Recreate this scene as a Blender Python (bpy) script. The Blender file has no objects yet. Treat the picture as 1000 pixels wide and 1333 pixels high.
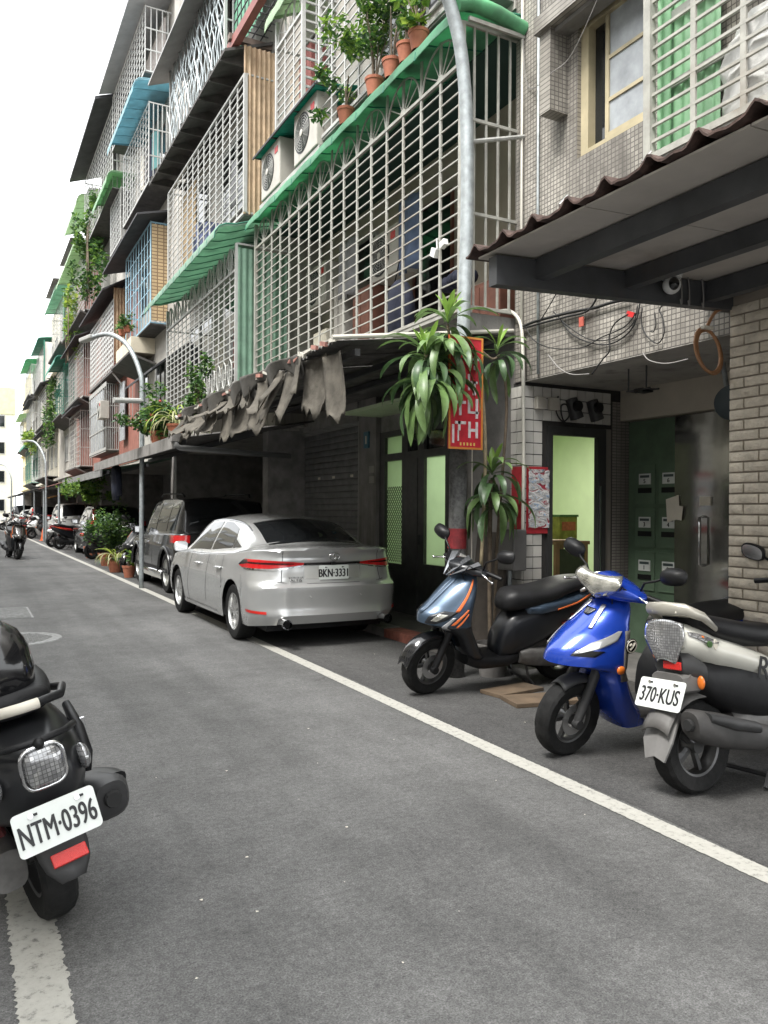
import bpy, bmesh, math, random
from mathutils import Vector, Matrix, Euler
R = math.radians
rnd = random.Random(7)
S = bpy.context.scene
COL = S.collection
# ---------------------------------------------------------------- camera, sky, sun, exposure
YAW, PITCH, ROLL, CAMZ = R(27.7), math.atan(-2.0 / 1030), R(0.3), 1.5
fw0 = Vector((math.sin(YAW), math.cos(YAW), 0)); r0 = Vector((math.cos(YAW), -math.sin(YAW), 0)); u0 = Vector((0, 0, 1))
fw = fw0 * math.cos(PITCH) + u0 * math.sin(PITCH); up = u0 * math.cos(PITCH) - fw0 * math.sin(PITCH)
rt = r0 * math.cos(ROLL) + up * math.sin(ROLL); uu = up * math.cos(ROLL) - r0 * math.sin(ROLL)
cd = bpy.data.cameras.new('camera'); cam = bpy.data.objects.new('camera', cd); COL.objects.link(cam)
cam.matrix_world = Matrix(((rt.x, uu.x, -fw.x, 0), (rt.y, uu.y, -fw.y, 0), (rt.z, uu.z, -fw.z, CAMZ), (0, 0, 0, 1)))
cd.sensor_fit = 'HORIZONTAL'; cd.sensor_width = 36; cd.lens = 37.08; cd.clip_start = 0.05; cd.clip_end = 1000
S.camera = cam
SUN_EL, SUN_AZ = R(58), R(250)          # high soft sun behind cloud, over the camera's left shoulder
w = bpy.data.worlds.new('World'); S.world = w; w.use_nodes = True
wn, wl = w.node_tree.nodes, w.node_tree.links
bg = wn['Background']
sky = wn.new('ShaderNodeTexSky'); sky.sky_type = 'NISHITA'; sky.sun_disc = False
sky.sun_elevation = SUN_EL; sky.sun_rotation = SUN_AZ; sky.dust_density = 6; sky.air_density = 1.2; sky.ozone_density = 1
hs = wn.new('ShaderNodeHueSaturation'); hs.inputs['Saturation'].default_value = 0.12
mx = wn.new('ShaderNodeMix'); mx.data_type = 'RGBA'; mx.inputs[0].default_value = 0.8
wl.new(sky.outputs[0], hs.inputs['Color']); wl.new(hs.outputs[0], mx.inputs[6]); mx.inputs[7].default_value = (7.4, 7.6, 7.7, 1)   # cloud layer
wl.new(mx.outputs[2], bg.inputs[0]); bg.inputs[1].default_value = 0.1
sd = bpy.data.lights.new('sun', 'SUN'); sd.energy = 1.3; sd.angle = R(20); sd.color = (1, .97, .92)
sun = bpy.data.objects.new('sun', sd); COL.objects.link(sun)
sv = Vector((math.sin(SUN_AZ) * math.cos(SUN_EL), math.cos(SUN_AZ) * math.cos(SUN_EL), math.sin(SUN_EL)))
sun.rotation_euler = (-sv).to_track_quat('-Z', 'Y').to_euler(); sun.location = (0, 0, 30)
V = S.view_settings; V.view_transform = 'Standard'; V.look = 'None'; V.exposure = 2.2; V.gamma = 1; V.use_curve_mapping = False

# ---------------------------------------------------------------- materials
MATS = {}
def mat(name, col, rough=.6, metal=0, var=.12, vs=3., bump=0, bs=60., dirt=0, dirtcol=(.05, .045, .04), streak=False,
        transl=0, spec=.5, coat=0, piece=0, emit=0, trans=0, ior=1.45):
    """principled material; world-space noise gives grain and wear, object random varies pieces"""
    if name in MATS: return MATS[name]
    m = bpy.data.materials.new(name); m.use_nodes = True; MATS[name] = m
    n, l = m.node_tree.nodes, m.node_tree.links
    b = n['Principled BSDF']
    b.inputs['Roughness'].default_value = rough; b.inputs['Metallic'].default_value = metal
    b.inputs['Specular IOR Level'].default_value = spec; b.inputs['Coat Weight'].default_value = coat; b.inputs['Coat Roughness'].default_value = .04
    if trans: b.inputs['Transmission Weight'].default_value = trans; b.inputs['IOR'].default_value = ior
    c = (*col, 1)
    geo = n.new('ShaderNodeNewGeometry')
    def noise(scale, det=4, vec=None, rgh=.6):
        t = n.new('ShaderNodeTexNoise'); t.inputs['Scale'].default_value = scale; t.inputs['Detail'].default_value = det; t.inputs['Roughness'].default_value = rgh
        l.new(vec or geo.outputs['Position'], t.inputs['Vector']); return t
    def mixc(fac, a, bb):
        x = n.new('ShaderNodeMix'); x.data_type = 'RGBA'
        if isinstance(fac, float): x.inputs[0].default_value = fac
        else: l.new(fac, x.inputs[0])
        for s, v in ((6, a), (7, bb)):
            if hasattr(v, 'is_linked') or hasattr(v, 'links'): l.new(v, x.inputs[s])
            else: x.inputs[s].default_value = v
        return x.outputs[2]
    def ramp(src, p0, p1, c0=(0, 0, 0, 1), c1=(1, 1, 1, 1)):
        r_ = n.new('ShaderNodeValToRGB'); l.new(src, r_.inputs[0]); e = r_.color_ramp.elements
        e[0].position = p0; e[1].position = p1; e[0].color = c0; e[1].color = c1; return r_.outputs[0]
    lo = tuple(max(0, x * (1 - var)) for x in col) + (1,); hi = tuple(min(1, x * (1 + var)) for x in col) + (1,)
    cur = mixc(ramp(noise(vs).outputs[0], .3, .7), lo, hi) if var else c
    if piece:
        oi = n.new('ShaderNodeObjectInfo'); h = n.new('ShaderNodeHueSaturation')
        mr = n.new('ShaderNodeMapRange'); l.new(oi.outputs['Random'], mr.inputs[0]); mr.inputs[3].default_value = 1 - piece; mr.inputs[4].default_value = 1 + piece
        l.new(mr.outputs[0], h.inputs['Value'])
        if hasattr(cur, 'links'): l.new(cur, h.inputs['Color'])
        else: h.inputs['Color'].default_value = cur
        cur = h.outputs[0]
    if dirt:
        if streak:
            mp = n.new('ShaderNodeMapping'); mp.inputs['Scale'].default_value = (5, 5, .5); l.new(geo.outputs['Position'], mp.inputs[0]); t = noise(1.0, 5, mp.outputs[0])
        else: t = noise(1.3, 6)
        cur = mixc(ramp(t.outputs[0], .68 - .3 * dirt, .8, (0, 0, 0, 1), (min(1, .35 + dirt),) * 3 + (1,)), cur, (*dirtcol, 1))
    if hasattr(cur, 'links'): l.new(cur, b.inputs['Base Color'])
    else: b.inputs['Base Color'].default_value = cur
    if bump:
        bp = n.new('ShaderNodeBump'); bp.inputs['Strength'].default_value = bump; bp.inputs['Distance'].default_value = .01
        l.new(noise(bs, 3).outputs[0], bp.inputs['Height']); l.new(bp.outputs[0], b.inputs['Normal'])
    if emit: b.inputs['Emission Color'].default_value = c; b.inputs['Emission Strength'].default_value = emit
    if transl:
        tr = n.new('ShaderNodeBsdfTranslucent'); ms = n.new('ShaderNodeMixShader'); ms.inputs[0].default_value = transl
        if hasattr(cur, 'links'): l.new(cur, tr.inputs[0])
        else: tr.inputs[0].default_value = cur
        out = n['Material Output']; l.new(b.outputs[0], ms.inputs[1]); l.new(tr.outputs[0], ms.inputs[2]); l.new(ms.outputs[0], out.inputs[0])
    return m
def tilemat(name, col, grout, w_, h_, axis, joint=.08, dirt=.35, offset=0., var=.1):
    """small mosaic tiles too fine to pick apart, laid out in world metres"""
    if name in MATS: return MATS[name]
    m = bpy.data.materials.new(name); m.use_nodes = True; MATS[name] = m
    n, l = m.node_tree.nodes, m.node_tree.links; b = n['Principled BSDF']; b.inputs['Roughness'].default_value = .45
    geo = n.new('ShaderNodeNewGeometry'); sp = n.new('ShaderNodeSeparateXYZ'); cb = n.new('ShaderNodeCombineXYZ')
    l.new(geo.outputs['Position'], sp.inputs[0]); l.new(sp.outputs[axis], cb.inputs[0]); l.new(sp.outputs['Z'], cb.inputs[1])
    br = n.new('ShaderNodeTexBrick'); l.new(cb.outputs[0], br.inputs['Vector']); br.offset = offset; br.squash = 1
    br.inputs['Scale'].default_value = 1; br.inputs['Brick Width'].default_value = w_; br.inputs['Row Height'].default_value = h_
    br.inputs['Mortar Size'].default_value = h_ * joint; br.inputs['Mortar Smooth'].default_value = .2; br.inputs['Bias'].default_value = 0
    br.inputs['Color1'].default_value = (*[x * (1 - var) for x in col], 1); br.inputs['Color2'].default_value = (*[x * (1 + var) for x in col], 1); br.inputs['Mortar'].default_value = (*grout, 1)
    mp = n.new('ShaderNodeMapping'); mp.inputs['Scale'].default_value = (4, 4, .6); l.new(geo.outputs['Position'], mp.inputs[0])
    t = n.new('ShaderNodeTexNoise'); t.inputs['Scale'].default_value = 1; t.inputs['Detail'].default_value = 6; l.new(mp.outputs[0], t.inputs['Vector'])
    rp = n.new('ShaderNodeValToRGB'); l.new(t.outputs[0], rp.inputs[0]); rp.color_ramp.elements[0].position = .42; rp.color_ramp.elements[1].position = .75; rp.color_ramp.elements[1].color = (dirt * 2, dirt * 2, dirt * 2, 1)
    x = n.new('ShaderNodeMix'); x.data_type = 'RGBA'; l.new(rp.outputs[0], x.inputs[0]); l.new(br.outputs[0], x.inputs[6]); x.inputs[7].default_value = (.09, .08, .07, 1)
    l.new(x.outputs[2], b.inputs['Base Color'])
    bp = n.new('ShaderNodeBump'); bp.inputs['Strength'].default_value = .6; bp.inputs['Distance'].default_value = .004; bp.invert = True
    l.new(br.outputs['Fac'], bp.inputs['Height']); l.new(bp.outputs[0], b.inputs['Normal'])
    return m

# ---------------------------------------------------------------- mesh helpers
class MB:
    def __init__(s): s.v = []; s.f = []; s.mi = []; s.cm = 0
    def add(s, vs, fs, T=None):
        o = len(s.v)
        s.v += [tuple(T @ Vector(p)) if T else tuple(p) for p in vs]
        s.f += [tuple(i + o for i in f) for f in fs]; s.mi += [s.cm] * len(fs); return s
    def box(s, c, d, T=None, rz=0, rx=0, ry=0):
        x, y, z = d[0] / 2, d[1] / 2, d[2] / 2
        M = Matrix.Translation(c) @ Euler((rx, ry, rz)).to_matrix().to_4x4()
        if T: M = T @ M
        return s.add([(-x, -y, -z), (x, -y, -z), (x, y, -z), (-x, y, -z), (-x, -y, z), (x, -y, z), (x, y, z), (-x, y, z)],
                     [(0, 3, 2, 1), (4, 5, 6, 7), (0, 1, 5, 4), (1, 2, 6, 5), (2, 3, 7, 6), (3, 0, 4, 7)], M)
    def bb(s, a, b, T=None): return s.box([(p + q) / 2 for p, q in zip(a, b)], [abs(q - p) for p, q in zip(a, b)], T)
    def tube(s, path, r, n=8, T=None, cap=True, closed=False, sy=1.):
        P = [Vector(p) for p in path]; rs = r if isinstance(r, (list, tuple)) else [r] * len(P)
        m = len(P); vs = []; fs = []; prev = None
        for i, p in enumerate(P):
            if closed: t = P[(i + 1) % m] - P[i - 1]
            else: t = P[min(i + 1, m - 1)] - P[max(i - 1, 0)]
            t = t.normalized() if t.length > 1e-9 else Vector((0, 0, 1))
            if prev is None: a = t.orthogonal().normalized() if abs(t.z) > .99 else Vector((0, 0, 1)).cross(t).normalized()
            else:
                a = prev - t * prev.dot(t); a = a.normalized() if a.length > 1e-6 else t.orthogonal().normalized()
            prev = a; b = t.cross(a)
            vs += [p + (a * math.cos(k * 2 * math.pi / n) + b * sy * math.sin(k * 2 * math.pi / n)) * rs[i] for k in range(n)]
        for i in range(m if closed else m - 1):
            j = (i + 1) % m
            fs += [(i * n + k, i * n + (k + 1) % n, j * n + (k + 1) % n, j * n + k) for k in range(n)]
        if cap and not closed: fs += [tuple(range(n - 1, -1, -1)), tuple((m - 1) * n + k for k in range(n))]
        return s.add(vs, fs, T)
    def cyl(s, a, b, r, r2=None, n=12, T=None): return s.tube([a, b], [r, r if r2 is None else r2], n, T)
    def lathe(s, prof, n=24, T=None, axis='z', close=False):
        vs = []; fs = []; m = len(prof)
        for k in range(n):
            c, q = math.cos(2 * math.pi * k / n), math.sin(2 * math.pi * k / n)
            for (r, h) in prof: vs.append((r * c, r * q, h) if axis == 'z' else (r * c, h, r * q))
        for k in range(n):
            k2 = (k + 1) % n
            for i in range(m if close else m - 1):
                j = (i + 1) % m
                f = (k * m + i, k2 * m + i, k2 * m + j, k * m + j)
                fs.append(f if axis == 'z' else f[::-1])
        return s.add(vs, fs, T)
    def grid(s, rows, T=None, closed=False):
        n = len(rows[0]); vs = [p for r_ in rows for p in r_]; fs = []
        for i in range(len(rows) - 1):
            for k in range(n if closed else n - 1):
                k2 = (k + 1) % n; fs.append((i * n + k, i * n + k2, (i + 1) * n + k2, (i + 1) * n + k))
        return s.add(vs, fs, T)
    def slab(s, poly, t, T=None):
        """prism: flat polygon (3D points) thickened by vector t"""
        n = len(poly); t = Vector(t); P = [Vector(p) for p in poly]
        fs = [tuple(range(n - 1, -1, -1)), tuple(range(n, 2 * n))] + [(i, (i + 1) % n, n + (i + 1) % n, n + i) for i in range(n)]
        return s.add(P + [p + t for p in P], fs, T)
    def ball(s, c, r, n=12, m=8, T=None):
        rr = r if isinstance(r, (tuple, list)) else (r, r, r)
        rows = [[(c[0] + rr[0] * math.sin(math.pi * i / m) * math.cos(2 * math.pi * k / n), c[1] + rr[1] * math.sin(math.pi * i / m) * math.sin(2 * math.pi * k / n), c[2] - rr[2] * math.cos(math.pi * i / m)) for k in range(n)] for i in range(m + 1)]
        return s.grid(rows, T, closed=True)
    def loft(s, secs, n=20, T=None, path='x'):
        """closed body through super-ellipse sections (x, z, half width, half height, exponent, pitch[, yoff])"""
        rows = []
        for q in secs:
            x, z, hw, hh = q[:4]; e = q[4] if len(q) > 4 else 2.5; a = q[5] if len(q) > 5 else 0; yo = q[6] if len(q) > 6 else 0
            row = []
            for k in range(n):
                th = 2 * math.pi * k / n; c, d = math.cos(th), math.sin(th)
                yy = hw * math.copysign(abs(c) ** (2 / e), c); zz = hh * math.copysign(abs(d) ** (2 / e), d)
                row.append((x - zz * math.sin(a), yo + yy, z + zz * math.cos(a)))
            rows.append(row)
        s.grid(rows, T, closed=True); o = len(s.v) - len(rows) * n
        s.f += [tuple(o + k for k in range(n))[::-1], tuple(o + (len(rows) - 1) * n + k for k in range(n))]; s.mi += [s.cm] * 2
        return s
    def vloft(s, secs, n=20, T=None):
        """closed body through horizontal super-ellipse sections (z, half x, half y, exponent, cx, cy)"""
        rows = []
        for q in secs:
            z, hx, hy = q[:3]; e = q[3] if len(q) > 3 else 2.; cx = q[4] if len(q) > 4 else 0; cy = q[5] if len(q) > 5 else 0
            rows.append([(cx + hx * math.copysign(abs(math.cos(k * 2 * math.pi / n)) ** (2 / e), math.cos(k * 2 * math.pi / n)), cy + hy * math.copysign(abs(math.sin(k * 2 * math.pi / n)) ** (2 / e), math.sin(k * 2 * math.pi / n)), z) for k in range(n)])
        s.grid(rows, T, closed=True); o = len(s.v) - len(rows) * n
        s.f += [tuple(o + k for k in range(n))[::-1], tuple(o + (len(rows) - 1) * n + k for k in range(n))]; s.mi += [s.cm] * 2
        return s
    def mesh(s, name, mats, smooth=False, fix=True):
        me = bpy.data.meshes.new(name); me.from_pydata(s.v, [], s.f)
        for m_ in (mats if isinstance(mats, (list, tuple)) else [mats]): me.materials.append(m_)
        if any(s.mi): me.polygons.foreach_set('material_index', s.mi)
        if fix:
            b = bmesh.new(); b.from_mesh(me); bmesh.ops.remove_doubles(b, verts=b.verts, dist=1e-5); bmesh.ops.recalc_face_normals(b, faces=b.faces); b.to_mesh(me); b.free()
        if smooth is True: me.polygons.foreach_set('use_smooth', [True] * len(me.polygons))
        elif smooth: me.polygons.foreach_set('use_smooth', [True] * len(me.polygons)); me.set_sharp_from_angle(angle=R(smooth))
        return me
    def build(s, name, mats, parent=None, smooth=False, world=True, kind=None, bevel=0, sub=0, label=None, fix=True):
        if world and parent is not None:
            q = Vector(); p = parent
            while p: q += p.location; p = p.parent
            s.v = [(a - q.x, b - q.y, c - q.z) for a, b, c in s.v]
        o = bpy.data.objects.new(name, s.mesh(name, mats, smooth, fix)); COL.objects.link(o); o.parent = parent
        if bevel:
            m_ = o.modifiers.new('bevel', 'BEVEL'); m_.width = bevel; m_.segments = 2; m_.limit_method = 'ANGLE'; m_.angle_limit = R(40)
        if sub: m_ = o.modifiers.new('sub', 'SUBSURF'); m_.levels = m_.render_levels = sub
        if kind: o['kind'] = kind
        if label: o['label'] = label
        return o
def tag(o, label, cat=None, group=None, kind=None):
    if kind: o['kind'] = kind
    if label: o['label'] = label
    if cat: o['category'] = cat
    if group: o['group'] = group
    return o
def thing(name, loc, label, cat, group=None, rz=0, rx=0, ry=0):
    o = bpy.data.objects.new(name, None); COL.objects.link(o); o.location = loc; o.rotation_euler = (rx, ry, rz); o.empty_display_size = .2
    return tag(o, label, cat, group)
def piece(name, me, parent, loc, scale=(1, 1, 1), rot=(0, 0, 0), world=True):
    o = bpy.data.objects.new(name, me); COL.objects.link(o); o.parent = parent
    loc = Vector(loc)
    if world and parent is not None:
        p = parent
        while p: loc = loc - p.location; p = p.parent
    o.location = loc; o.scale = scale; o.rotation_euler = rot; return o
KIDS = {}
def copy_tree(o, parent=None, swap=None):
    c = o.copy(); COL.objects.link(c); c.parent = parent
    if parent is not None and o.parent is not None: c.matrix_parent_inverse = o.matrix_parent_inverse.copy()
    if swap and o.type == 'MESH':
        for i, sl in enumerate(o.material_slots):
            if sl.material and sl.material.name in swap: c.material_slots[i].link = 'OBJECT'; c.material_slots[i].material = swap[sl.material.name]
    for ch in list(KIDS.get(o, ())): copy_tree(ch, c, swap)
    return c
def index_kids():
    KIDS.clear()
    for o in COL.objects:
        if o.parent: KIDS.setdefault(o.parent, []).append(o)
def text_mesh(txt, size, depth=.002, bold=0.):
    cu = bpy.data.curves.new('txt', 'FONT'); cu.body = txt; cu.size = size; cu.extrude = depth; cu.align_x = 'CENTER'; cu.align_y = 'CENTER'
    o = bpy.data.objects.new('txt', cu); COL.objects.link(o)
    dg = bpy.context.evaluated_depsgraph_get(); me = bpy.data.meshes.new_from_object(o.evaluated_get(dg))
    bpy.data.objects.remove(o); bpy.data.curves.remove(cu)
    if bold:      # heavier strokes: the glyphs repeated a hair to either side
        b = bmesh.new(); b.from_mesh(me); g0 = list(b.verts) + list(b.edges) + list(b.faces)
        d = bmesh.ops.duplicate(b, geom=g0)['geom']; bmesh.ops.translate(b, verts=list(b.verts)[:len(me.vertices)], vec=(-bold, 0, 0)); bmesh.ops.translate(b, verts=[q for q in d if isinstance(q, bmesh.types.BMVert)], vec=(bold, bold * .3, depth * .07)); b.to_mesh(me); b.free()
    return me
def lerp(a, b, t): return a + (b - a) * t
def interp(tab, x):
    if x <= tab[0][0]: return tab[0][1]
    for (a, b), (c, d) in zip(tab, tab[1:]):
        if x <= c:
            t = (x - a) / (c - a); return b + (d - b) * t
    return tab[-1][1]
def sinterp(tab, x):
    """smooth (Catmull-Rom) table lookup"""
    if x <= tab[0][0]: return tab[0][1]
    if x >= tab[-1][0]: return tab[-1][1]
    for i in range(len(tab) - 1):
        if x <= tab[i + 1][0]: break
    (x0, y0), (x1, y1) = tab[i], tab[i + 1]
    def slope(k):
        if k <= 0: return (tab[1][1] - tab[0][1]) / (tab[1][0] - tab[0][0])
        if k >= len(tab) - 1: return (tab[-1][1] - tab[-2][1]) / (tab[-1][0] - tab[-2][0])
        a = (tab[k][1] - tab[k - 1][1]) / (tab[k][0] - tab[k - 1][0]); b = (tab[k + 1][1] - tab[k][1]) / (tab[k + 1][0] - tab[k][0])
        return 0 if a * b <= 0 else 2 * a * b / (a + b)
    h = x1 - x0; t = (x - x0) / h; m0, m1 = slope(i) * h, slope(i + 1) * h
    return (2 * t ** 3 - 3 * t * t + 1) * y0 + (t ** 3 - 2 * t * t + t) * m0 + (-2 * t ** 3 + 3 * t * t) * y1 + (t ** 3 - t * t) * m1
# ---------------------------------------------------------------- palette
WHITE = mat('white_cage_paint', (.34, .335, .30), .5, var=.2, vs=9, dirt=.42, dirtcol=(.15, .09, .05), bump=.1)
WHITE2 = mat('white_bar_paint', (.39, .39, .375), .5, var=.1, vs=8, dirt=.15, dirtcol=(.2, .17, .13))
GREYBAR = mat('grey_bar_paint', (.34, .34, .32), .5, var=.2, vs=9, dirt=.3, dirtcol=(.12, .09, .06))
DARKIRON = mat('dark_iron', (.03, .03, .032), .6, var=.3, vs=10, bump=.2)
STEEL = mat('galvanised_steel', (.34, .37, .38), .5, .35, var=.25, vs=14, dirt=.35, dirtcol=(.12, .12, .11), bump=.15)
CONC = mat('dirty_concrete', (.22, .21, .20), .85, var=.25, vs=3, bump=.4, bs=40, dirt=.5, streak=True)
CONCD = mat('dark_concrete', (.22, .21, .20), .9, var=.3, vs=4, bump=.4, bs=40, dirt=.4)
PLASTER = mat('grey_plaster', (.36, .34, .31), .85, var=.18, vs=2, bump=.2, dirt=.45, streak=True)
CREAM = mat('cream_plaster', (.62, .58, .48), .85, var=.12, vs=2, bump=.2, dirt=.3, streak=True)
PALE = mat('pale_plaster', (.72, .70, .66), .8, var=.1, vs=2, dirt=.3, streak=True, dirtcol=(.25, .22, .19))
BEIGEW = mat('beige_balcony_wall', (.36, .32, .26), .85, var=.1, vs=2, dirt=.3, streak=True)
REDWALL = mat('red_brown_tile_wall', (.26, .10, .075), .6, var=.2, vs=5, dirt=.35, streak=True)
MOSY = tilemat('mosaic_street_face', (.37, .345, .305), (.13, .12, .11), .042, .040, 'Y', .12, .46, var=.2)
MOSX = tilemat('mosaic_side_face', (.37, .345, .305), (.13, .12, .11), .042, .040, 'X', .12, .46, var=.2)
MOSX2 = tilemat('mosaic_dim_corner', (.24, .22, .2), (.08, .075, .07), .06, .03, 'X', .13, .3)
GLASSD = mat('dark_window_glass', (.012, .014, .016), .06, var=.2, spec=.6)
FROST = mat('frosted_grey_glass', (.30, .32, .34), .25, var=.25, vs=5, dirt=.3, dirtcol=(.15, .15, .15))
TILEW = mat('square_white_tile', (.56, .54, .50), .25, var=.08, vs=6, piece=.12, dirt=.2, dirtcol=(.2, .17, .14))
GROUT = mat('black_grout', (.03, .028, .026), .9)
BRICK = mat('beige_split_face_brick', (.58, .52, .43), .8, var=.2, vs=9, bump=.9, bs=42, piece=.07)
MORTAR = mat('brick_mortar', (.27, .235, .195), .9, bump=.3)
AWNDARK = mat('dark_steel_beam', (.06, .062, .066), .5, var=.25, vs=4, dirt=.2, dirtcol=(.09, .06, .04))
AWNBOARD = mat('awning_ceiling_board', (.50, .46, .41), .8, var=.12, vs=2.5, dirt=.35, dirtcol=(.2, .15, .11))
RUST = mat('rusty_sheet_edge', (.06, .035, .028), .8, var=.5, vs=20, bump=.4)
GREENSHEET = mat('green_plastic_sheet', (.15, .40, .24), .5, var=.25, vs=3, transl=.5, dirt=.4, dirtcol=(.02, .06, .03))
GREENPALE = mat('faded_green_sheet', (.29, .46, .35), .5, var=.2, vs=4, transl=.5, dirt=.25, dirtcol=(.07, .12, .08))
GREENDEEP = mat('deep_green_sheet', (.02, .19, .13), .5, var=.2, vs=4, transl=.3)
GREENLIME = mat('light_green_sheet', (.42, .54, .37), .5, var=.12, vs=4, transl=.45, dirt=.15, dirtcol=(.2, .25, .15))
BLUESHEET = mat('blue_plastic_sheet', (.28, .48, .54), .45, var=.15, vs=4, transl=.45)
TEAL = mat('teal_sheet', (.06, .28, .21), .5, var=.12, vs=4, transl=.3)
RUSTSHEET = mat('rusty_corrugated_sheet', (.40, .29, .185), .7, var=.25, vs=5, bump=.2, dirt=.35, dirtcol=(.20, .10, .05), streak=True)
GREENCORR = mat('mint_corrugated_sheet', (.26, .48, .28), .5, var=.15, vs=4, dirt=.2, dirtcol=(.1, .15, .1))
BLUEBAR = mat('blue_bar_paint', (.26, .44, .54), .5, var=.15)
ACWHITE = mat('ac_case', (.40, .38, .34), .5, var=.1, vs=6, dirt=.3, streak=True, dirtcol=(.2, .16, .12))
BLACKPL = mat('black_plastic', (.010, .010, .011), .45, var=.3, vs=20, bump=.05, spec=.3)
RUBBER = mat('tyre_rubber', (.012, .012, .012), .75, var=.4, vs=25, bump=.2, bs=200, spec=.25)
CHROME = mat('chrome', (.75, .75, .76), .12, 1, var=.1)
TERRA = mat('terracotta', (.37, .13, .075), .8, var=.2, vs=12, bump=.2, dirt=.2, dirtcol=(.2, .15, .12))
SOIL = mat('soil', (.03, .022, .016), .95, bump=.6)
LEAFS = [mat('leaf_mid', (.055, .13, .03), .45, var=.35, vs=14, transl=.3), mat('leaf_light', (.14, .25, .045), .45, var=.3, vs=14, transl=.35), mat('leaf_dark', (.025, .065, .02), .4, var=.35, vs=14, transl=.2)]
BARK = mat('bark', (.13, .10, .07), .9, var=.3, vs=18, bump=.6)
REDP = mat('red_paint', (.50, .02, .022), .45, var=.15, vs=10)
WIRE = mat('black_cable', (.012, .012, .012), .6)
WIREW = mat('white_pipe_plastic', (.52, .50, .44), .5, var=.15, dirt=.3, dirtcol=(.2, .16, .12))
UNIT = {}
def ubox(m):
    if ('b', m) not in UNIT: UNIT[('b', m)] = MB().box((0, 0, 0), (1, 1, 1)).mesh('bar', m)
    return UNIT[('b', m)]
def ucyl(m, n=8):
    if ('c', m, n) not in UNIT: UNIT[('c', m, n)] = MB().cyl((0, 0, -.5), (0, 0, .5), .5, n=n).mesh('rod', m, 40)
    return UNIT[('c', m, n)]
def bar(name, m, parent, a, b):
    """axis-aligned bar piece between two corners"""
    o = piece(name, ubox(m), parent, [(p + q) / 2 for p, q in zip(a, b)], [max(1e-4, abs(q - p)) for p, q in zip(a, b)])
    if name == 'crossbar': o.rotation_euler.x = rnd.gauss(0, .0016); o.rotation_euler.z = rnd.gauss(0, .001)      # hand-welded, not quite true
    elif name == 'upright': o.rotation_euler.x = rnd.gauss(0, .003)
    return o

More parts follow.
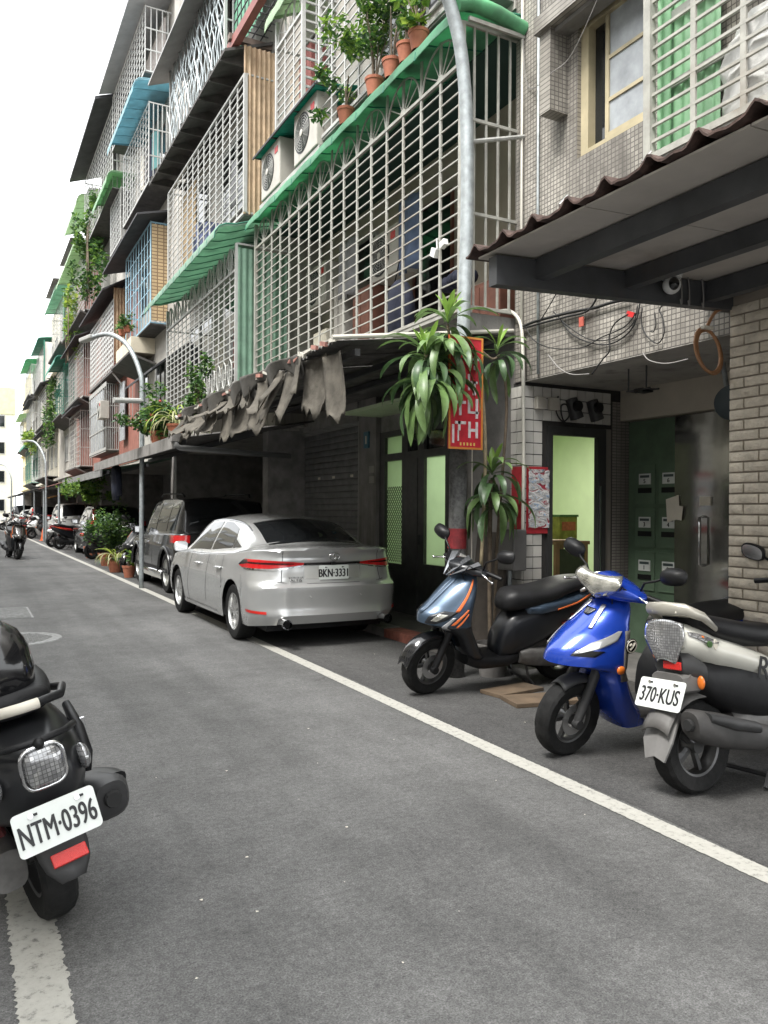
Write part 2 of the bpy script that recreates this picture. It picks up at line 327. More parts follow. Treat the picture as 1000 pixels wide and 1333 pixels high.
# ---------------------------------------------------------------- road, lines, pavement
def asphalt(name, base, lightfac=1.):
    m = bpy.data.materials.new(name); m.use_nodes = True; n, l = m.node_tree.nodes, m.node_tree.links; b = n['Principled BSDF']; b.inputs['Roughness'].default_value = .85
    b.inputs['Specular IOR Level'].default_value = .35
    g = n.new('ShaderNodeNewGeometry')
    def N(s_, d=4, r_=.6):
        t = n.new('ShaderNodeTexNoise'); t.inputs['Scale'].default_value = s_; t.inputs['Detail'].default_value = d; t.inputs['Roughness'].default_value = r_; l.new(g.outputs['Position'], t.inputs['Vector']); return t.outputs[0]
    def NS():
        mp = n.new('ShaderNodeMapping'); mp.inputs['Scale'].default_value = (2.6, .22, 1); l.new(g.outputs['Position'], mp.inputs[0]); t = n.new('ShaderNodeTexNoise'); t.inputs['Scale'].default_value = 1; t.inputs['Detail'].default_value = 6; l.new(mp.outputs[0], t.inputs['Vector']); return t.outputs[0]
    def MR(src, a, b_, c, d):
        x = n.new('ShaderNodeMapRange'); l.new(src, x.inputs[0])
        for i, q in enumerate((a, b_, c, d)): x.inputs[i + 1].default_value = q
        return x.outputs[0]
    def MUL(a, b_):
        x = n.new('ShaderNodeMath'); x.operation = 'MULTIPLY'; l.new(a, x.inputs[0]); l.new(b_, x.inputs[1]); return x.outputs[0]
    v = MUL(MUL(MUL(MR(N(.55, 5), .3, .7, .72, 1.30), MR(NS(), .3, .7, .82, 1.2)), MR(N(6, 6, .7), .3, .7, .84, 1.16)), MUL(MR(N(140, 3, .85), .28, .72, .32, 1.72), MR(N(36, 3, .75), .3, .7, .72, 1.3)))
    vo = n.new('ShaderNodeTexVoronoi'); vo.inputs['Scale'].default_value = 45; l.new(g.outputs['Position'], vo.inputs['Vector'])
    spk = n.new('ShaderNodeValToRGB'); l.new(vo.outputs['Distance'], spk.inputs[0]); spk.color_ramp.elements[0].position = .05; spk.color_ramp.elements[0].color = (1, 1, 1, 1); spk.color_ramp.elements[1].position = .10; spk.color_ramp.elements[1].color = (0, 0, 0, 1)
    sel = n.new('ShaderNodeMath'); sel.operation = 'GREATER_THAN'; sel.inputs[1].default_value = .72
    l.new(vo.outputs['Color'], sel.inputs[0])
    sp2 = MUL(spk.outputs[0], sel.outputs[0])
    mul = n.new('ShaderNodeVectorMath'); mul.operation = 'SCALE'; mul.inputs[0].default_value = base; l.new(v, mul.inputs['Scale'])
    x = n.new('ShaderNodeMix'); x.data_type = 'RGBA'; l.new(MR(sp2, 0, 1, 0, .55), x.inputs[0]); l.new(mul.outputs[0], x.inputs[6]); x.inputs[7].default_value = (.30, .29, .27, 1)
    # hairline cracks
    vc = n.new('ShaderNodeTexVoronoi'); vc.feature = 'DISTANCE_TO_EDGE'; vc.inputs['Scale'].default_value = .55
    wv = n.new('ShaderNodeVectorMath'); wv.operation = 'ADD'; t3 = n.new('ShaderNodeTexNoise'); t3.inputs['Scale'].default_value = 2.2; t3.inputs['Detail'].default_value = 5; l.new(g.outputs['Position'], t3.inputs['Vector'])
    l.new(g.outputs['Position'], wv.inputs[0]); l.new(t3.outputs['Color'], wv.inputs[1]); l.new(wv.outputs[0], vc.inputs['Vector'])
    ck = MUL(MR(vc.outputs['Distance'], .0, .004, .65, 0), MR(N(.35), .5, .6, 0, 1))
    y = n.new('ShaderNodeMix'); y.data_type = 'RGBA'; l.new(ck, y.inputs[0]); l.new(x.outputs[2], y.inputs[6]); y.inputs[7].default_value = (.02, .02, .02, 1)
    l.new(y.outputs[2], b.inputs['Base Color'])
    bp = n.new('ShaderNodeBump'); bp.inputs['Strength'].default_value = .55; bp.inputs['Distance'].default_value = .006; l.new(N(120, 3, .8), bp.inputs['Height']); l.new(bp.outputs[0], b.inputs['Normal'])
    return m
ASPH = asphalt('asphalt', (.112, .111, .109))
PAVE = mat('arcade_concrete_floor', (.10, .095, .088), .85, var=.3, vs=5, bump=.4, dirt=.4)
m_ = MB(); m_.add([(-300, -100, 0), (300, -100, 0), (300, 500, 0), (-300, 500, 0)], [(0, 1, 2, 3)]); tag(m_.build('road', ASPH), 'dark grey asphalt road surface of the alley', kind='structure')
def paintmat():
    m = bpy.data.materials.new('worn_white_road_paint'); m.use_nodes = True; n, l = m.node_tree.nodes, m.node_tree.links; b = n['Principled BSDF']; b.inputs['Roughness'].default_value = .7
    g = n.new('ShaderNodeNewGeometry')
    t = n.new('ShaderNodeTexNoise'); t.inputs['Scale'].default_value = 28; t.inputs['Detail'].default_value = 8; t.inputs['Roughness'].default_value = .75; l.new(g.outputs['Position'], t.inputs['Vector'])
    r_ = n.new('ShaderNodeValToRGB'); l.new(t.outputs[0], r_.inputs[0]); e = r_.color_ramp.elements
    e[0].position = .33; e[0].color = (.17, .165, .155, 1); e[1].position = .46; e[1].color = (.42, .41, .37, 1); q = e.new(.8); q.color = (.50, .49, .45, 1)
    l.new(r_.outputs[0], b.inputs['Base Color'])
    bp = n.new('ShaderNodeBump'); bp.inputs['Strength'].default_value = .4; bp.inputs['Distance'].default_value = .005; l.new(t.outputs[0], bp.inputs['Height']); l.new(bp.outputs[0], b.inputs['Normal']); return m
PAINT = paintmat()
def stripe(name, path, wd, label):
    m = MB(); rows = []; r_ = random.Random(3)
    pts = []
    for (x0, y0), (x1, y1) in zip(path, path[1:]):
        k = max(2, int((y1 - y0) / (.012 if y0 < 7 else .1))) if y0 < 12 else 12
        pts += [(lerp(x0, x1, i / k), lerp(y0, y1, i / k)) for i in range(k)]
    for x, y in pts + [path[-1]]:
        j = (.008 if x < 1 else .003) if y < 8 else .002
        rows.append([(x - wd / 2 + r_.uniform(-j, j), y, .004), (x + wd / 2 + r_.uniform(-j, j), y, .004)])
    m.grid(rows); tag(m.build(name, PAINT, fix=False), label, kind='structure')
stripe('painted_line', [(2.92, -1), (2.92, 7), (2.915, 14), (2.85, 22), (2.72, 33), (2.63, 43), (2.5, 50), (2.1, 57), (1.5, 66), (.3, 80)], .125, 'white edge line running along the parked vehicles')
stripe('painted_line', [(.208, 1.6), (.21, 3.55)], .155, 'short white edge line under the black scooter')
m_ = MB(); m_.grid([[(2.985 + .03 * math.sin(k * .9), -5 + k * .5, .002), (4.9, -5 + k * .5, .002)] for k in range(130)]); tag(m_.build('parking_strip', asphalt('shade_and_oil_asphalt', (.068, .067, .066)), fix=False), 'oil stained asphalt strip with painted in shade beyond the white line', kind='structure')  # darker colour of this sheet paints in shade for the most part, plus oil stains
# raised arcade floor with separate kerb stones
m_ = MB(); m_.bb((4.86, -6, -.05), (13, 6.3, .10)); m_.bb((4.60, 6.3, -.05), (13, 100, .10)); pv = tag(m_.build('pavement', PAVE), 'raised concrete arcade floor along the buildings', kind='structure')
KERBM = mat('kerb_stone', (.17, .16, .15), .85, var=.3, vs=8, bump=.4, dirt=.3); KERBR = mat('faded_red_kerb', (.24, .085, .06), .85, var=.35, vs=10, bump=.4, dirt=.5)
ks = MB().box((0, 0, 0), (.235, .985, .15)); ksm = ks.mesh('kerb_stone', KERBM); ksr = MB().box((0, 0, 0), (.235, .985, .15)).mesh('kerb_stone', KERBR)
for i in range(18): piece('kerb_stone', ksr if i in (1, 3, 4) else ksm, pv, (4.48 + rnd.uniform(-.006, .006), 6.8 + i, .028 + rnd.uniform(-.004, .004)), rot=(rnd.uniform(-.008, .008), 0, rnd.uniform(-.006, .006)))
# manhole covers, plank, litter
IRONC = mat('worn_cast_iron', (.24, .24, .235), .6, .3, var=.3, vs=20, bump=.3)
def round_cover():
    t = thing('manhole_cover', (.47, 9.98, 0), 'round cast iron manhole cover in the road behind the black scooter', 'manhole cover')
    m = MB(); m.lathe([(.0, .006), (.44, .006), (.44, .009), (.5, .009), (.51, .0)], 40); m.build('frame', IRONC, t, world=False)
    m = MB()
    for i in range(-9, 10):
        for j in range(-9, 10):
            x, y = i * .045 + (.0225 if j % 2 else 0), j * .042
            if x * x + y * y < .15: m.box((x, y, .009), (.026, .016, .006), rz=(.8 if (i + j) % 2 else -.8))
    m.build('tread_pattern', IRONC, t, world=False, kind='stuff')
round_cover()
t = thing('drain_cover', (.47, 12.5, 0), 'square ribbed metal drain cover set in the road', 'drain cover')
m_ = MB(); m_.box((0, 0, .004), (.66, 1.3, .004)); m_.build('frame', IRONC, t, world=False)
for i in range(18): piece('rib', ubox(IRONC), t, (.0, -.6 + i * .07, .011), (.6, .03, .008), world=False)
WOOD = mat('old_plywood', (.12, .085, .055), .85, var=.3, vs=6, bump=.3, dirt=.4)
m_ = MB().box((0, 0, .02), (.62, .30, .035)); o = m_.build('plank', WOOD, bevel=.004); o.location = (4.02, 4.92, 0.0); o.rotation_euler = (0, R(0), R(-12)); tag(o, 'old wooden board lying on the asphalt behind the blue scooter', 'board')
m_ = MB().box((0, 0, .018), (.5, .24, .03)); o = m_.build('plank', WOOD, bevel=.004); o.location = (3.99, 5.30, 0.0); o.rotation_euler = (0, 0, R(8)); tag(o, 'worn plank on the ground beneath the grey blue scooter', 'board')
LIT = mat('litter_paper', (.62, .58, .5), .9); m_ = MB()
for i in range(40):
    x, y = rnd.uniform(.3, 4.2), rnd.uniform(2.2, 7.5); a = rnd.uniform(0, 6); q = rnd.uniform(.003, .009)
    m_.add([(x + q * math.cos(a + k * 1.8) * rnd.uniform(.5, 1.2), y + q * math.sin(a + k * 1.8), .006) for k in range(4)], [(0, 1, 2, 3)])
tag(m_.build('litter', LIT), 'tiny pale chips and crumbs scattered on the asphalt', kind='stuff')

# ---------------------------------------------------------------- generic building pieces
def window(parent, X, y0, y1, z0, z1, fm, pm, panes=2, depth=.05, out=.03):
    """aluminium window in a street-facing wall: frame > panes"""
    f_ = .035; m = MB()
    m.bb((X - out, y0, z0), (X + depth, y1, z0 + f_)); m.bb((X - out, y0, z1 - f_), (X + depth, y1, z1))
    m.bb((X - out, y0, z0 + f_), (X + depth, y0 + f_, z1 - f_)); m.bb((X - out, y1 - f_, z0 + f_), (X + depth, y1, z1 - f_))
    for i in range(1, panes): y = lerp(y0, y1, i / panes); m.bb((X - out + .004, y - .02, z0 + f_), (X + depth, y + .02, z1 - f_))
    w_ = m.build('window', fm, parent)
    for i in range(panes):
        a, b = lerp(y0, y1, i / panes) + .022, lerp(y0, y1, (i + 1) / panes) - .022
        q = MB().bb((X - .005, a, z0 + f_), (X + .008, b, z1 - f_)); q.build('pane', pm, w_)
    return w_
def ac_unit(loc, label, h=.62, wd=.8, group=None):
    """outdoor air-conditioner, fan side to the street"""
    t = thing('air_conditioner', loc, label, 'air conditioner', group)
    MB().box((0, 0, h / 2), (.3, wd, h)).build('case', ACWHITE, t, world=False, bevel=.015)
    m = MB()
    for r_ in range(2, 8): rr = r_ * .034; m.tube([(-.158, wd * .12 + rr * math.cos(a * .3142), h / 2 + rr * math.sin(a * .3142)) for a in range(20)], .004, 5, closed=True)
    for k in range(12): a = k * math.pi / 6; m.cyl((-.156, wd * .12 + .03 * math.cos(a), h / 2 + .03 * math.sin(a)), (-.156, wd * .12 + .25 * math.cos(a), h / 2 + .25 * math.sin(a)), .003, n=5)
    m.build('fan_guard', GREYBAR, t, world=False)
    m = MB(); m.lathe([(0, 0), (.27, 0), (.27, .003)], 24, axis='y', T=Matrix.Translation((-.152, wd * .12, h / 2)) @ Matrix.Rotation(R(90), 4, 'Z')); m.build('fan_opening', BLACKPL, t, world=False)
    m = MB(); m.lathe([(0, 0), (.05, 0), (.045, -.008), (0, -.01)], 16, axis='y', T=Matrix.Translation((-.166, wd * .12, h / 2)) @ Matrix.Rotation(R(-90), 4, 'Z')); m.build('hub', ACWHITE, t, world=False)
    MB().box((-.153, -wd * .33, h * .78), (.006, .12, .09)).build('label', REDP, t, world=False)
    return t
def cage(name, label, X, y0, y1, z0, z1, F=4.6, nv=12, nh=14, m=None, fine=True, side=True, floor=None, arches=0, zt=None, group=None, vr=.03, hr=.012, sidem=None, nsv=4, sparse=2, cat='window cage'):
    """steel window cage hung on a facade: uprights, crossbars, near side, floor pan"""
    m = m or WHITE; t = thing(name, (F, (y0 + y1) / 2, z0), label, cat, group); zt = zt or z1
    Yv = [lerp(y0, y1, i / nv) for i in range(nv + 1)]; Zh = [lerp(z0, z1, i / nh) for i in range(nh + 1)]
    if fine:
        for i, y in enumerate(Yv): q = vr * (1.5 if i in (0, nv) else 1); d_ = q / 2 if i in (0, nv) else min(q / 2, .009); bar('upright', m, t, (X - d_, y - q / 2, z0), (X + d_, y + q / 2, zt))
        for k, z in enumerate(Zh): q = hr * (2.4 if k in (0, nh) else 1); bar('crossbar', m, t, (X - q / 2, y0, z - q / 2), (X + q / 2, y1, z + q / 2))
        if side:
            for i in range(1, nsv + 1): x = lerp(X, F, i / (nsv + .6)); bar('side_upright', m, t, (x - .009, y0 - .009, z0), (x + .009, y0 + .009, zt))
            for k in range(0, sparse + 2): z = lerp(z0, zt, k / (sparse + 1)); bar('side_rail', m, t, (X, y0 - .014, z - .014), (F, y0 + .014, z + .014))
            for k in (0, nh): bar('far_rail', m, t, (X, y1 - .014, Zh[k] - .014), (F, y1 + .014, Zh[k] + .014))
    else:
        b = MB()
        for i, y in enumerate(Yv): q = vr * (1.5 if i in (0, nv) else .75); b.bb((X - .007, y - q / 2, z0), (X + .007, y + q / 2, zt))
        for k, z in enumerate(Zh): q = hr * (2.2 if k in (0, nh) else .6); b.bb((X - .006, y0, z - q / 2), (X + .006, y1, z + q / 2))
        b.build('front_grille', m, t, kind='stuff', fix=False)
        if side:
            b = MB()
            for yy in (y0, y1):
                for i in range(1, nsv + 1): x = lerp(X, F, i / (nsv + .6)); b.bb((x - .012, yy - .012, z0), (x + .012, yy + .012, zt))
                for k in range(0, sparse + 2): z = lerp(z0, zt, k / (sparse + 1)); b.bb((X, yy - .015, z - .015), (F, yy + .015, z + .015))
            b.build('side_grille', m, t, kind='stuff', fix=False)
    if floor: MB().bb((X - .01, y0 - .01, z0 - .05), (F, y1 + .01, z0 - .016)).build('floor_pan', floor, t)
    if arches:
        me = None; wd = (y1 - y0) / arches; h = zt - z1; r_ = wd / 2 * .93
        b = MB(); b.tube([(0, r_ * math.cos(a * math.pi / 16), h * .96 * math.sin(a * math.pi / 16)) for a in range(17)], .011, 6); am = b.mesh('arch', m, True)
        b = MB()
        for a in (1, 2, 3, 4, 5): an = a * math.pi / 6; b.cyl((0, .05 * math.cos(an), .05 * math.sin(an)), (0, r_ * .98 * math.cos(an), h * .94 * math.sin(an)), .006, n=5)
        b.slab([(-.012, .06 * math.cos(a * math.pi / 8), .06 * math.sin(a * math.pi / 8)) for a in range(9)], (.024, 0, 0)); sm = b.mesh('fan_spokes', m)
        for i in range(arches): yc = y0 + (i + .5) * wd; piece('arch', am, t, (X, yc, z1)); piece('fan_spokes', sm, t, (X, yc, z1))
    return t
def curved_awning(name, label, Xw, Xf, zw, zf, y0, y1, m, ribs=8, drop=.16, ribm=None, end=True, group=None, cat='awning'):
    """plastic sheet sloping from the wall, rolled down at the street edge, over ribs"""
    t = thing(name, (Xw, (y0 + y1) / 2, zw), label, cat, group)
    L = Xw - Xf; prof = [(Xw, zw), (Xw - L * .35, lerp(zw, zf + drop, .4)), (Xf + L * .28, zf + drop * 1.0), (Xf + L * .15, zf + drop * .93), (Xf + L * .06, zf + drop * .72), (Xf + L * .012, zf + drop * .4), (Xf, zf)]
    prof += [(x + .006, z - .006) for x, z in reversed(prof)]
    b = MB(); ny = max(2, ribs)
    rows = []
    for i in range(ny * 4 + 1):
        y = lerp(y0, y1, i / (ny * 4)); sag = .014 * abs(math.sin(i / 4 * math.pi)); rows.append([(x, y, z + sag * (.3 + (Xw - x) / L)) for x, z in prof])
    b.grid(rows, closed=True); b.build('sheet', m, t, smooth=35)
    rb = MB(); rb.tube([(x, 0, z - .012) for x, z in prof[:7]], .009, 5); rm = rb.mesh('rib', ribm or m)
    for i in range(ribs + 1): piece('rib', rm, t, (0, lerp(y0, y1, i / ribs), 0))
    if end:
        for y in (y0, y1): MB().slab([(x, y, z + .003) for x, z in prof[:7]] + [(x, y, z - .05) for x, z in reversed(prof[:5])], (0, .005, 0)).build('end_sheet', m, t)
    return t
def corrugated(name, m, parent, p0, du, dv, n, amp=.018, normal=(0, -1, 0), per=.075, label=None):
    """sheet from p0 along du (waves) and dv"""
    p0, du, dv, nn = Vector(p0), Vector(du), Vector(dv), Vector(normal); L = du.length; k = max(6, int(L / per * 8)); b = MB()
    A = [p0 + du * (i / k) + nn * amp * math.sin(2 * math.pi * (L * i / k) / per) for i in range(k + 1)]
    b.grid([[p for p in A], [p + dv for p in A]]); b.grid([[p - nn * .004 for p in A], [p + dv - nn * .004 for p in A]])
    return b.build(name, m, parent, smooth=60, label=label, fix=False)

# ================================================================ BUILDING A: mosaic tiled house with the entrance recess
A = thing('tiled_house', (4.6, 2.5, 0), 'house faced in dirty white mosaic tiles above a tiled entrance recess', 'building')
W0, W1, Z0, Z1 = 4.49, 5.24, 4.52, 5.66
m_ = MB()
m_.bb((4.60, -5, 2.72), (4.95, W0, 12.8)); m_.bb((4.60, W1, 2.72), (4.95, 6.10, 12.8)); m_.bb((4.60, W0, 2.72), (4.95, W1, Z0)); m_.bb((4.60, W0, Z1), (4.95, W1, 12.8))
m_.build('wall', MOSY, A)
MB().bb((4.95, -5, 2.76), (12, 6.1, 12.7)).build('inner_wall', CONCD, A)
MB().bb((4.602, -5, 2.712), (5.95, 5.95, 2.719)).build('recess_ceiling', PLASTER, A)
# concrete hood round the window
m_ = MB(); m_.bb((4.36, W0 - .30, 5.66), (4.598, W1 + .30, 5.80)); m_.bb((4.40, W1 + .12, 4.95), (4.598, W1 + .26, 5.658)); m_.build('window_hood', MOSX, A)
m_ = MB(); m_.bb((4.45, W0 - .05, 5.62), (4.598, W1 + .119, 5.659)); m_.build('hood_soffit', CONC, A)
WFR = mat('yellowed_window_frame', (.44, .38, .25), .6, var=.2, dirt=.25)
wa = MB(); f = .04
wa.bb((4.64, W0, Z0), (4.78, W1, Z0 + .06)); wa.bb((4.64, W0, Z1 - .05), (4.78, W1, Z1)); wa.bb((4.64, W1 - .09, Z0 + .06), (4.78, W1, Z1 - .05)); wa.bb((4.64, W0, Z0 + .06), (4.78, W0 + .03, Z1 - .05))
win = wa.build('window', WFR, A)
MB().bb((4.72, W0 + .03, Z0 + .06), (4.73, W1 - .09, Z1 - .05)).build('pane', GLASSD, win)
sash = MB(); ya, yb = W0 + .03, W1 - .27
sash.bb((4.66, yb - .04, Z0 + .06), (4.70, yb, Z1 - .05)); sash.bb((4.66, ya, Z0 + .06), (4.70, yb - .04, Z0 + .11))
for z in (4.9, 5.25): sash.bb((4.662, ya, z - .015), (4.70, yb - .04, z + .015))
sash.build('sash', WFR, win); MB().bb((4.674, ya, Z0 + .11), (4.684, yb - .04, Z1 - .05)).build('sash_pane', FROST, win)
# recess: side wall with the open door, tiles one by one
DX0, DX1, DZ1 = 4.93, 5.50, 2.23
m_ = MB(); m_.bb((4.612, 5.962, .1), (DX0 - .05, 6.0, 2.718)); m_.bb((4.612, 6.0, .1), (4.72, 6.13, 2.718)); m_.build('side_wall', GROUT, A)
m_ = MB(); m_.bb((DX0 - .05, 5.962, DZ1 + .09), (5.95, 6.0, 2.718)); m_.bb((5.68, 5.965, .1), (5.95, 5.998, DZ1 + .09)); m_.build('side_wall', GROUT, A)
tp = .1075; tm = MB().box((0, 0, 0), (tp - .009, .016, tp - .009)).mesh('wall_tile', TILEW); tm2 = MB().box((0, 0, 0), (.016, .0865, tp - .009)).mesh('wall_tile', TILEW)
for r_ in range(24):
    z = .155 + r_ * tp
    if z > 2.66: break
    for c in range(10):
        x = 4.655 + c * tp
        if z < DZ1 + .14 and x > DX0 - .09: continue
        piece('wall_tile', tm, A, (x, 5.956 + rnd.uniform(-.0015, .0015), z))
    for c in range(2): piece('wall_tile', tm2, A, (4.606 + rnd.uniform(-.001, .001), 6.012 + c * .094, z))
MB().bb((5.60, 5.945, .1), (5.68, 5.995, DZ1 + .09)).build('door_jamb', mat('beige_jamb', (.17, .155, .135), .7), A)
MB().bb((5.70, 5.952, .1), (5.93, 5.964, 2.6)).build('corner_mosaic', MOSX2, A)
DF = mat('dark_door_frame', (.03, .03, .03), .5)
m_ = MB(); m_.bb((DX0 - .055, 5.93, .1), (DX0, 5.99, DZ1)); m_.bb((DX1, 5.93, .1), (5.60, 5.99, DZ1)); m_.bb((DX0 - .055, 5.93, DZ1), (5.60, 5.99, DZ1 + .085)); df = m_.build('door_frame', DF, A)
MB().bb((5.52, 5.922, .9), (5.535, 5.93, 1.75)).build('edge_strip', CHROME, df)
# poster stuck to the tiles, wrapped round the corner
PRED = mat('poster_red', (.42, .025, .035), .7, var=.2, vs=9); 
def crumple():
    m = bpy.data.materials.new('torn_poster_print'); m.use_nodes = True; n, l = m.node_tree.nodes, m.node_tree.links; b = n['Principled BSDF']; b.inputs['Roughness'].default_value = .6
    g = n.new('ShaderNodeNewGeometry'); mp = n.new('ShaderNodeMapping'); mp.inputs['Scale'].default_value = (1, 1, 2.2); mp.inputs['Rotation'].default_value = (0, .5, 0); l.new(g.outputs['Position'], mp.inputs[0])
    t = n.new('ShaderNodeTexNoise'); t.inputs['Scale'].default_value = 9; t.inputs['Detail'].default_value = 4; t.inputs['Distortion'].default_value = 1.4; l.new(mp.outputs[0], t.inputs['Vector'])
    r_ = n.new('ShaderNodeValToRGB'); l.new(t.outputs[0], r_.inputs[0]); e = r_.color_ramp.elements; e[0].position = .36; e[0].color = (.30, .03, .05, 1); e[1].position = .43; e[1].color = (.55, .54, .53, 1)
    for p_, c_ in ((.52, (.62, .61, .60)), (.56, (.25, .25, .26)), (.6, (.6, .59, .58)), (.67, (.12, .28, .5)), (.7, (.6, .6, .6))): q = e.new(p_); q.color = (*c_, 1)
    l.new(r_.outputs[0], b.inputs['Base Color']); bp = n.new('ShaderNodeBump'); bp.inputs['Strength'].default_value = .9; bp.inputs['Distance'].default_value = .02; l.new(t.outputs[0], bp.inputs['Height']); l.new(bp.outputs[0], b.inputs['Normal']); return m
po = thing('wall_poster', (4.77, 5.94, 1.30), 'torn red and white poster on the tiled wall beside the open door', 'poster')
m_ = MB(); m_.bb((4.625, 5.938, 1.29), (4.90, 5.944, 1.92)); m_.bb((4.585, 5.97, 1.29), (4.592, 6.12, 1.92)); m_.build('red_border', PRED, po)
rows = []
for i in range(26):
    rows.append([(lerp(4.64, 4.885, k / 12), 5.934 - .008 * rnd.random() - .006 * abs(math.sin(i * .9 + k * .7)), lerp(1.345, 1.895, i / 25)) for k in range(13)])
MB().grid(rows).build('torn_print', crumple(), po, smooth=True)
# back of the recess: soffit panel, mailbox panel, polished steel door
MB().bb((5.80, 3.6, 2.41), (5.94, 5.945, 2.711)).build('soffit_panel', mat('dim_cream_panel', (.40, .36, .30), .7, var=.1, dirt=.3), A)
MB().bb((5.95, 3.5, .1), (6.05, 5.96, 2.72)).build('back_wall', CONCD, A)
MBX = mat('green_mailbox_paint', (.075, .115, .075), .35, var=.2, vs=5); STSTEEL = mat('polished_steel', (.42, .42, .40), .12, .95, var=.2, vs=2, bump=.08, bs=5)
mb = thing('mailbox_panel', (5.94, 5.6, .1), 'green mailbox panel with six white number plates inside the recess', 'mailbox')
MB().bb((5.905, 5.33, .1), (5.945, 5.93, 2.40)).build('backing', MBX, mb)
PLATEW = mat('mailbox_plate', (.55, .57, .55), .4, var=.1)
num = {}
for r_ in range(3):
    for c in range(2):
        y, z = 5.70 - c * .30, 1.79 - r_ * .425
        MB().bb((5.893, y - .125, z - .21), (5.905, y + .125, z + .17)).build('box_door', mat('mailbox_door', (.09, .135, .09), .4, var=.15), mb)
        MB().bb((5.886, y - .075, z - .02), (5.893, y + .075, z + .085)).build('number_plate', PLATEW, mb)
        MB().bb((5.885, y - .085, z - .105), (5.893, y + .085, z - .055)).build('letter_slot', BLACKPL, mb)
        dg = str(2 * (3 - r_) - 1 + c + (0 if r_ else 0))
        if dg not in num: num[dg] = text_mesh(dg, .06); num[dg].materials.append(BLACKPL)
        piece('number', num[dg], mb, (5.884, y, z + .01), rot=(R(90), 0, R(-90)))
        MB().bb((5.8845, y - .06, z + .045), (5.886, y + .06, z + .07)).build('print_line', mat('plate_print', (.05, .07, .07), .5), mb)
m_ = MB(); m_.add([(5.875, 5.42, 1.62), (5.868, 5.26, 1.66), (5.86, 5.24, 1.44), (5.872, 5.40, 1.40)], [(0, 1, 2, 3)]); m_.add([(5.870, 5.35, 1.58), (5.858, 5.20, 1.55), (5.862, 5.22, 1.42), (5.868, 5.36, 1.44)], [(0, 1, 2, 3)])
tag(m_.build('flyer', LIT), 'crumpled paper flyers tucked into the green mailbox panel', 'flyer')
sdoor = thing('steel_door', (5.93, 4.8, .1), 'polished stainless steel entrance door at the back of the recess', 'door')
MB().bb((5.88, 4.62, .1), (5.93, 5.32, 2.40)).build('leaf', STSTEEL, sdoor); MB().bb((5.87, 3.70, .1), (5.93, 4.60, 2.40)).build('fixed_panel', STSTEEL, sdoor)
m_ = MB(); m_.tube([(5.87, 4.98, 1.02), (5.82, 4.98, 1.03), (5.82, 4.98, 1.45), (5.87, 4.98, 1.46)], .014, 8); m_.build('pull_handle', CHROME, sdoor, smooth=True)
MB().bb((5.865, 4.90, 1.56), (5.88, 5.02, 1.64)).build('sticker', LIT, sdoor)
# brick pier
MB().bb((4.575, 3.20, 0), (5.95, 3.665, 3.02)).build('pier_core', MORTAR, A)
ch = .0705; bl = .232
def brickmesh(L):
    r_ = random.Random(int(L * 1e4)); b = MB(); n = 5
    fr = [[(-.012 - (.008 + .010 * r_.random() if 0 < i < n and 0 < k < 2 else 0), lerp(-L / 2, L / 2, i / n), lerp(-.029, .029, k / 2)) for i in range(n + 1)] for k in range(3)]
    b.grid(fr); ring = fr[0] + [fr[1][-1]] + fr[2][::-1] + [fr[1][0]]; b.grid([ring, [(.0, y, z) for _, y, z in ring]], closed=True); return b.mesh('brick', BRICK, 50)
bms = [brickmesh(bl - .012 - k * 1e-4) for k in range(4)]; bh = [brickmesh(bl / 2 - .012 - k * 1e-4) for k in range(2)]
for r_ in range(41):
    z = .04 + r_ * ch; y = 3.667
    if r_ % 2:
        piece('brick', rnd.choice(bh), A, (4.575, y - bl / 4, z)); y -= bl / 2
    for c in range(2): piece('brick', rnd.choice(bms), A, (4.575, y - bl / 2 + .0, z)); y -= bl
# 2F window cage with mint sheet and a bag of things
g = cage('window_cage', 'pale window cage with mint corrugated sheet on the mosaic tiled house', 4.30, 2.2, 4.14, 4.02, 5.9, nv=5, nh=17, m=WHITE, vr=.042, hr=.02, floor=GREYBAR, nsv=0, sparse=2)
corrugated('corrugated_back', GREENCORR, g, (4.50, 3.70, 4.03), (0, .40, 0), (0, 0, 1.85), 8, .012, (-1, 0, 0), .09)
corrugated('corrugated_side', GREENCORR, g, (4.34, 4.10, 4.03), (.25, 0, 0), (0, 0, 1.85), 8, .012, (0, -1, 0), .09)
for k in range(3): bar('shelf_bar', GREYBAR, g, (4.46, 2.3, 4.55 + k * .5), (4.48, 4.1, 4.60 + k * .5))
BAGW = mat('white_plastic_bag', (.60, .60, .58), .35, var=.1, bump=.9, bs=14)
b = MB().ball((4.44, 3.33, 4.32), (.10, .30, .42), 18, 12)
b.v = [(x + .03 * math.sin(z * 31 + y * 17), y + .03 * math.sin(z * 23 + x * 40), z) for x, y, z in b.v]
tag(b.build('plastic_bag', BAGW, smooth=True), 'big crumpled white plastic bag inside the mint lined cage', 'bag')
b = MB().ball((4.42, 3.36, 5.02), (.09, .16, .11), 14, 8); tag(b.build('helmet_shell', mat('faded_orange', (.5, .28, .08), .4), smooth=True), 'faded orange helmet hanging inside the mint lined cage', 'helmet')

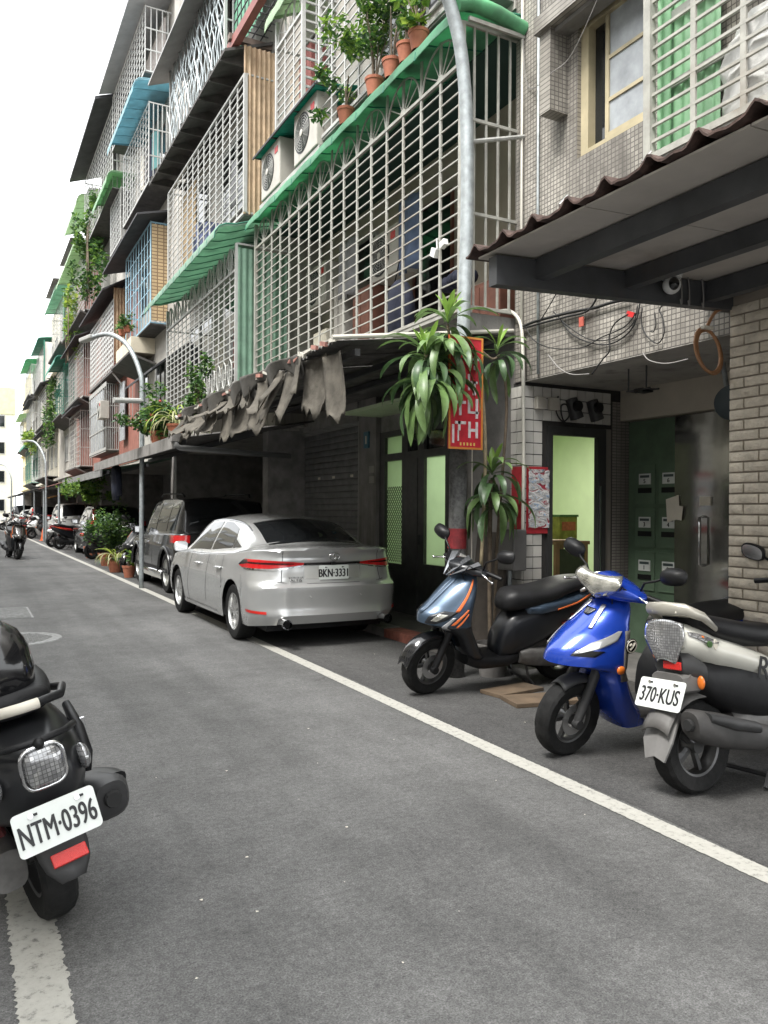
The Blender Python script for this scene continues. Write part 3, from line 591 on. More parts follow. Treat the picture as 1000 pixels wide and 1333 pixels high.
# corrugated awning over the parked scooters
aw = thing('shop_awning', (4.6, 1.5, 3.0), 'large flat corrugated awning on dark steel beams beside the brick pier', 'awning')
ZA = lambda x: 2.965 + (x - 2.6) * .045
for i, (x, d) in enumerate(((2.93, .12), (3.62, .11), (4.34, .13))): MB().bb((x - .035, -2.5, ZA(x) - .02 - d), (x + .035, 3.72, ZA(x) - .022)).build('beam', AWNDARK, aw)
q = []
for yy in (3.72, 3.645): q.append([(2.62, yy, 2.775), (2.62, yy, 2.94), (4.60, yy, 3.035), (4.60, yy, 2.87)])
MB().add(q[0] + q[1], [(0, 1, 2, 3), (7, 6, 5, 4), (0, 4, 5, 1), (1, 5, 6, 2), (2, 6, 7, 3), (3, 7, 4, 0)]).build('cross_beam', AWNDARK, aw)
for i in range(7):
    y0 = 3.80 - (i + 1) * .9; b = MB(); P = [(2.60, ZA(2.6)), (4.6, ZA(4.6))]
    b.add([(2.60, y0 + .004, ZA(2.6) - .012), (4.59, y0 + .004, ZA(4.59) - .012), (4.59, y0 + .896, ZA(4.59) - .012), (2.60, y0 + .896, ZA(2.6) - .012)] + [(2.60, y0 + .004, ZA(2.6) - .002), (4.59, y0 + .004, ZA(4.59) - .002), (4.59, y0 + .896, ZA(4.59) - .002), (2.60, y0 + .896, ZA(2.6) - .002)],
          [(0, 1, 2, 3), (7, 6, 5, 4), (0, 4, 5, 1), (1, 5, 6, 2), (2, 6, 7, 3), (3, 7, 4, 0)]).build('ceiling_board', AWNBOARD, aw)
rows = [[], []]
for i in range(300):
    y = 3.86 - i * .021; ph = (y % .26) / .26; bump_ = .05 * math.exp(-((ph - .5) / .13) ** 2) + .004 * math.sin(y * 60)
    for k, x in enumerate((2.555, 4.59)): rows[k].append((x, y, ZA(x) + .004 + bump_))
b = MB().grid(rows); b.grid([[(x, y, z + .012) for x, y, z in r_] for r_ in rows]); b.grid([rows[0], [(x, y, z + .012) for x, y, z in rows[0]]]); b.build('corrugated_roof', RUST, aw, smooth=50, fix=False)
for yy in (3.1, 2.55): MB().tube([(2.70, yy, 2.99), (2.62, yy, 2.96), (2.60, yy - .01, 3.03), (2.66, yy, 3.09)], .006, 6).build('hook', CHROME, aw)
# ================================================================ BUILDING B: long white balcony cage, shutter and glazed door below
B = thing('caged_house', (4.6, 9.6, 0), 'grey house with the long white balcony cage and a roller shutter below', 'building')
m_ = MB(); m_.bb((4.60, 6.12, 6.30), (5.0, 13.12, 13.0)); m_.bb((4.60, 12.75, 2.95), (5.5, 13.12, 6.30)); m_.build('wall', PLASTER, B)
MB().bb((5.45, 6.12, 3.35), (5.9, 12.75, 6.30)).build('balcony_wall', BEIGEW, B)
m_ = MB(); m_.bb((4.10, 6.12, 3.16), (5.9, 12.75, 3.34)); m_.build('balcony_slab', CONC, B)
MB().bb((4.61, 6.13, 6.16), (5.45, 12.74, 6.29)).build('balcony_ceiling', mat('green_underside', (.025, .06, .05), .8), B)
MB().bb((5.0, 6.13, 6.31), (12, 13.1, 12.9)).build('inner_block', CONCD, B)
# things standing on the balcony
def simple(name, m, fn, label, cat, smooth=False, bevel=0, group=None):
    b = MB(); fn(b); o = b.build(name, m, smooth=smooth, bevel=bevel); tag(o, label, cat, group); return o
DBR = mat('red_brown_wood', (.15, .06, .04), .6, var=.3, vs=6); NAVY = mat('navy_cloth', (.016, .02, .04), .85, var=.3, vs=12, bump=.3)
window(B, 5.44, 10.6, 12.0, 4.1, 5.7, GREYBAR, GLASSD, 2); window(B, 5.44, 8.5, 9.5, 3.5, 5.6, DBR, GLASSD, 1)
for (y, z, h, wd, mm, nm, lb) in ((6.9, 3.34, .55, .7, DBR, 'cabinet', 'red brown cabinet standing at the end of the balcony with the blue bag'), (9.75, 3.34, 1.2, .55, DBR, 'cupboard', 'tall red brown cupboard on the caged balcony'), (11.2, 3.34, .9, .5, CREAM, 'shelf_unit', 'cream shelf unit on the caged balcony'), (10.5, 3.34, 1.5, .35, PLASTER, 'folded_screen', 'grey folded screen on the caged balcony')):
    simple(nm, mm, lambda b: (b.bb((4.75, y - wd / 2, z + .01), (5.2, y + wd / 2, z + h)), b.bb((4.74, y - wd / 2 + .03, z + .05), (4.75, y - .01, z + h - .04)), b.bb((4.74, y + .01, z + .05), (4.75, y + wd / 2 - .03, z + h - .04))), lb, 'furniture', bevel=.01)
b = MB().ball((4.25, 7.75, 3.72), (.14, .26, .36), 16, 10); b.tube([(4.25, 7.6, 4.0), (4.25, 7.75, 4.3), (4.25, 7.9, 4.0)], .008, 6); tag(b.build('cloth_bag', NAVY, smooth=True), 'navy blue cloth bag hanging inside the balcony cage', 'bag')
b = MB()
for i in range(5): b.ball((4.7 + .06 * rnd.random(), 7.1 + i * .09, 4.0 + .05 * rnd.random()), (.1, .09, .09), 10, 6)
tag(b.build('black_cap_pile', NAVY, smooth=True), 'pile of dark cloth on the red brown cabinet', 'cloth')
ac_unit((4.95, 9.2, 4.55), 'air conditioner hung on the wall inside the caged balcony', group=None)
ac_unit((4.95, 11.5, 4.7), 'air conditioner at the far end inside the caged balcony')
# big white balcony cage with fan arches
C1 = cage('balcony_cage', 'long white balcony cage with fan arches under a bright green awning', 3.98, 6.09, 11.95, 3.38, 5.60, nv=16, nh=18, m=WHITE, arches=8, zt=5.97, floor=None, vr=.032, hr=.013, nsv=4, sparse=2)
MB().bb((3.97, 6.08, 3.33), (4.10, 11.96, 3.375)).build('bottom_rail', WHITE, C1)
MB().cyl((4.0, 6.05, 4.86), (4.62, 5.98, 5.02), .022, n=8).build('brace_pipe', GREYBAR, C1)
curved_awning('green_awning', 'bright green plastic awning over the long white balcony cage', 4.62, 3.82, 6.19, 5.88, 6.02, 12.0, GREENSHEET, ribs=9, drop=.20, ribm=GREENDEEP)
ew = thing('awning_end_roll', (4.3, 6.0, 6.0), 'stained green rolled edge closing the near end of the green awning', 'awning')
b = MB().tube([(4.60, 5.985, 6.02), (4.3, 5.985, 6.08), (4.0, 5.985, 6.10), (3.86, 6.0, 6.05)], .07, 12); b.build('roll', mat('stained_green', (.10, .34, .16), .5, var=.2, vs=8, dirt=.5, dirtcol=(.03, .04, .03)), ew, smooth=60)
bar('end_rail', WHITE, ew, (3.98, 5.97, 5.93), (4.6, 6.0, 5.965))
# white clips on a bar
b = MB(); b.box((3.96, 6.52, 3.98), (.05, .09, .08), rx=.5); b.box((3.96, 6.36, 4.02), (.05, .08, .06), rx=-.3); b.cyl((3.95, 6.46, 4.0), (3.95, 6.47, 4.1), .008); tag(b.build('wifi_camera', mat('white_plastic', (.7, .7, .68), .4)), 'small white device clamped to a bar of the balcony cage', 'camera')
# 3F of B
window(B, 4.60, 6.7, 8.9, 7.1, 8.6, WHITE2, GLASSD, 3); window(B, 4.60, 10.4, 11.6, 7.2, 8.7, WHITE2, GLASSD, 2)
cage('window_cage', 'plain pale bar cage behind the row of terracotta pots', 4.12, 6.15, 9.75, 6.42, 9.0, nv=9, nh=19, m=WHITE2, vr=.03, hr=.018, floor=CONC, nsv=3)
C4 = cage('window_cage', 'white bar cage with fan arches above the two air conditioners', 4.10, 10.30, 11.35, 7.15, 8.45, nv=3, nh=11, m=WHITE2, arches=1, zt=8.85, vr=.035, hr=.018, floor=GREYBAR, nsv=2, sparse=12)
MB().bb((4.3, 10.5, 7.2), (4.55, 10.95, 8.2)).build('red_curtain', mat('red_curtain_cloth', (.28, .10, .09), .9, var=.25, vs=10), C4)
MB().bb((4.3, 10.96, 7.2), (4.55, 11.33, 8.2)).build('cream_curtain', mat('cream_curtain_cloth', (.5, .42, .34), .9, var=.25, vs=10), C4)
curved_awning('lime_awning', 'faded light green awning over the fan arch cage', 4.6, 3.95, 9.25, 8.75, 10.2, 11.5, GREENLIME, ribs=4, drop=.3, ribm=GREENLIME)
sh = thing('green_shelf', (4.6, 10.4, 6.9), 'teal corrugated rain sheet fixed above the two air conditioners', 'awning')
corrugated('sheet', mat('teal_rain_sheet', (.03, .26, .20), .5, var=.15, transl=.35), sh, (4.6, 9.5, 7.16), (0, 2.5, 0), (-.66, 0, -.13), 20, .012, (0, 0, 1), .08)
for y in (9.5, 10.3, 11.2, 11.98): bar('bracket', DARKIRON, sh, (3.95, y - .015, 7.02), (4.6, y + .015, 7.045))
bar('edge_rail', DARKIRON, sh, (3.93, 9.5, 7.0), (3.95, 12.0, 7.03))
ac_unit((4.18, 10.05, 6.31), 'weathered air conditioner on the green awning beside the terracotta pots', .72, .82)
ac_unit((4.18, 11.45, 6.31), 'weathered air conditioner on the green awning next to the rusty corrugated panel', .70, .82)
MB().bb((4.05, 9.6, 6.22), (4.4, 12.0, 6.30)).build('ac_shelf', GREYBAR, B)
# 4F of B: green sheet, dark grille, red trim
r4 = thing('roof_lean_to', (4.6, 12.3, 9.4), 'green corrugated lean to with dark mesh basket high on the caged house', 'lean-to')
corrugated('green_sheet', mat('weathered_green_sheet', (.10, .27, .17), .6, var=.3, vs=5, dirt=.4, dirtcol=(.25, .3, .25), streak=True), r4, (4.2, 13.9, 9.62), (.0, -1.6, 0), (0, 0, 3.2), 10, .012, (-1, 0, 0), .12)
b = MB()
for i in range(7): b.bb((3.95, 11.9 + i * .2, 9.55), (3.965, 11.915 + i * .2, 10.3))
for i in range(5): b.bb((3.948, 11.9, 9.55 + i * .18), (3.967, 13.1, 9.565 + i * .18))
for i in range(7): b.bb((3.95, 11.9 + i * .2, 9.55), (4.5, 11.915 + i * .2, 9.565))
for i in range(4): b.bb((3.95 + i * .15, 11.9, 9.548), (3.965 + i * .15, 13.1, 9.567))
b.build('mesh_basket', DARKIRON, r4, kind='stuff', fix=False)
MB().box((3.95, 12.0, 9.38), (.12, 2.6, .16)).build('red_trim', mat('maroon_trim', (.2, .06, .05), .6, var=.2), r4)
MB().bb((3.85, 13.0, 9.42), (4.75, 13.12, 9.52)).build('trim_board', mat('dull_brown', (.16, .12, .10), .8), r4)
# ---- ground floor of B
G = thing('roller_shutter', (5.3, 12.2, .1), 'dark grey roller shutter between the concrete pier and the parked SUV', 'shutter')
SHM = mat('dark_shutter', (.17, .17, .17), .5, .3, var=.25, vs=6, dirt=.2, dirtcol=(.12, .1, .08))
sl = MB(); pr = [(-.0, -.05), (-.016, -.044), (-.02, -.02), (-.02, .02), (-.012, .038), (0, .048)]
sl.grid([[(x, -1.36, z) for x, z in pr], [(x, 1.36, z) for x, z in pr]]); slm = sl.mesh('slat', SHM, 50)
for i in range(27): piece('slat', slm, G, (5.33, 12.23, .16 + i * .1))
for y in (10.84, 13.59): bar('side_channel', GREYBAR, G, (5.26, y - .04, .1), (5.36, y + .04, 2.86))
bar('shutter_box', CONCD, G, (5.2, 10.8, 2.86), (5.6, 13.63, 3.15))
for y in (11.2, 11.9, 12.5): bar('sticker', LIT, G, (5.305, y - .05, 2.02), (5.309, y + .05, 2.06))
m_ = MB(); m_.bb((5.22, 10.2, .1), (5.7, 10.78, 3.15)); m_.build('pier', CONC, B)
for z in (2.05, 1.9): bar('pier_tile', mat('pier_ceramic', (.3, .28, .24), .4), B, (5.21, 10.25, z), (5.22, 10.4, z + .1))
bp = thing('house_number', (5.2, 10.45, 2.45), 'small blue house number plate on the concrete pier', 'number plate'); bar('plate', mat('blue_enamel', (.06, .16, .22), .3), bp, (5.195, 10.40, 2.42), (5.215, 10.56, 2.66)); bar('digit', LIT, bp, (5.19, 10.455, 2.48), (5.195, 10.50, 2.60))
m_ = MB(); m_.bb((4.65, 6.15, .1), (4.72, 6.95, 3.15)); m_.bb((5.3, 6.95, .1), (5.42, 8.18, 3.15)); m_.bb((5.3, 8.18, 2.62), (5.42, 10.2, 3.15)); m_.build('shop_wall', CONCD, B)
# glazed aluminium doors with the green room behind
gd = thing('glazed_door', (5.35, 9.2, .1), 'dark aluminium door set with diamond mesh panel and green lit glass', 'door')
DAL = mat('dark_aluminium', (.05, .05, .05), .45, var=.3, vs=8)
def fr(y0, y1, z0, z1): bar('frame_bar', DAL, gd, (5.27, y0, z0), (5.35, y1, z1))
for y in (8.18, 8.92, 9.36, 10.02): fr(y, y + (.22 if y in (8.18,) else .16), .1, 2.62)
for (a, b_) in ((8.40, 8.92), (9.08, 9.36), (9.52, 10.02)): fr(a, b_, 2.20, 2.30); fr(a, b_, 2.54, 2.62)
fr(8.40, 8.92, .1, .80); fr(9.08, 9.36, .1, 2.2) if False else None; fr(9.52, 10.02, .1, .76)
bar('stile', DAL, gd, (5.26, 9.08, .1), (5.34, 9.36, 2.20))
GFROST = mat('green_lit_glass', (.62, .72, .58), .5, var=.05, trans=0, transl=.8)
for (a, b_, c, d) in ((8.40, 8.92, .80, 2.20), (9.52, 10.02, .76, 2.20), (9.52, 10.02, 2.30, 2.54)): MB().bb((5.315, a, c), (5.323, b_, d)).build('frosted_pane', GFROST, gd)
bar('dark_pane', GLASSD, gd, (5.31, 8.40, 2.30), (5.32, 9.36, 2.54))
b = MB(); W_, H_ = .056, .088
ny, nz = int(.46 / W_), int(1.4 / H_)
for i in range(-nz, ny + nz):
    for sgn in (1, -1):
        y = 9.53 + i * W_; pts = []
        z = .78
        # clip the diagonal to the panel
        for k in range(nz * 2 + 1):
            yy = y + sgn * k * W_ / 2 * 1.0; zz = .78 + k * H_ / 1.25 * .5
            if 9.525 <= yy <= 10.015 and zz <= 2.19: pts.append((5.302, yy, zz))
        if len(pts) > 1: b.tube([pts[0], pts[-1]], .0055, 4)
b.build('diamond_mesh', DAL, gd, kind='stuff')
bar('handle', DARKIRON, gd, (5.24, 9.0, 1.05), (5.26, 9.03, 1.18))
# the green room, lit by a ceiling tube
GWALL = mat('pale_green_room_paint', (.60, .72, .46), .8, var=.05)
rm = thing('green_room', (6.5, 8, .1), 'pale green lit room seen through the open door', 'room')
m_ = MB(); m_.bb((8.2, 6.15, .1), (8.3, 10.4, 2.9)); m_.bb((5.43, 10.22, .1), (8.2, 10.4, 2.9)); m_.bb((5.96, 6.05, .1), (8.2, 6.15, 2.9)); m_.bb((4.725, 6.80, .1), (5.43, 6.855, 2.85)) if False else None; m_.bb((5.425, 6.93, .1), (5.44, 8.17, 2.85)); m_.build('wall', GWALL, rm)
MB().bb((4.73, 6.15, 2.85), (8.2, 10.22, 2.9)).build('ceiling', GWALL, rm)
lt = thing('ceiling_tube', (6.6, 8.2, 2.8), 'fluorescent ceiling tube lighting the green room', 'lamp')
MB().bb((6.52, 7.5, 2.80), (6.68, 8.9, 2.845)).build('fitting', WHITE2, lt); MB().cyl((6.6, 7.52, 2.78), (6.6, 8.88, 2.78), .016).build('tube', mat('lit_tube', (1, .98, .9), .5, var=0, emit=2.5), lt)
ld = bpy.data.lights.new('tube_light', 'AREA'); ld.shape = 'RECTANGLE'; ld.size = .12; ld.size_y = 1.3; ld.energy = 16; ld.color = (1, .97, .86)
lo = bpy.data.objects.new('tube_light', ld); COL.objects.link(lo); lo.parent = lt; lo.location = (0, 0, -.06)
cb = thing('carton', (6.12, 7.2, 1.17), 'yellow printed carton on the dark table inside the green doorway', 'box')
YB = mat('yellow_carton', (.20, .18, .035), .7, var=.35, vs=16)
MB().box((0, 0, .14), (.26, .24, .26)).build('box', YB, cb, world=False, bevel=.008); MB().box((0, 0, .28), (.28, .26, .025)).build('lid', mat('green_lid', (.03, .09, .02), .5), cb, world=False)
MB().box((0, -.122, .16), (.2, .004, .1)).build('print_band', mat('carton_print', (.32, .06, .03), .6, var=.3, vs=30), cb, world=False)
tb = thing('table', (6.12, 7.25, .1), 'dark table under the yellow carton in the green room', 'table'); MB().box((0, 0, 1.04), (.5, .5, .04)).build('table_top', DBR, tb, world=False)
for sx in (-1, 1):
    for sy in (-1, 1): MB().box((sx * .21, sy * .21, .51), (.05, .05, 1.02)).build('leg', DBR, tb, world=False)
MB().box((0, -.22, .52), (.4, .02, .9)).build('front_panel', BLACKPL, tb, world=False)
# B awning: white pipe end, ragged corrugated sheets and torn tarps
ra = thing('ragged_awning', (4.6, 9, 3.0), 'ragged corrugated awning with torn tarpaulin over the silver sedan', 'awning')
ZB = lambda x: 2.93 + (x - 2.75) * .135
MB().tube([(2.70, 6.10, 2.955), (4.58, 6.10, 3.215)], .02, 8).build('end_pipe', WIREW, ra)
TINDARK = mat('blackened_tin', (.09, .085, .08), .8, var=.4, vs=5, bump=.3, dirt=.3, dirtcol=(.15, .12, .1)); TARP = mat('torn_grey_tarp', (.17, .155, .13), .85, var=.4, vs=7, bump=.4, bs=30, transl=.4, dirt=.4); REDEDGE = mat('faded_red_tin', (.33, .16, .13), .7, var=.5, vs=15)
for i in range(8):
    y0 = 6.12 + i * .72; b = MB(); rows = [[], []]; dz = rnd.uniform(-.02, .02); x1 = 2.75 + rnd.uniform(-.03, .05)
    for k in range(41):
        y = y0 + k * .72 / 40 * 1.05; w_ = .012 * math.sin(y * 2 * math.pi / .076)
        rows[0].append((x1, y, ZB(x1) + w_ + dz - .010 * i)); rows[1].append((4.6, y, ZB(4.6) + w_ + dz - .010 * i))
    b.grid(rows); b.grid([[(x, y, z + .006) for x, y, z in r_] for r_ in rows]); b.grid([rows[0], [(x, y, z + .006) for x, y, z in rows[0]]]); b.build('tin_sheet', TINDARK, ra, smooth=60, fix=False)
for i in range(34):
    y = 6.2 + i * .17; b = MB(); b.box((0, 0, 0), (.03, .10 + .06 * rnd.random(), .02 + .02 * rnd.random()), rx=rnd.uniform(-.3, .3)); o = b.build('sheet_edge', REDEDGE if rnd.random() < .5 else WIREW, ra, world=False); o.location = Vector((2.74 + rnd.uniform(-.02, .02), y, ZB(2.75) + .025 - .011 * i * .24)) - ra.location
for x in (2.95, 3.7, 4.4): bar('purlin', DARKIRON, ra, (x - .025, 6.12, ZB(x) - .13), (x + .025, 11.9, ZB(x) - .07))
def flap(y, wd, L, z, sw, xo=0, curl=.1, tone=TARP):
    r_ = random.Random(int(y * 100)); rows = []; ph = r_.uniform(0, 6)
    for i in range(13):
        t_ = i / 12; row = []
        for k in range(9):
            u = k / 8; w2 = 1.35 * wd * (1 - .2 * t_ * r_.uniform(.9, 1.1)); e = .05 * r_.uniform(-1, 1) * (t_ > .93)
            row.append((2.80 + xo - sw * t_ * t_ + curl * math.sin(t_ * 2.2 + ph) * .3 + .03 * math.sin(u * 4 + ph + t_ * 1.5), y + (u - .5) * w2 + .10 * math.sin(ph) * t_ ** 2, z - L * t_ * (1 + .12 * math.sin(u * 4 + ph)) + e))
        rows.append(row)
    b = MB().grid(rows); o = b.build('tarp_flap', tone, ra, smooth=True, fix=False); o.modifiers.new('thick', 'SOLIDIFY').thickness = .0025
fl_ = ((6.30, .34, .60, 2.86, .02), (6.72, .46, .62, 2.90, .05), (7.35, .45, .62, 2.87, .1), (7.75, .40, .62, 2.84, .12, 0, .2), (8.3, .5, .45, 2.82, .05), (8.8, .6, .46, 2.83, .15, 0, .2), (9.35, .5, .42, 2.80, .1), (9.9, .6, .40, 2.80, .2, 0, .2), (10.4, .5, .34, 2.78, .1), (10.9, .5, .34, 2.78, .18), (11.4, .5, .3, 2.78, .1))
for q_ in fl_:
    flap(q_[0], q_[1] * .8, q_[2] * rnd.uniform(.7, 1.0), *q_[3:])
    if q_[0] > 6.5: flap(q_[0] + .22, q_[1] * rnd.uniform(.4, .7), q_[2] * rnd.uniform(.4, .8), q_[3] + .02, q_[4] + .06, -.04)
# sagging tarp lying along the sheets
for (ya, yb, z, d) in ((6.9, 8.6, 2.90, .16), (8.3, 10.2, 2.88, .2), (9.8, 11.8, 2.85, .18)):
    rows = []
    for i in range(9):
        t_ = i / 8; rows.append([(2.70 + t_ * .05 + .04 * math.sin(k * .7 + ya), lerp(ya, yb, k / 16), z + .07 - d * t_ * (1 + .5 * math.sin(k * .9 + ya)) ) for k in range(17)])
    o = MB().grid(rows).build('sagging_tarp', mat('dark_tarp', (.085, .08, .072), .8, var=.35, vs=5, bump=.5, bs=20), ra, smooth=True, fix=False); o.modifiers.new('thick', 'SOLIDIFY').thickness = .006
# ================================================================ BUILDINGS further along the row
def shell(name, label, y0, y1, ztop, m, gm=CONCD, zlow=2.9, depth=9., F=4.6, gback=7.0):
    t = thing(name, (F, (y0 + y1) / 2, 0), label, 'building')
    MB().bb((F, y0, zlow), (F + depth, y1, ztop)).build('wall', m, t)
    MB().bb((gback, y0 + .02, .1), (gback + .2, y1 - .02, zlow)).build('shopfront_wall', gm, t)
    for y in (y0, y1 - .3): MB().bb((F + .02, y + .01, .1), (gback, y + .29, zlow)).build('party_pier', gm, t)
    return t
def flat_roof(t, X0, X1, y0, y1, z0, z1, m, name='roof', th=.05):
    MB().slab([(X0, y0, z0), (X0, y1, z0), (X1, y1, z1), (X1, y0, z1)], (0, 0, th)).build(name, m, t)
BLK = mat('tar_roof', (.05, .05, .055), .8, var=.3)
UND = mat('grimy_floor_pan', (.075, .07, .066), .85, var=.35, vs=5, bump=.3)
# ---- building C
C = shell('corrugated_house', 'house with rusty corrugated panel and wavy silver grille on top', 13.15, 20.32, 12.3, PLASTER)
for (a, b, c, d) in ((14, 15.8, 4.2, 5.7), (16.6, 18.6, 4.2, 5.7), (14, 16, 7.2, 8.7), (17, 19, 7.2, 8.7), (14.4, 16.6, 10.3, 11.7)): window(C, 4.59, a, b, c, d, GREYBAR, GLASSD, 2)
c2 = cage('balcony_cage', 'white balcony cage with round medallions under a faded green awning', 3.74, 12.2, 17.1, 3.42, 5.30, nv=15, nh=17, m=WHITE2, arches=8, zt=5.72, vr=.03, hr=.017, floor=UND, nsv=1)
corrugated('green_side_sheet', GREENPALE, c2, (3.76, 12.17, 3.45), (.82, 0, 0), (0, 0, 2.2), 8, .008, (0, -1, 0), .1)
dm = MB(); dm.tube([(0, .11 * math.cos(a * math.pi / 8), .21 * math.sin(a * math.pi / 8)) for a in range(16)], .012, 5, closed=True); dmm = dm.mesh('diamond', WHITE2, True)
for i in range(8): piece('medallion', dmm, c2, (3.73, 12.5 + i * .612, 5.5)); 
for i in range(7): piece('diamond', dmm, c2, (3.72, 12.45 + i * .33, 3.70))
curved_awning('faded_awning', 'long faded green awning over the medallion cage', 4.6, 3.35, 6.28, 5.72, 12.1, 17.6, GREENPALE, ribs=12, drop=.28, ribm=GREENDEEP)
c3 = cage('balcony_cage', 'tall pale cage with rusty corrugated end panel below the wavy grille', 4.05, 12.75, 18.4, 6.45, 8.75, nv=13, nh=17, m=WHITE2, vr=.04, hr=.018, floor=UND, nsv=0, sparse=0)
corrugated('corrugated_panel', RUSTSHEET, c3, (4.02, 12.74, 6.42), (.60, 0, 0), (0, 0, 2.80), 8, .018, (0, -1, 0), .085, label='rusty corrugated end panel')
bm = mat('bamboo_blind', (.36, .26, .15), .8, var=.25, vs=20)
MB().bb((4.30, 17.0, 6.6), (4.32, 18.3, 8.6)).build('bamboo_blind', bm, c3)
b = MB()
for i in range(5): b.bb((4.2, 15.4 + i * .32, 6.5), (4.5, 15.62 + i * .32, 7.0 + .5 * rnd.random()))
b.build('stored_boxes', mat('stored_blue', (.10, .12, .22), .8, var=.5, vs=3), c3)
# fourth floor: wavy grille under a grey eave, lower black lean-to
c5 = thing('wavy_grille', (4.6, 16, 9.5), 'silver wavy ornamental grille under the grey eave on top of the corrugated house', 'window cage')
b = MB(); r5 = random.Random(5)
for i in range(34):
    y = 13.9 + i * .125; ph = r5.uniform(0, 6); b.tube([(4.02 + .02 * math.sin(k * 1.7 + ph), y + .055 * math.sin(k * 1.25 + ph), 9.62 + k * .16) for k in range(13)], .014, 4)
for i in range(16):
    y = 13.8 + i * .27; b.tube([(4.0, y, 9.7 + (i % 3) * .5), (4.0, y + .55, 10.6 + (i % 3) * .4)], .012, 4)
for z in (9.62, 10.5, 11.5): b.cyl((4.02, 13.85, z), (4.02, 18.2, z), .018, n=5)
b.build('wavy_bars', mat('silver_grille', (.42, .46, .47), .35, .5, var=.2), c5, kind='stuff', fix=False)
for y in (13.85, 18.2): bar('corner_post', WHITE2, c5, (4.0, y - .03, 9.6), (4.05, y + .03, 11.55))
b = MB()
for k in range(5): b.bb((4.02 + k * .13, 13.84, 9.6), (4.04 + k * .13, 13.86, 11.5))
for k in range(4): b.bb((4.02, 13.838, 9.7 + k * .55), (4.6, 13.862, 9.725 + k * .55))
b.build('side_grille', WHITE2, c5, kind='stuff', fix=False)
flat_roof(C, 3.62, 4.62, 13.6, 18.7, 11.25, 11.65, mat('grey_tin_eave', (.26, .255, .25), .6, var=.15, dirt=.2), 'eave')
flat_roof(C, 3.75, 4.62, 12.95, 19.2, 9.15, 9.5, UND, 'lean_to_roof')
b = MB()
for i in range(9): b.bb((3.76, 13.2 + i * .72, 9.12), (4.6, 13.24 + i * .72, 9.3))
b.build('rafter', UND, C, kind='stuff')
# ---- building D
D = shell('pale_tall_house', 'tall pale house with white cages, a blue awning and a tarred roof edge', 20.36, 33.0, 15.6, PLASTER)
for y in (21.2, 23.4, 25.8, 28.6):
    for z in (4.2, 7.3, 10.5, 13.4): window(D, 4.59, y, y + 1.2, z, z + 1.3, GREYBAR, GLASSD, 2)
flat_roof(D, 3.52, 4.8, 20.3, 25.9, 14.36, 14.75, mat('pale_grey_tin', (.36, .36, .37), .6, var=.12), 'roof_edge', .12)
flat_roof(D, 3.42, 4.8, 25.9, 33.0, 14.2, 14.7, BLK, 'roof_edge', .1)
cage('window_cage', 'white cage with striped curtain directly under the pale tin roof edge', 3.94, 20.75, 25.9, 12.7, 14.34, nv=14, nh=9, m=WHITE2, fine=False, vr=.05, hr=.035, floor=UND, nsv=4)
MB().bb((4.45, 20.9, 12.8), (4.5, 25.6, 14.3)).build('curtain', mat('striped_curtain', (.42, .38, .36), .9, var=.3, vs=12), D)
cage('window_cage', 'white lattice cage running on below the black tarred roof edge', 3.96, 26.0, 32.8, 11.6, 14.2, nv=18, nh=13, m=WHITE2, fine=False, vr=.05, hr=.035, floor=UND)
cage('window_cage', 'white cage with clothes and a yellow bucket under the blue awning', 3.98, 20.42, 24.1, 9.75, 11.75, nv=10, nh=11, m=WHITE2, fine=False, vr=.05, hr=.03, floor=UND, nsv=5)
curved_awning('blue_awning', 'curved light blue plastic awning on the pale tall house', 4.6, 3.55, 12.35, 11.85, 20.3, 24.3, BLUESHEET, ribs=7, drop=.42, ribm=BLUESHEET)
b = MB().bb((4.15, 20.7, 9.78), (4.45, 21.0, 10.0)); b.build('yellow_bucket', mat('yellow_plastic', (.6, .35, .04), .5), D)
b = MB().bb((4.1, 20.6, 9.76), (4.5, 21.3, 9.9)); b.build('red_tray', REDP, D)
for i in range(4): MB().box((4.25, 20.9 + i * .5, 10.8), (.03, .35, .9 + .2 * rnd.random()), rz=.3).build('hung_cloth', [mat('teal_cloth', (.1, .25, .25), .9), NAVY, BLACKPL, LIT][i], D)
cage('window_cage', 'small white cage under the rounded green awning', 4.15, 25.6, 27.6, 9.9, 11.5, nv=8, nh=9, m=WHITE2, fine=False, vr=.05, hr=.03, floor=UND)
curved_awning('green_hood', 'rounded light green awning on the pale tall house', 4.6, 3.7, 11.95, 11.55, 25.5, 28.6, mat('mint_sheet', (.28, .46, .28), .5, transl=.45, var=.1), ribs=4, drop=.4)
# blue framed cage with bamboo blind
bc = cage('window_cage', 'blue framed cage with a bamboo blind on its near side', 4.15, 21.0, 24.6, 6.35, 8.95, nv=9, nh=6, m=BLUEBAR, fine=False, vr=.06, hr=.03, floor=UND, nsv=3)
MB().bb((4.17, 20.96, 6.4), (4.58, 20.98, 8.9)).build('bamboo_side', tilemat('woven_bamboo', (.50, .37, .21), (.2, .13, .07), .16, .09, 'X', .16, .2), bc)
flat_roof(D, 3.75, 4.6, 20.7, 26.6, 8.98, 9.2, BLK, 'lean_to_roof')
MB().bb((3.95, 22.6, 5.85), (4.6, 25.1, 6.28)).build('ledge_box', mat('cream_ledge', (.6, .54, .42), .8), D)
MB().slab([(3.85, 22.4, 5.75), (3.85, 25.4, 5.75), (4.6, 25.4, 5.5), (4.6, 22.4, 5.5)], (0, 0, .06)).build('ledge_soffit', UND, D)
flat_roof(D, 3.7, 4.6, 18.5, 22.0, 4.7, 5.4, BLK, 'lean_to_roof')
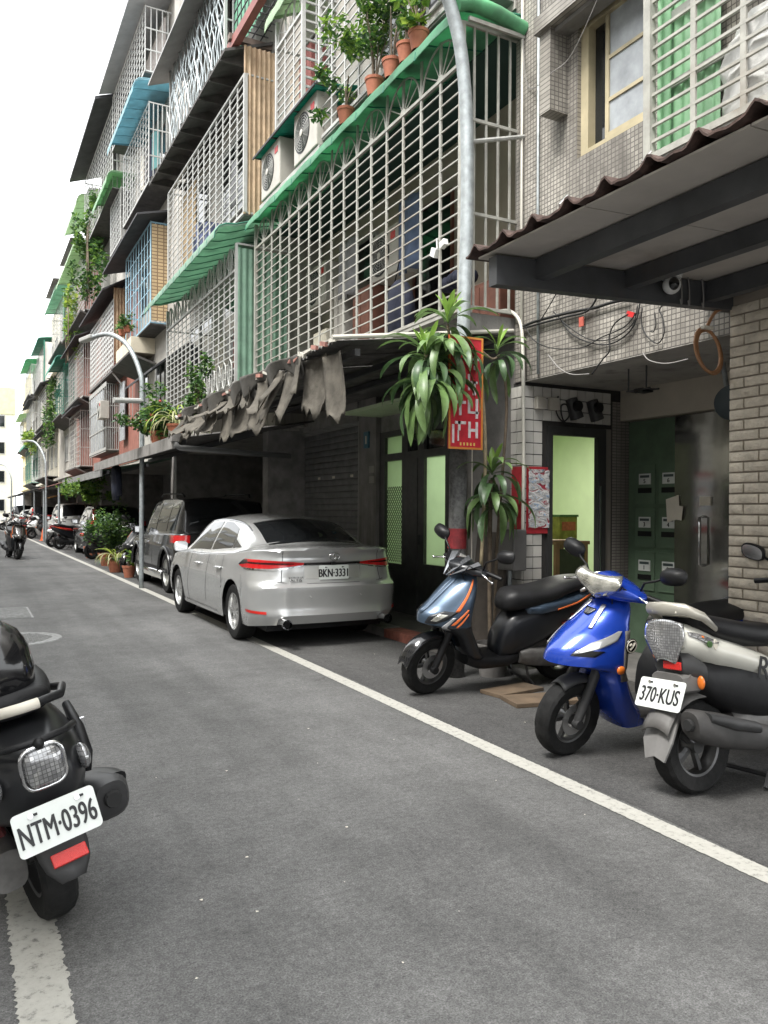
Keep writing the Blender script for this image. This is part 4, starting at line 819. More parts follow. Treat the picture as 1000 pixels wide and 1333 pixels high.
# ---- building E
E_ = shell('red_tile_house', 'red brown tiled house with a perforated white screen balcony', 33.02, 40.6, 12.6, REDWALL)
MB().bb((4.58, 24.9, 3.0), (4.6, 33.0, 8.8)).build('red_wall_face', REDWALL, D)
def perforated(X, y0, y1, z0, z1, ny, nz, m, parent):
    b = MB()
    for i in range(ny + 1): y = lerp(y0, y1, i / ny); b.bb((X - .006, y - .05, z0), (X + .006, y + .05, z1))
    for k in range(nz + 1): z = lerp(z0, z1, k / nz); b.bb((X - .005, y0, z - .04), (X + .005, y1, z + .04))
    return b.build('perforated_screen', m, parent, kind='stuff', fix=False)
ps = thing('screen_balcony', (4.6, 29, 6.2), 'balcony with perforated white screen and brown corrugated end on the pale tall house', 'balcony')
perforated(4.14, 26.85, 32.3, 6.05, 8.3, 16, 13, WHITE2, ps)
corrugated('corrugated_end', RUSTSHEET, ps, (4.14, 26.84, 6.3), (.46, 0, 0), (0, 0, 2.4), 6, .02, (0, -1, 0), .1)
MB().bb((4.1, 26.8, 5.95), (4.6, 32.4, 6.04)).build('floor_pan', UND, ps)
flat_roof(ps, 3.75, 4.6, 26.6, 32.6, 8.5, 9.0, BLK)
for y in (27, 29.5): MB().cyl((4.14, y, 5.95), (4.58, y, 5.4), .03, n=5).build('strut', WHITE2, ps)
lc = cage('window_cage', 'grey glazed window box with vertical bars under the screen balcony', 4.15, 28.4, 32.6, 3.55, 5.8, nv=10, nh=3, m=GREYBAR, fine=False, vr=.05, hr=.07, floor=UND, nsv=6)
MB().bb((4.17, 29.2, 3.6), (4.19, 32.5, 5.7)).build('pane', FROST, lc)
ac_unit((4.1, 28.7, 4.6), 'small air conditioner on the grey glazed window box', .6, .7)
b = MB(); b.box((4.45, 27.0, 4.7), (.03, .9, 1.9)); b.build('shutter_leaf', FROST, D)
# ---- generic far cages and awnings, each its own thing
far = [  # X, y0, y1, z0, z1, bar material, floor, awning material, label
 (4.04, 40.9, 47.2, 9.6, 11.9, WHITE2, UND, GREENPALE, 'pale cage with a green sheet side wall high above the white van'),
 (4.15, 53.6, 60.0, 9.3, 11.8, WHITE2, UND, TEAL, 'white walled cage with a teal edge far down the row'),
 (4.12, 52.0, 58.0, 6.7, 9.0, GREYBAR, UND, None, 'grey cage with hanging plants beyond the green sheet balcony'),
 (3.98, 49.5, 55.8, 3.4, 5.9, GREYBAR, UND, None, 'tall grey barred balcony above the far lamp post'),
 (4.10, 34.2, 39.4, 6.1, 8.4, GREYBAR, UND, None, 'brown streaked grey cage on the red brown tiled house'),
 (4.05, 33.2, 40.2, 9.4, 11.8, WHITE2, UND, GREENLIME, 'creeper covered lattice cage above the screen balcony'),
 (4.10, 41.5, 46.5, 6.2, 8.6, GREENDEEP, UND, TEAL, 'plant filled cage below the green sheet side wall'),
 (4.10, 35.0, 39.0, 3.3, 5.6, GREYBAR, UND, None, 'blue grey shuttered cage above the low tin awnings'),
 (4.05, 63, 70, 3.4, 6.0, TEAL, UND, TEAL, 'dark green net balcony far down the row'),
 (4.05, 62, 69, 6.8, 9.2, WHITE2, UND, None, 'far white cage with a yellow cloth'),
 (4.05, 72, 79, 6.6, 9.0, WHITE2, UND, GREENLIME, 'far cage with an orange awning cloth'),
 (4.05, 64, 71, 10.0, 12.2, WHITE2, UND, GREENSHEET, 'far cage below a green rounded hood'),
]
for i, (X, y0, y1, z0, z1, m, fl, awm, lb) in enumerate(far):
    c = cage('window_cage', lb, X, y0, y1, z0, z1, nv=int((y1 - y0) / .42), nh=int((z1 - z0) / .2), m=m, fine=False, vr=.055, hr=.04, floor=fl, nsv=5)
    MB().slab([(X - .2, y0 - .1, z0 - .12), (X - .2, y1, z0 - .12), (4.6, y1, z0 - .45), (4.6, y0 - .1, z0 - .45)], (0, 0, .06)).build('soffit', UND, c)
    if awm: curved_awning('sheet_awning', lb.replace('cage', 'cage awning').replace('balcony', 'balcony awning') if 'awning' not in lb else 'light green sheet hood over the orange cloth cage', 4.6, X - .45, z1 + .45, z1 + .02, y0 - .1, y1 + .1, awm, ribs=6, drop=.35)
    else: flat_roof(c, X - .35, 4.6, y0 - .2, y1 + .2, z1 + .05, z1 + .4, BLK)
c = bpy.data.objects['window_cage']
gs = thing('green_side_wall', (4.3, 40.8, 9.6), 'light green translucent sheet closing the near end of the high balcony', 'sheet wall'); corrugated('sheet', GREENPALE, gs, (3.98, 40.82, 9.6), (.65, 0, 0), (0, 0, 2.5), 6, .015, (0, -1, 0), .13)
ws = thing('white_side_wall', (4.3, 53.5, 9.3), 'white panel with green border on the far balcony', 'sheet wall'); MB().bb((4.10, 53.45, 9.3), (4.6, 53.5, 11.9)).build('panel', PALE, ws); MB().bb((4.09, 53.40, 9.2), (4.16, 53.44, 12.0)).build('border', TEAL, ws)
# ---- plain shells behind them
tints = [('grey_house', 'grey plastered house beyond the red brown tiled one', 40.62, 49.0, 13.0, PLASTER), ('cream_house', 'cream plastered house with grey barred balconies', 49.02, 61.5, 13.4, CREAM), ('white_house', 'white plastered house near the bend', 61.52, 72.0, 13.8, PALE), ('yellow_house', 'pale yellow house at the bend of the alley', 72.02, 84.0, 13.2, mat('yellow_plaster', (.72, .62, .34), .85, var=.1, dirt=.2, streak=True))]
for nm, lb, a, b_, zt, mm in tints:
    t = shell(nm, lb, a, b_, zt, mm)
    for y in [a + 1 + 2.6 * k for k in range(int((b_ - a - 1) / 2.6))]:
        for z in (4.0, 7.1, 10.2): window(t, 4.59, y, y + 1.4, z, z + 1.4, WHITE2, GLASSD, 2)
    for z in (3.1, 6.3, 9.5): MB().bb((4.35, a + .1, z), (4.6, b_ - .1, z + .12)).build('ledge', mm, t)
for (y, z, h) in ((34.5, 12.6, 2.0), (41.2, 13.0, 1.6), (50, 13.4, 1.5)):
    t = thing('rooftop_room', (5.5, y + 2, z), ['pale rooftop shed with green hood above the red brown house', 'small rooftop shed with a window above the grey house', 'low rooftop shed above the cream house'][[34.5, 41.2, 50].index(y)], 'shed')
    MB().bb((4.75, y, z), (8, y + 4.5, z + h)).build('wall', PALE, t); window(t, 4.74, y + .6, y + 1.6, z + .5, z + 1.2, WHITE2, GLASSD, 2); flat_roof(t, 4.3, 8.2, y - .2, y + 4.8, z + h, z + h + .3, UND)
curved_awning('roof_hood', 'light green striped hood on the roof above the red brown house', 5.0, 3.7, 14.4, 13.5, 33.3, 38.5, GREENLIME, ribs=6, drop=.5)
# ---- buildings closing the view at the bend
for nm, lb, x0, x1, y, zt, mm in (('white_block', 'bright white apartment block closing the alley at the bend', -6, 3.4, 96, 12.5, PALE), ('lime_top_block', 'white block with a lime green top storey at the end of the alley', 2.2, 4.3, 92, 14.0, mat('cream_white', (.74, .72, .62), .8, var=.08))):
    t = thing(nm, ((x0 + x1) / 2, y, 0), lb, 'building'); MB().bb((x0, y, 0), (x1, y + 8, zt)).build('wall', mm, t)
    for z in (1.2, 4.2, 7.2, 10.0):
        x = x0 + .35
        while x < x1 - .7:
            f = MB().bb((x, y - .06, z), (x + .8, y + .02, z + 1.3)).build('window', WHITE2, t); MB().bb((x + .07, y - .07, z + .08), (x + .73, y - .062, z + 1.22)).build('pane', GLASSD, f); x += 1.5
MB().bb((2.15, 91.9, 11.4), (4.32, 95, 14.2)).build('lime_storey', mat('lime_cladding', (.52, .55, .33), .7), bpy.data.objects['lime_top_block'])
# ---- low awnings over the parked cars
TINGREY = mat('grey_tin', (.20, .20, .195), .7, var=.3, vs=4, dirt=.3, bump=.2)
def low_awning(name, label, y0, y1, Xf, zf, zw, m, fas=None, posts=(), th=.03):
    t = thing(name, (4.6, (y0 + y1) / 2, zf), label, 'awning')
    b = MB(); rows = [[], []]; k = int((y1 - y0) / .04)
    for i in range(k + 1):
        y = lerp(y0, y1, i / k); q = .012 * math.sin(y * 2 * math.pi / .16); rows[0].append((Xf, y, zf + q)); rows[1].append((5.0, y, zw + q))
    b.grid(rows); b.grid([[(x, y, z + .01) for x, y, z in r_] for r_ in rows]); b.build('tin_roof', m, t, smooth=60, fix=False)
    if fas: MB().bb((Xf - .03, y0, zf - .15), (Xf + .01, y1, zf + .04)).build('fascia', fas, t)
    for x in (Xf + .15, 4.0): bar('purlin', DARKIRON, t, (x - .03, y0, lerp(zf, zw, (x - Xf) / (5 - Xf)) - .11), (x + .03, y1, lerp(zf, zw, (x - Xf) / (5 - Xf)) - .03))
    for y in posts: MB().cyl((Xf + .1, y, 0), (Xf + .1, y, zf - .02), .045).build('post', STEEL, t)
    return t
la = low_awning('carport_roof', 'low tin carport roof with grey fascia board above the black SUV', 11.95, 20.3, 2.72, 2.56, 2.95, TINDARK, CONC)
MB().tube([(2.72, 11.94, 2.58), (2.74, 11.90, 2.45), (2.8, 11.90, 2.42), (4.55, 11.9, 2.36)], .045, 10).build('gutter_pipe', mat('grey_pvc', (.16, .16, .16), .5), la, smooth=True)
MB().box((2.74, 11.93, 2.58), (.14, .12, .13)).build('gutter_box', CONC, la)
low_awning('tin_awning', 'dark green tin awning past the second lamp post', 20.5, 29.5, 2.9, 2.45, 2.9, mat('dark_green_tin', (.06, .11, .08), .6, var=.3), TINGREY)
low_awning('tin_awning', 'faded red tin awning over the white van', 29.6, 42.0, 3.0, 2.45, 2.95, mat('faded_red_tin_sheet', (.20, .09, .075), .7, var=.35), None, (33, 40))
low_awning('tin_awning', 'far brown tin awning towards the bend', 42.1, 60.0, 3.0, 2.5, 2.95, TINDARK, None, (46, 55))
low_awning('tin_awning', 'last grey tin awning before the bend', 60.2, 80, 3.05, 2.5, 2.95, TINGREY, None, (66, 74))
# shop things in the carport behind the SUV
for i, (y, z0, z1) in enumerate(((13.9, 1.35, 2.0), (15.2, 1.2, 2.05), (16.6, 1.3, 1.95), (18.3, 1.2, 2.0))): window(C, 6.98, y, y + .9, z0, z1, GREYBAR, FROST if i % 2 else GLASSD, 2)
MB().bb((6.6, 14.9, .1), (6.9, 15.15, 2.6)).build('carport_pier', PLASTER, C); MB().bb((6.9, 17.3, .1), (6.98, 18.1, 2.1)).build('side_door', mat('beige_door', (.26, .24, .2), .6), C)
for i in range(4): MB().box((5.6 + .1 * i, 12.9 + .3 * i, 2.42 + .05 * (i % 2)), (.5, 1.1, .05), rz=.2 * i).build('stored_board', CONC, la)
sh_ = thing('hung_jacket', (3.0, 19.0, 1.7), 'dark navy jacket hung under the carport roof by the lamp post', 'jacket')
b = MB().vloft([(0, .06, .24, 3), (.3, .09, .25, 3), (.6, .10, .27, 3), (.74, .09, .22, 2.5), (.82, .05, .08, 2)], 18)
for sg in (-1, 1): b.tube([(0, sg * .2, .74), (0, sg * .32, .55), (.02, sg * .36, .1)], [.08, .075, .06], 8)
b.build('cloth', NAVY, sh_, smooth=True, world=False); MB().tube([(0, 0, .8), (0, .02, .9), (0, 0, .95)], .006, 5).build('hanger', CHROME, sh_, world=False)
# ================================================================ CARS
def wheel_meshes(r, wd, spokes, rimm, key):
    t = MB(); h = wd / 2; ri = r * .66
    t.lathe([(ri, -h * .9), (r * .80, -h), (r * .93, -h * .97), (r * .985, -h * .8), (r, -h * .45), (r, h * .45), (r * .985, h * .8), (r * .93, h * .97), (r * .80, h), (ri, h * .9), (ri, -h * .9)], 44, axis='y')
    b = MB(); b.lathe([(ri + .002, h * .92), (ri * .95, h * .93), (ri * .90, h * .60), (ri * .88, -h * .5), (ri + .002, -h * .9)], 40, axis='y')
    for k in range(spokes):
        for s_ in (-.11, .11):
            a = 2 * math.pi * k / spokes + s_; c, q = math.cos(a), math.sin(a); M = Matrix.Translation((0, h * .66, 0)) @ Matrix.Rotation(-a, 4, 'Y')
            b.add([(.04, -.012, -.02), (ri * .93, -.03, -.014), (ri * .93, -.03, .014), (.04, -.012, .02), (.04, .02, -.016), (ri * .93, .012, -.011), (ri * .93, .012, .011), (.04, .02, .016)], [(0, 1, 2, 3), (4, 7, 6, 5), (0, 4, 5, 1), (1, 5, 6, 2), (2, 6, 7, 3), (3, 7, 4, 0)], M)
    b.lathe([(0, h * .80), (.05, h * .80), (.06, h * .6), (.06, h * .3)], 20, axis='y')
    d = MB().lathe([(0, h * .05), (ri * .86, h * .05), (ri * .86, h * .02)], 28, axis='y')
    return t.mesh('tyre', RUBBER, 40), b.mesh('rim', rimm, 40), d.mesh('brake_disc', mat('brake_disc', (.06, .06, .06), .5, .6))
def make_car(name, label, loc, rz, P, paint, glass, group=None):
    """body from stacked plan contours (sides, bumpers) and a lofted upper; every pane, lamp and wheel is a part"""
    T = thing(name, loc, label, 'car', group, rz=rz)
    L0, L1 = P['xr'], P['xf']; W = P['w']; ax0, ax1, wr = P['axles'][0], P['axles'][1], P['wr']
    zt = lambda x: sinterp(P['belt'], x)
    def zlow(x):
        z = interp([(L0, P['zr']), (L0 + .5, .215), (L1 - .5, .20), (L1, .22)], x)
        for a in (ax0, ax1):
            d = abs(x - a); ar = wr + P.get('arch', .055)
            if d < ar: z = max(z, wr + math.sqrt(ar * ar - d * d))
        return z
    def half(z): return W * sinterp(P['side'], z)
    def contour(s, z):
        """s in 0..1 from rear centre round the left side to front centre"""
        w_ = half(z); xr = sinterp(P['rear'], z); xf = sinterp(P['front'], z); rc, fc = P['rc'], P['fc']
        segs = [w_ - rc, 1.3 * rc, (xf - fc) - (xr + rc) , 1.3 * fc, w_ - fc]; tot = sum(segs); d = s * tot
        rb, fb = P.get('rbow', .06), P.get('fbow', .16)
        if d <= segs[0]: y = d; return xr + rb * (y / w_) ** 2, y
        d -= segs[0]
        if d <= segs[1]:
            a = d / segs[1] * math.pi / 2; k = rb * ((w_ - rc) / w_) ** 2
            return xr + k + (rc - k) * (1 - math.cos(a)) ** 1.0, w_ - rc + rc * math.sin(a)
        d -= segs[1]
        if d <= segs[2]:
            x = xr + rc + d; u = d / segs[2]; return x, w_ * (1 + .012 * math.sin(math.pi * u))
        d -= segs[2]
        if d <= segs[3]:
            a = d / segs[3] * math.pi / 2; k = fb * ((w_ - fc) / w_) ** 2
            return xf - k - (fc - k) * (1 - math.sin(a)), w_ - fc + fc * math.cos(a)
        d -= segs[3]; y = max(0, w_ - fc - d); return xf - fb * (y / w_) ** 2, y
    def low(s, v):
        zg = .6
        for _ in range(3):
            x, y = contour(s, zg); z = lerp(zlow(x), zt(x), v); zg = z
        x, y = contour(s, z); return Vector((x, y, z))
    NS, NV = 150, 26
    S_ = [0] + [i / NS for i in range(1, NS)] + [1]; V_ = [i / NV for i in range(NV + 1)]
    b = MB()
    for sg in (1, -1): b.grid([[(p.x, p.y * sg, p.z) for p in (low(s, v) for s in S_)] for v in V_])
    # upper loft
    def upsec(x, q):
        """q 0..1: shoulder -> belt -> glass -> rail -> roof centre"""
        zs = zt(x); zc = sinterp(P['top'], x); wl_ = contour_w(x, zs)
        gi = P.get('inset', .055); yg = wl_ - gi; zg = zs + .018
        hgt = max(0, zc - zg); yr = sinterp(P['rail'], x); yr = min(yr, yg - .005); zr = zg + max(0, hgt - P.get('crown', .075)) if hgt > .12 else zg + hgt * .45
        if q < .1: t_ = q / .1; return Vector((x, lerp(wl_, yg, t_ ** 1.6), lerp(zs, zg, math.sin(t_ * math.pi / 2))))
        if q < .5:
            t_ = (q - .1) / .4; y = lerp(yg, yr, t_) + .018 * math.sin(math.pi * t_); return Vector((x, y, lerp(zg, zr, t_)))
        t_ = (q - .5) / .5
        return Vector((x - P.get('bow', .03) * bowk(x) * (1 - (1 - t_) ** 2), yr * (1 - t_) + 0, zr + (zc - zr) * math.sin(min(1, t_ * 1.0) * math.pi / 2) ** .8))
    def bowk(x): return interp(P['bowk'], x)
    def contour_w(x, z):
        w_ = half(z); xr = sinterp(P['rear'], z); xf = sinterp(P['front'], z); rc, fc = P['rc'], P['fc']
        if x < xr + rc:
            u = max(0., min(1., (x - xr) / rc)); k = P.get('rbow', .06) * ((w_ - rc) / w_) ** 2; u2 = max(0, min(1, (x - xr - k) / (rc - k)))
            return w_ - rc + rc * math.sqrt(max(0, 1 - (1 - u2) ** 2))
        if x > xf - fc:
            k = P.get('fbow', .16) * ((w_ - fc) / w_) ** 2; u2 = max(0, min(1, (xf - k - x) / (fc - k))); return w_ - fc + fc * math.sqrt(max(0, 1 - (1 - u2) ** 2))
        return w_ * (1 + .012 * math.sin(math.pi * (x - xr - rc) / (xf - fc - xr - rc)))
    xs = []; ta = [a for a, _ in P['top']]
    for a, c in zip(ta, ta[1:]): n_ = max(4, int((c - a) / .05), int(abs(sinterp(P['top'], c) - sinterp(P['top'], a)) / .04)); xs += [lerp(a, c, i / n_) for i in range(n_)]
    xs.append(ta[-1]); Q = [i / 32 for i in range(33)]
    for sg in (1, -1): b.grid([[(p.x, p.y * sg, p.z) for p in (upsec(x, q) for q in Q)] for x in xs])
    # close the gap from top edge of bumper contours to first/last loft station
    for sg in (1, -1):
        for x_, s0, s1 in ((xs[0], 0, .12), (xs[-1], .88, 1)):
            e0 = [upsec(x_, 1 - i / 24) for i in range(25)]
            if s0 == 0: e1 = [low(s, 1) for s in [i / 24 * P.get('rs', .16) for i in range(25)]]
            else: e1 = [low(1 - s, 1) for s in [i / 24 * P.get('fs', .16) for i in range(25)]]
            b.grid([[(p.x, p.y * sg, p.z) for p in e0], [(p.x, p.y * sg, p.z) for p in e1]])
    body = b.build('body', paint, T, smooth=38, world=False)
    def norm(fn, a, c, e=.004):
        d1 = fn(a + e, c) - fn(a - e, c); d2 = fn(a, c + e) - fn(a, c - e); n_ = d1.cross(d2); return n_.normalized() if n_.length > 1e-12 else Vector((0, 0, 1))
    def patch(nm, fn, us, lo, hi, m_, off=.004, sides=(1, -1), rows=8, th=True, parent=None, label=None):
        """panel that follows the body surface between two curves"""
        for sg in sides:
            o_ = []
            for j in range(rows + 1):
                row = []
                for u in us:
                    c = lerp(lo(u), hi(u), j / rows); p = fn(u, c); n_ = norm(fn, u, c)
                    ref = p - Vector((p.x * .6, 0, .6))
                    if n_.dot(ref) < 0: n_ = -n_
                    p = p + n_ * off; row.append((p.x, p.y * sg, p.z))
                o_.append(row)
            q = MB().grid(o_)
            q.build(nm, m_, parent or T, smooth=True, world=False, label=label)
    for (nm, us0, us1, lo, hi, m_, off) in P.get('up_patches', []):
        n_ = 26; patch(nm, upsec, [lerp(us0, us1, i / n_) for i in range(n_ + 1)], lo, hi, m_, off)
    for (nm, us0, us1, lo, hi, m_, off, sides) in P.get('low_patches', []):
        n_ = 22; patch(nm, low_z(low, zlow, zt, contour), [lerp(us0, us1, i / n_) for i in range(n_ + 1)], lo, hi, m_, off, sides)
    # dark underbody and wheel houses
    u = MB(); u.bb((L0 + .3, -W + .19, .17), (L1 - .25, W - .19, zt(0) - .12)); u.build('underbody', BLACKPL, T, world=False)
    u = MB(); u.bb((L0 + .12, -W + .25, P['zr'] - .02), (L0 + .9, W - .25, .5)); u.build('rear_valance', BLACKPL, T, world=False)
    tm, rm, dm = P['wheels']
    for a in (ax0, ax1):
        for sg in (1, -1):
            o = bpy.data.objects.new('wheel', tm); COL.objects.link(o); o.parent = T; o.location = (a, sg * (W - P.get('win', .125)), wr); o.rotation_euler = (0, 0, 0 if sg > 0 else math.pi)
            for me, nm in ((rm, 'rim'), (dm, 'brake_disc')): c = bpy.data.objects.new(nm, me); COL.objects.link(c); c.parent = o
    # mirrors
    for sg in (1, -1):
        mx_, mz = P['mirror']; y = sg * (W + .085)
        q = MB().loft([(mx_ + .05, mz, .03, .03, 2, 0, y), (mx_ + .03, mz, .085, .06, 2.6, 0, y), (mx_ - .03, mz, .10, .075, 3, 0, y), (mx_ - .045, mz, .09, .068, 3, 0, y)], 16); q.box((mx_ + .0, sg * (W - .03), mz - .06), (.05, .14, .03)); o = q.build('mirror', P.get('mirm', paint), T, smooth=40, world=False)
        q = MB().box((mx_ - .047, y, mz), (.004, .16, .11)); q.build('mirror_glass', CHROME, o, world=False)
    T_parts[T] = dict(low=low, up=upsec, body=body)
    return T
T_parts = {}
def low_z(low, zlow, zt, contour):
    def fn(s, z):
        zz = z; x, y = contour(s, zz); return Vector((x, y, zz))
    return fn
SILVER = mat('silver_car_paint', (.52, .525, .52), .25, .5, var=.04, coat=.8); BLACKCAR = mat('black_car_paint', (.012, .012, .013), .22, .1, var=.1, coat=.8); GREYCAR = mat('dark_grey_car_paint', (.03, .031, .033), .25, .3, var=.1, coat=.8); VANW = mat('pale_silver_van_paint', (.55, .55, .53), .3, .35, var=.05, coat=.5)
TINT = mat('tinted_car_glass', (.010, .011, .012), .03, var=.1, spec=.5); LENSR = mat('red_lamp_lens', (.50, .012, .015), .12, var=.15, spec=.7, coat=.5); LENSC = mat('clear_lamp_lens', (.55, .55, .54), .1, .5, var=.2, coat=.5); LENSO = mat('orange_lamp_lens', (.65, .16, .02), .15, coat=.4); SEAM = mat('panel_gap', (.012, .012, .012), .8); RIMS = mat('alloy_rim', (.55, .55, .54), .25, .85, var=.1); BLACKG = mat('gloss_black_trim', (.01, .01, .011), .15, coat=.5); PLATE = mat('number_plate_white', (.70, .73, .70), .35, var=.06, vs=8); INK = mat('plate_ink', (.012, .012, .014), .5)
REDREF = mat('red_reflector', (.55, .015, .01), .25, coat=.4, bump=.5, bs=300)
def number_plate(parent, txt, T, w_=.30, h_=.15, name='number_plate', sz=.095, screws=True, squeeze=.82, bold=.0022):
    """plate in its own frame: x right, z up, facing -y"""
    p = bpy.data.objects.new(name, None)
    b = MB(); r_ = .014; pts = []
    for cx, cz, a0 in ((w_ / 2 - r_, h_ / 2 - r_, 0), (-w_ / 2 + r_, h_ / 2 - r_, 90), (-w_ / 2 + r_, -h_ / 2 + r_, 180), (w_ / 2 - r_, -h_ / 2 + r_, 270)):
        pts += [(cx + r_ * math.cos(R(a0 + k * 22.5)), 0, cz + r_ * math.sin(R(a0 + k * 22.5))) for k in range(5)]
    b.slab(pts, (0, .004, 0)); o = bpy.data.objects.new(name, b.mesh(name, PLATE)); COL.objects.link(o); o.parent = parent; o.matrix_local = T
    k = text_mesh(txt, sz, .0012, bold); k.materials.append(INK); c = bpy.data.objects.new('plate_number', k); COL.objects.link(c); c.parent = o; c.location = (0, -.0015, -h_ * .08); c.rotation_euler = (R(90), 0, 0); c.scale = (squeeze, 1, 1)
    for sx in (-1, 1):
        q = MB().cyl((sx * w_ * .28, -.006, h_ * .36), (sx * w_ * .28, .002, h_ * .36), .008, n=10); q.build('bolt', CHROME, o, world=False); q = MB().box((sx * w_ * .28 + .012, -.003, h_ * .36), (.016, .004, .007)); q.build('slot', INK, o, world=False)
    return o
# ---- silver sedan
wh16 = wheel_meshes(.322, .215, 5, RIMS, 'a')
SED = dict(xr=-2.33, xf=2.28, w=.89, axles=(-1.35, 1.35), wr=.322, zr=.27, rc=.40, fc=.55, rbow=.13, fbow=.2,
    belt=[(-2.4, 1.06), (-2.1, 1.055), (-1.6, 1.02), (-1.0, .965), (0, .925), (.9, .90), (1.3, .88), (1.8, .80), (2.1, .71), (2.3, .62)],
    side=[(.2, .945), (.35, .985), (.5, 1.0), (.64, 1.0), (.78, .985), (.9, .965), (1.06, .925)],
    rear=[(.2, -2.22), (.28, -2.29), (.34, -2.325), (.36, -2.34), (.44, -2.325), (.56, -2.335), (.655, -2.345), (.675, -2.335), (.695, -2.28), (.74, -2.258), (.82, -2.238), (.90, -2.232), (.94, -2.24), (1.0, -2.235), (1.055, -2.268), (1.09, -2.262), (1.12, -2.25)],
    front=[(.2, 2.2), (.4, 2.28), (.6, 2.24), (.75, 2.12), (.9, 2.0)],
    top=[(-2.235, 1.085), (-2.1, 1.10), (-1.86, 1.115), (-1.76, 1.13), (-1.35, 1.29), (-1.0, 1.395), (-.6, 1.44), (-.1, 1.455), (.35, 1.435), (.62, 1.385), (1.05, 1.14), (1.32, .985), (1.5, .955), (1.9, .87), (2.06, .77)],
    rail=[(-2.3, .50), (-2.0, .62), (-1.7, .64), (-1.2, .60), (-.6, .575), (.2, .58), (.6, .60), (1.3, .70), (2.1, .6)], bow=.10, bowk=[(-2.24, .6), (-1.8, 1), (-1.0, .9), (-.5, 0), (.3, 0), (.7, -1), (1.4, -1.2), (2, -.5)], rs=.17, fs=.17,
    wheels=wh16, mirror=(.78, .99), mirm=SILVER)
I = lambda tab: (lambda x: interp(tab, x))
SED['up_patches'] = [
    ('rear_window', -1.735, -1.02, I([(-1.74, .56), (-1.0, .55)]), I([(0, 1)]), TINT, .004), ('windscreen', .66, 1.28, I([(0, .55)]), I([(0, 1)]), TINT, .004),
    ('rear_door_window', -.98, -.20, I([(-.98, .17), (-.2, .135)]), I([(-.98, .30), (-.86, .42), (-.5, .47), (-.2, .47)]), TINT, .005), ('front_door_window', -.12, .92, I([(-.12, .135), (.92, .14)]), I([(-.12, .47), (.35, .46), (.55, .42), (.92, .17)]), TINT, .005),
    ('quarter_window', -1.30, -1.01, I([(-1.3, .19), (-1.0, .17)]), I([(-1.3, .21), (-1.01, .29)]), TINT, .005), ('roof_drip', -1.25, .7, I([(0, .485)]), I([(0, .505)]), BLACKG, .004)]
RS = .155  # contour position of the rear corner start
SED['low_patches'] = [
    ('tail_light', .062, .232, I([(.06, .905), (.10, .875), (.145, .85), (.20, .85), (.232, .875)]), I([(.06, .922), (.10, .94), (.15, .957), (.20, .955), (.232, .885)]), LENSR, .006, (1, -1)),
    ('lamp_trim', .055, .20, I([(.055, .90), (.11, .845), (.20, .848)]), I([(.055, .908), (.11, .858), (.20, .862)]), CHROME, .012, (1, -1)),
    ('lamp_edge', .185, .235, I([(.18, .91), (.235, .88)]), I([(.18, .95), (.21, .945), (.235, .89)]), BLACKG, .0075, (1, -1)),
    ('lamp_dark_band', .085, .20, I([(.085, .908), (.13, .905), (.20, .912)]), I([(.085, .918), (.13, .928), (.20, .93)]), mat('dark_red_lens', (.06, .004, .005), .12, coat=.6), .0075, (1, -1)),
    ('garnish', 0, .064, I([(0, .895), (.064, .90)]), I([(0, .925), (.064, .925)]), BLACKG, .008, (1, -1)),
    ('garnish_chrome', 0, .064, I([(0, .925), (.064, .922)]), I([(0, .934), (.064, .930)]), CHROME, .010, (1, -1)),
    ('boot_gap', .0, .112, I([(0, .694), (.09, .694), (.112, .72)]), I([(0, .700), (.09, .700), (.112, .726)]), SEAM, .003, (1, -1)),
    ('boot_side_gap', .1045, .1058, I([(0, .72)]), I([(0, 1.05)]), SEAM, .003, (1, -1)),
    ('red_reflector', .128, .185, I([(.128, .375), (.185, .385)]), I([(.128, .405), (.185, .415)]), REDREF, .006, (1, -1)),
    ('door_gap', .47, .4718, I([(0, .34)]), I([(0, .93)]), SEAM, .002, (1, -1)), ('door_gap', .632, .6338, I([(0, .26)]), I([(0, .91)]), SEAM, .002, (1, -1)), ('door_gap', .352, .3538, I([(0, .62)]), I([(0, .95)]), SEAM, .002, (1, -1)),
    ('sill_trim', .40, .68, I([(0, .225)]), I([(0, .262)]), SILVER, .016, (1, -1)),
    ('number_recess', .0, .062, I([(0, .745), (.062, .75)]), I([(0, .888), (.062, .885)]), mat('silver_recess', (.48, .48, .46), .35, .5, var=.04), .002, (1, -1)),
    ('head_light', .80, .90, I([(0, .60)]), I([(0, .72)]), LENSC, .005, (1, -1)), ('grille', .93, 1, I([(0, .32)]), I([(0, .55)]), BLACKPL, .004, (1, -1))]
sed = make_car('silver_sedan', 'silver sedan parked half over the white line under the ragged awning', (3.585, 10.28, 0), R(90), SED, SILVER, TINT)
number_plate(sed, 'BKN·3331', Matrix.Translation((-2.268, 0.0, .815)) @ Euler((0, 0, R(-90))).to_matrix().to_4x4() @ Matrix.Rotation(R(-2), 4, 'X'), .36, .155, sz=.125, squeeze=.70, bold=.005)
def emblem(parent, T, m):
    b = MB(); E2 = lambda a, c, z0: [(a * math.cos(k * .2618), 0, z0 + c * math.sin(k * .2618)) for k in range(24)]
    b.tube(E2(.062, .043, 0), .006, 6, T, closed=True); b.tube(E2(.018, .034, .004), .005, 6, T, closed=True); b.tube(E2(.036, .016, .018), .005, 6, T, closed=True); b.build('emblem', m, parent, smooth=True, world=False)
emblem(sed, Matrix.Translation((-2.275, 0, .985)) @ Matrix.Rotation(R(-90), 4, 'Z'), CHROME)
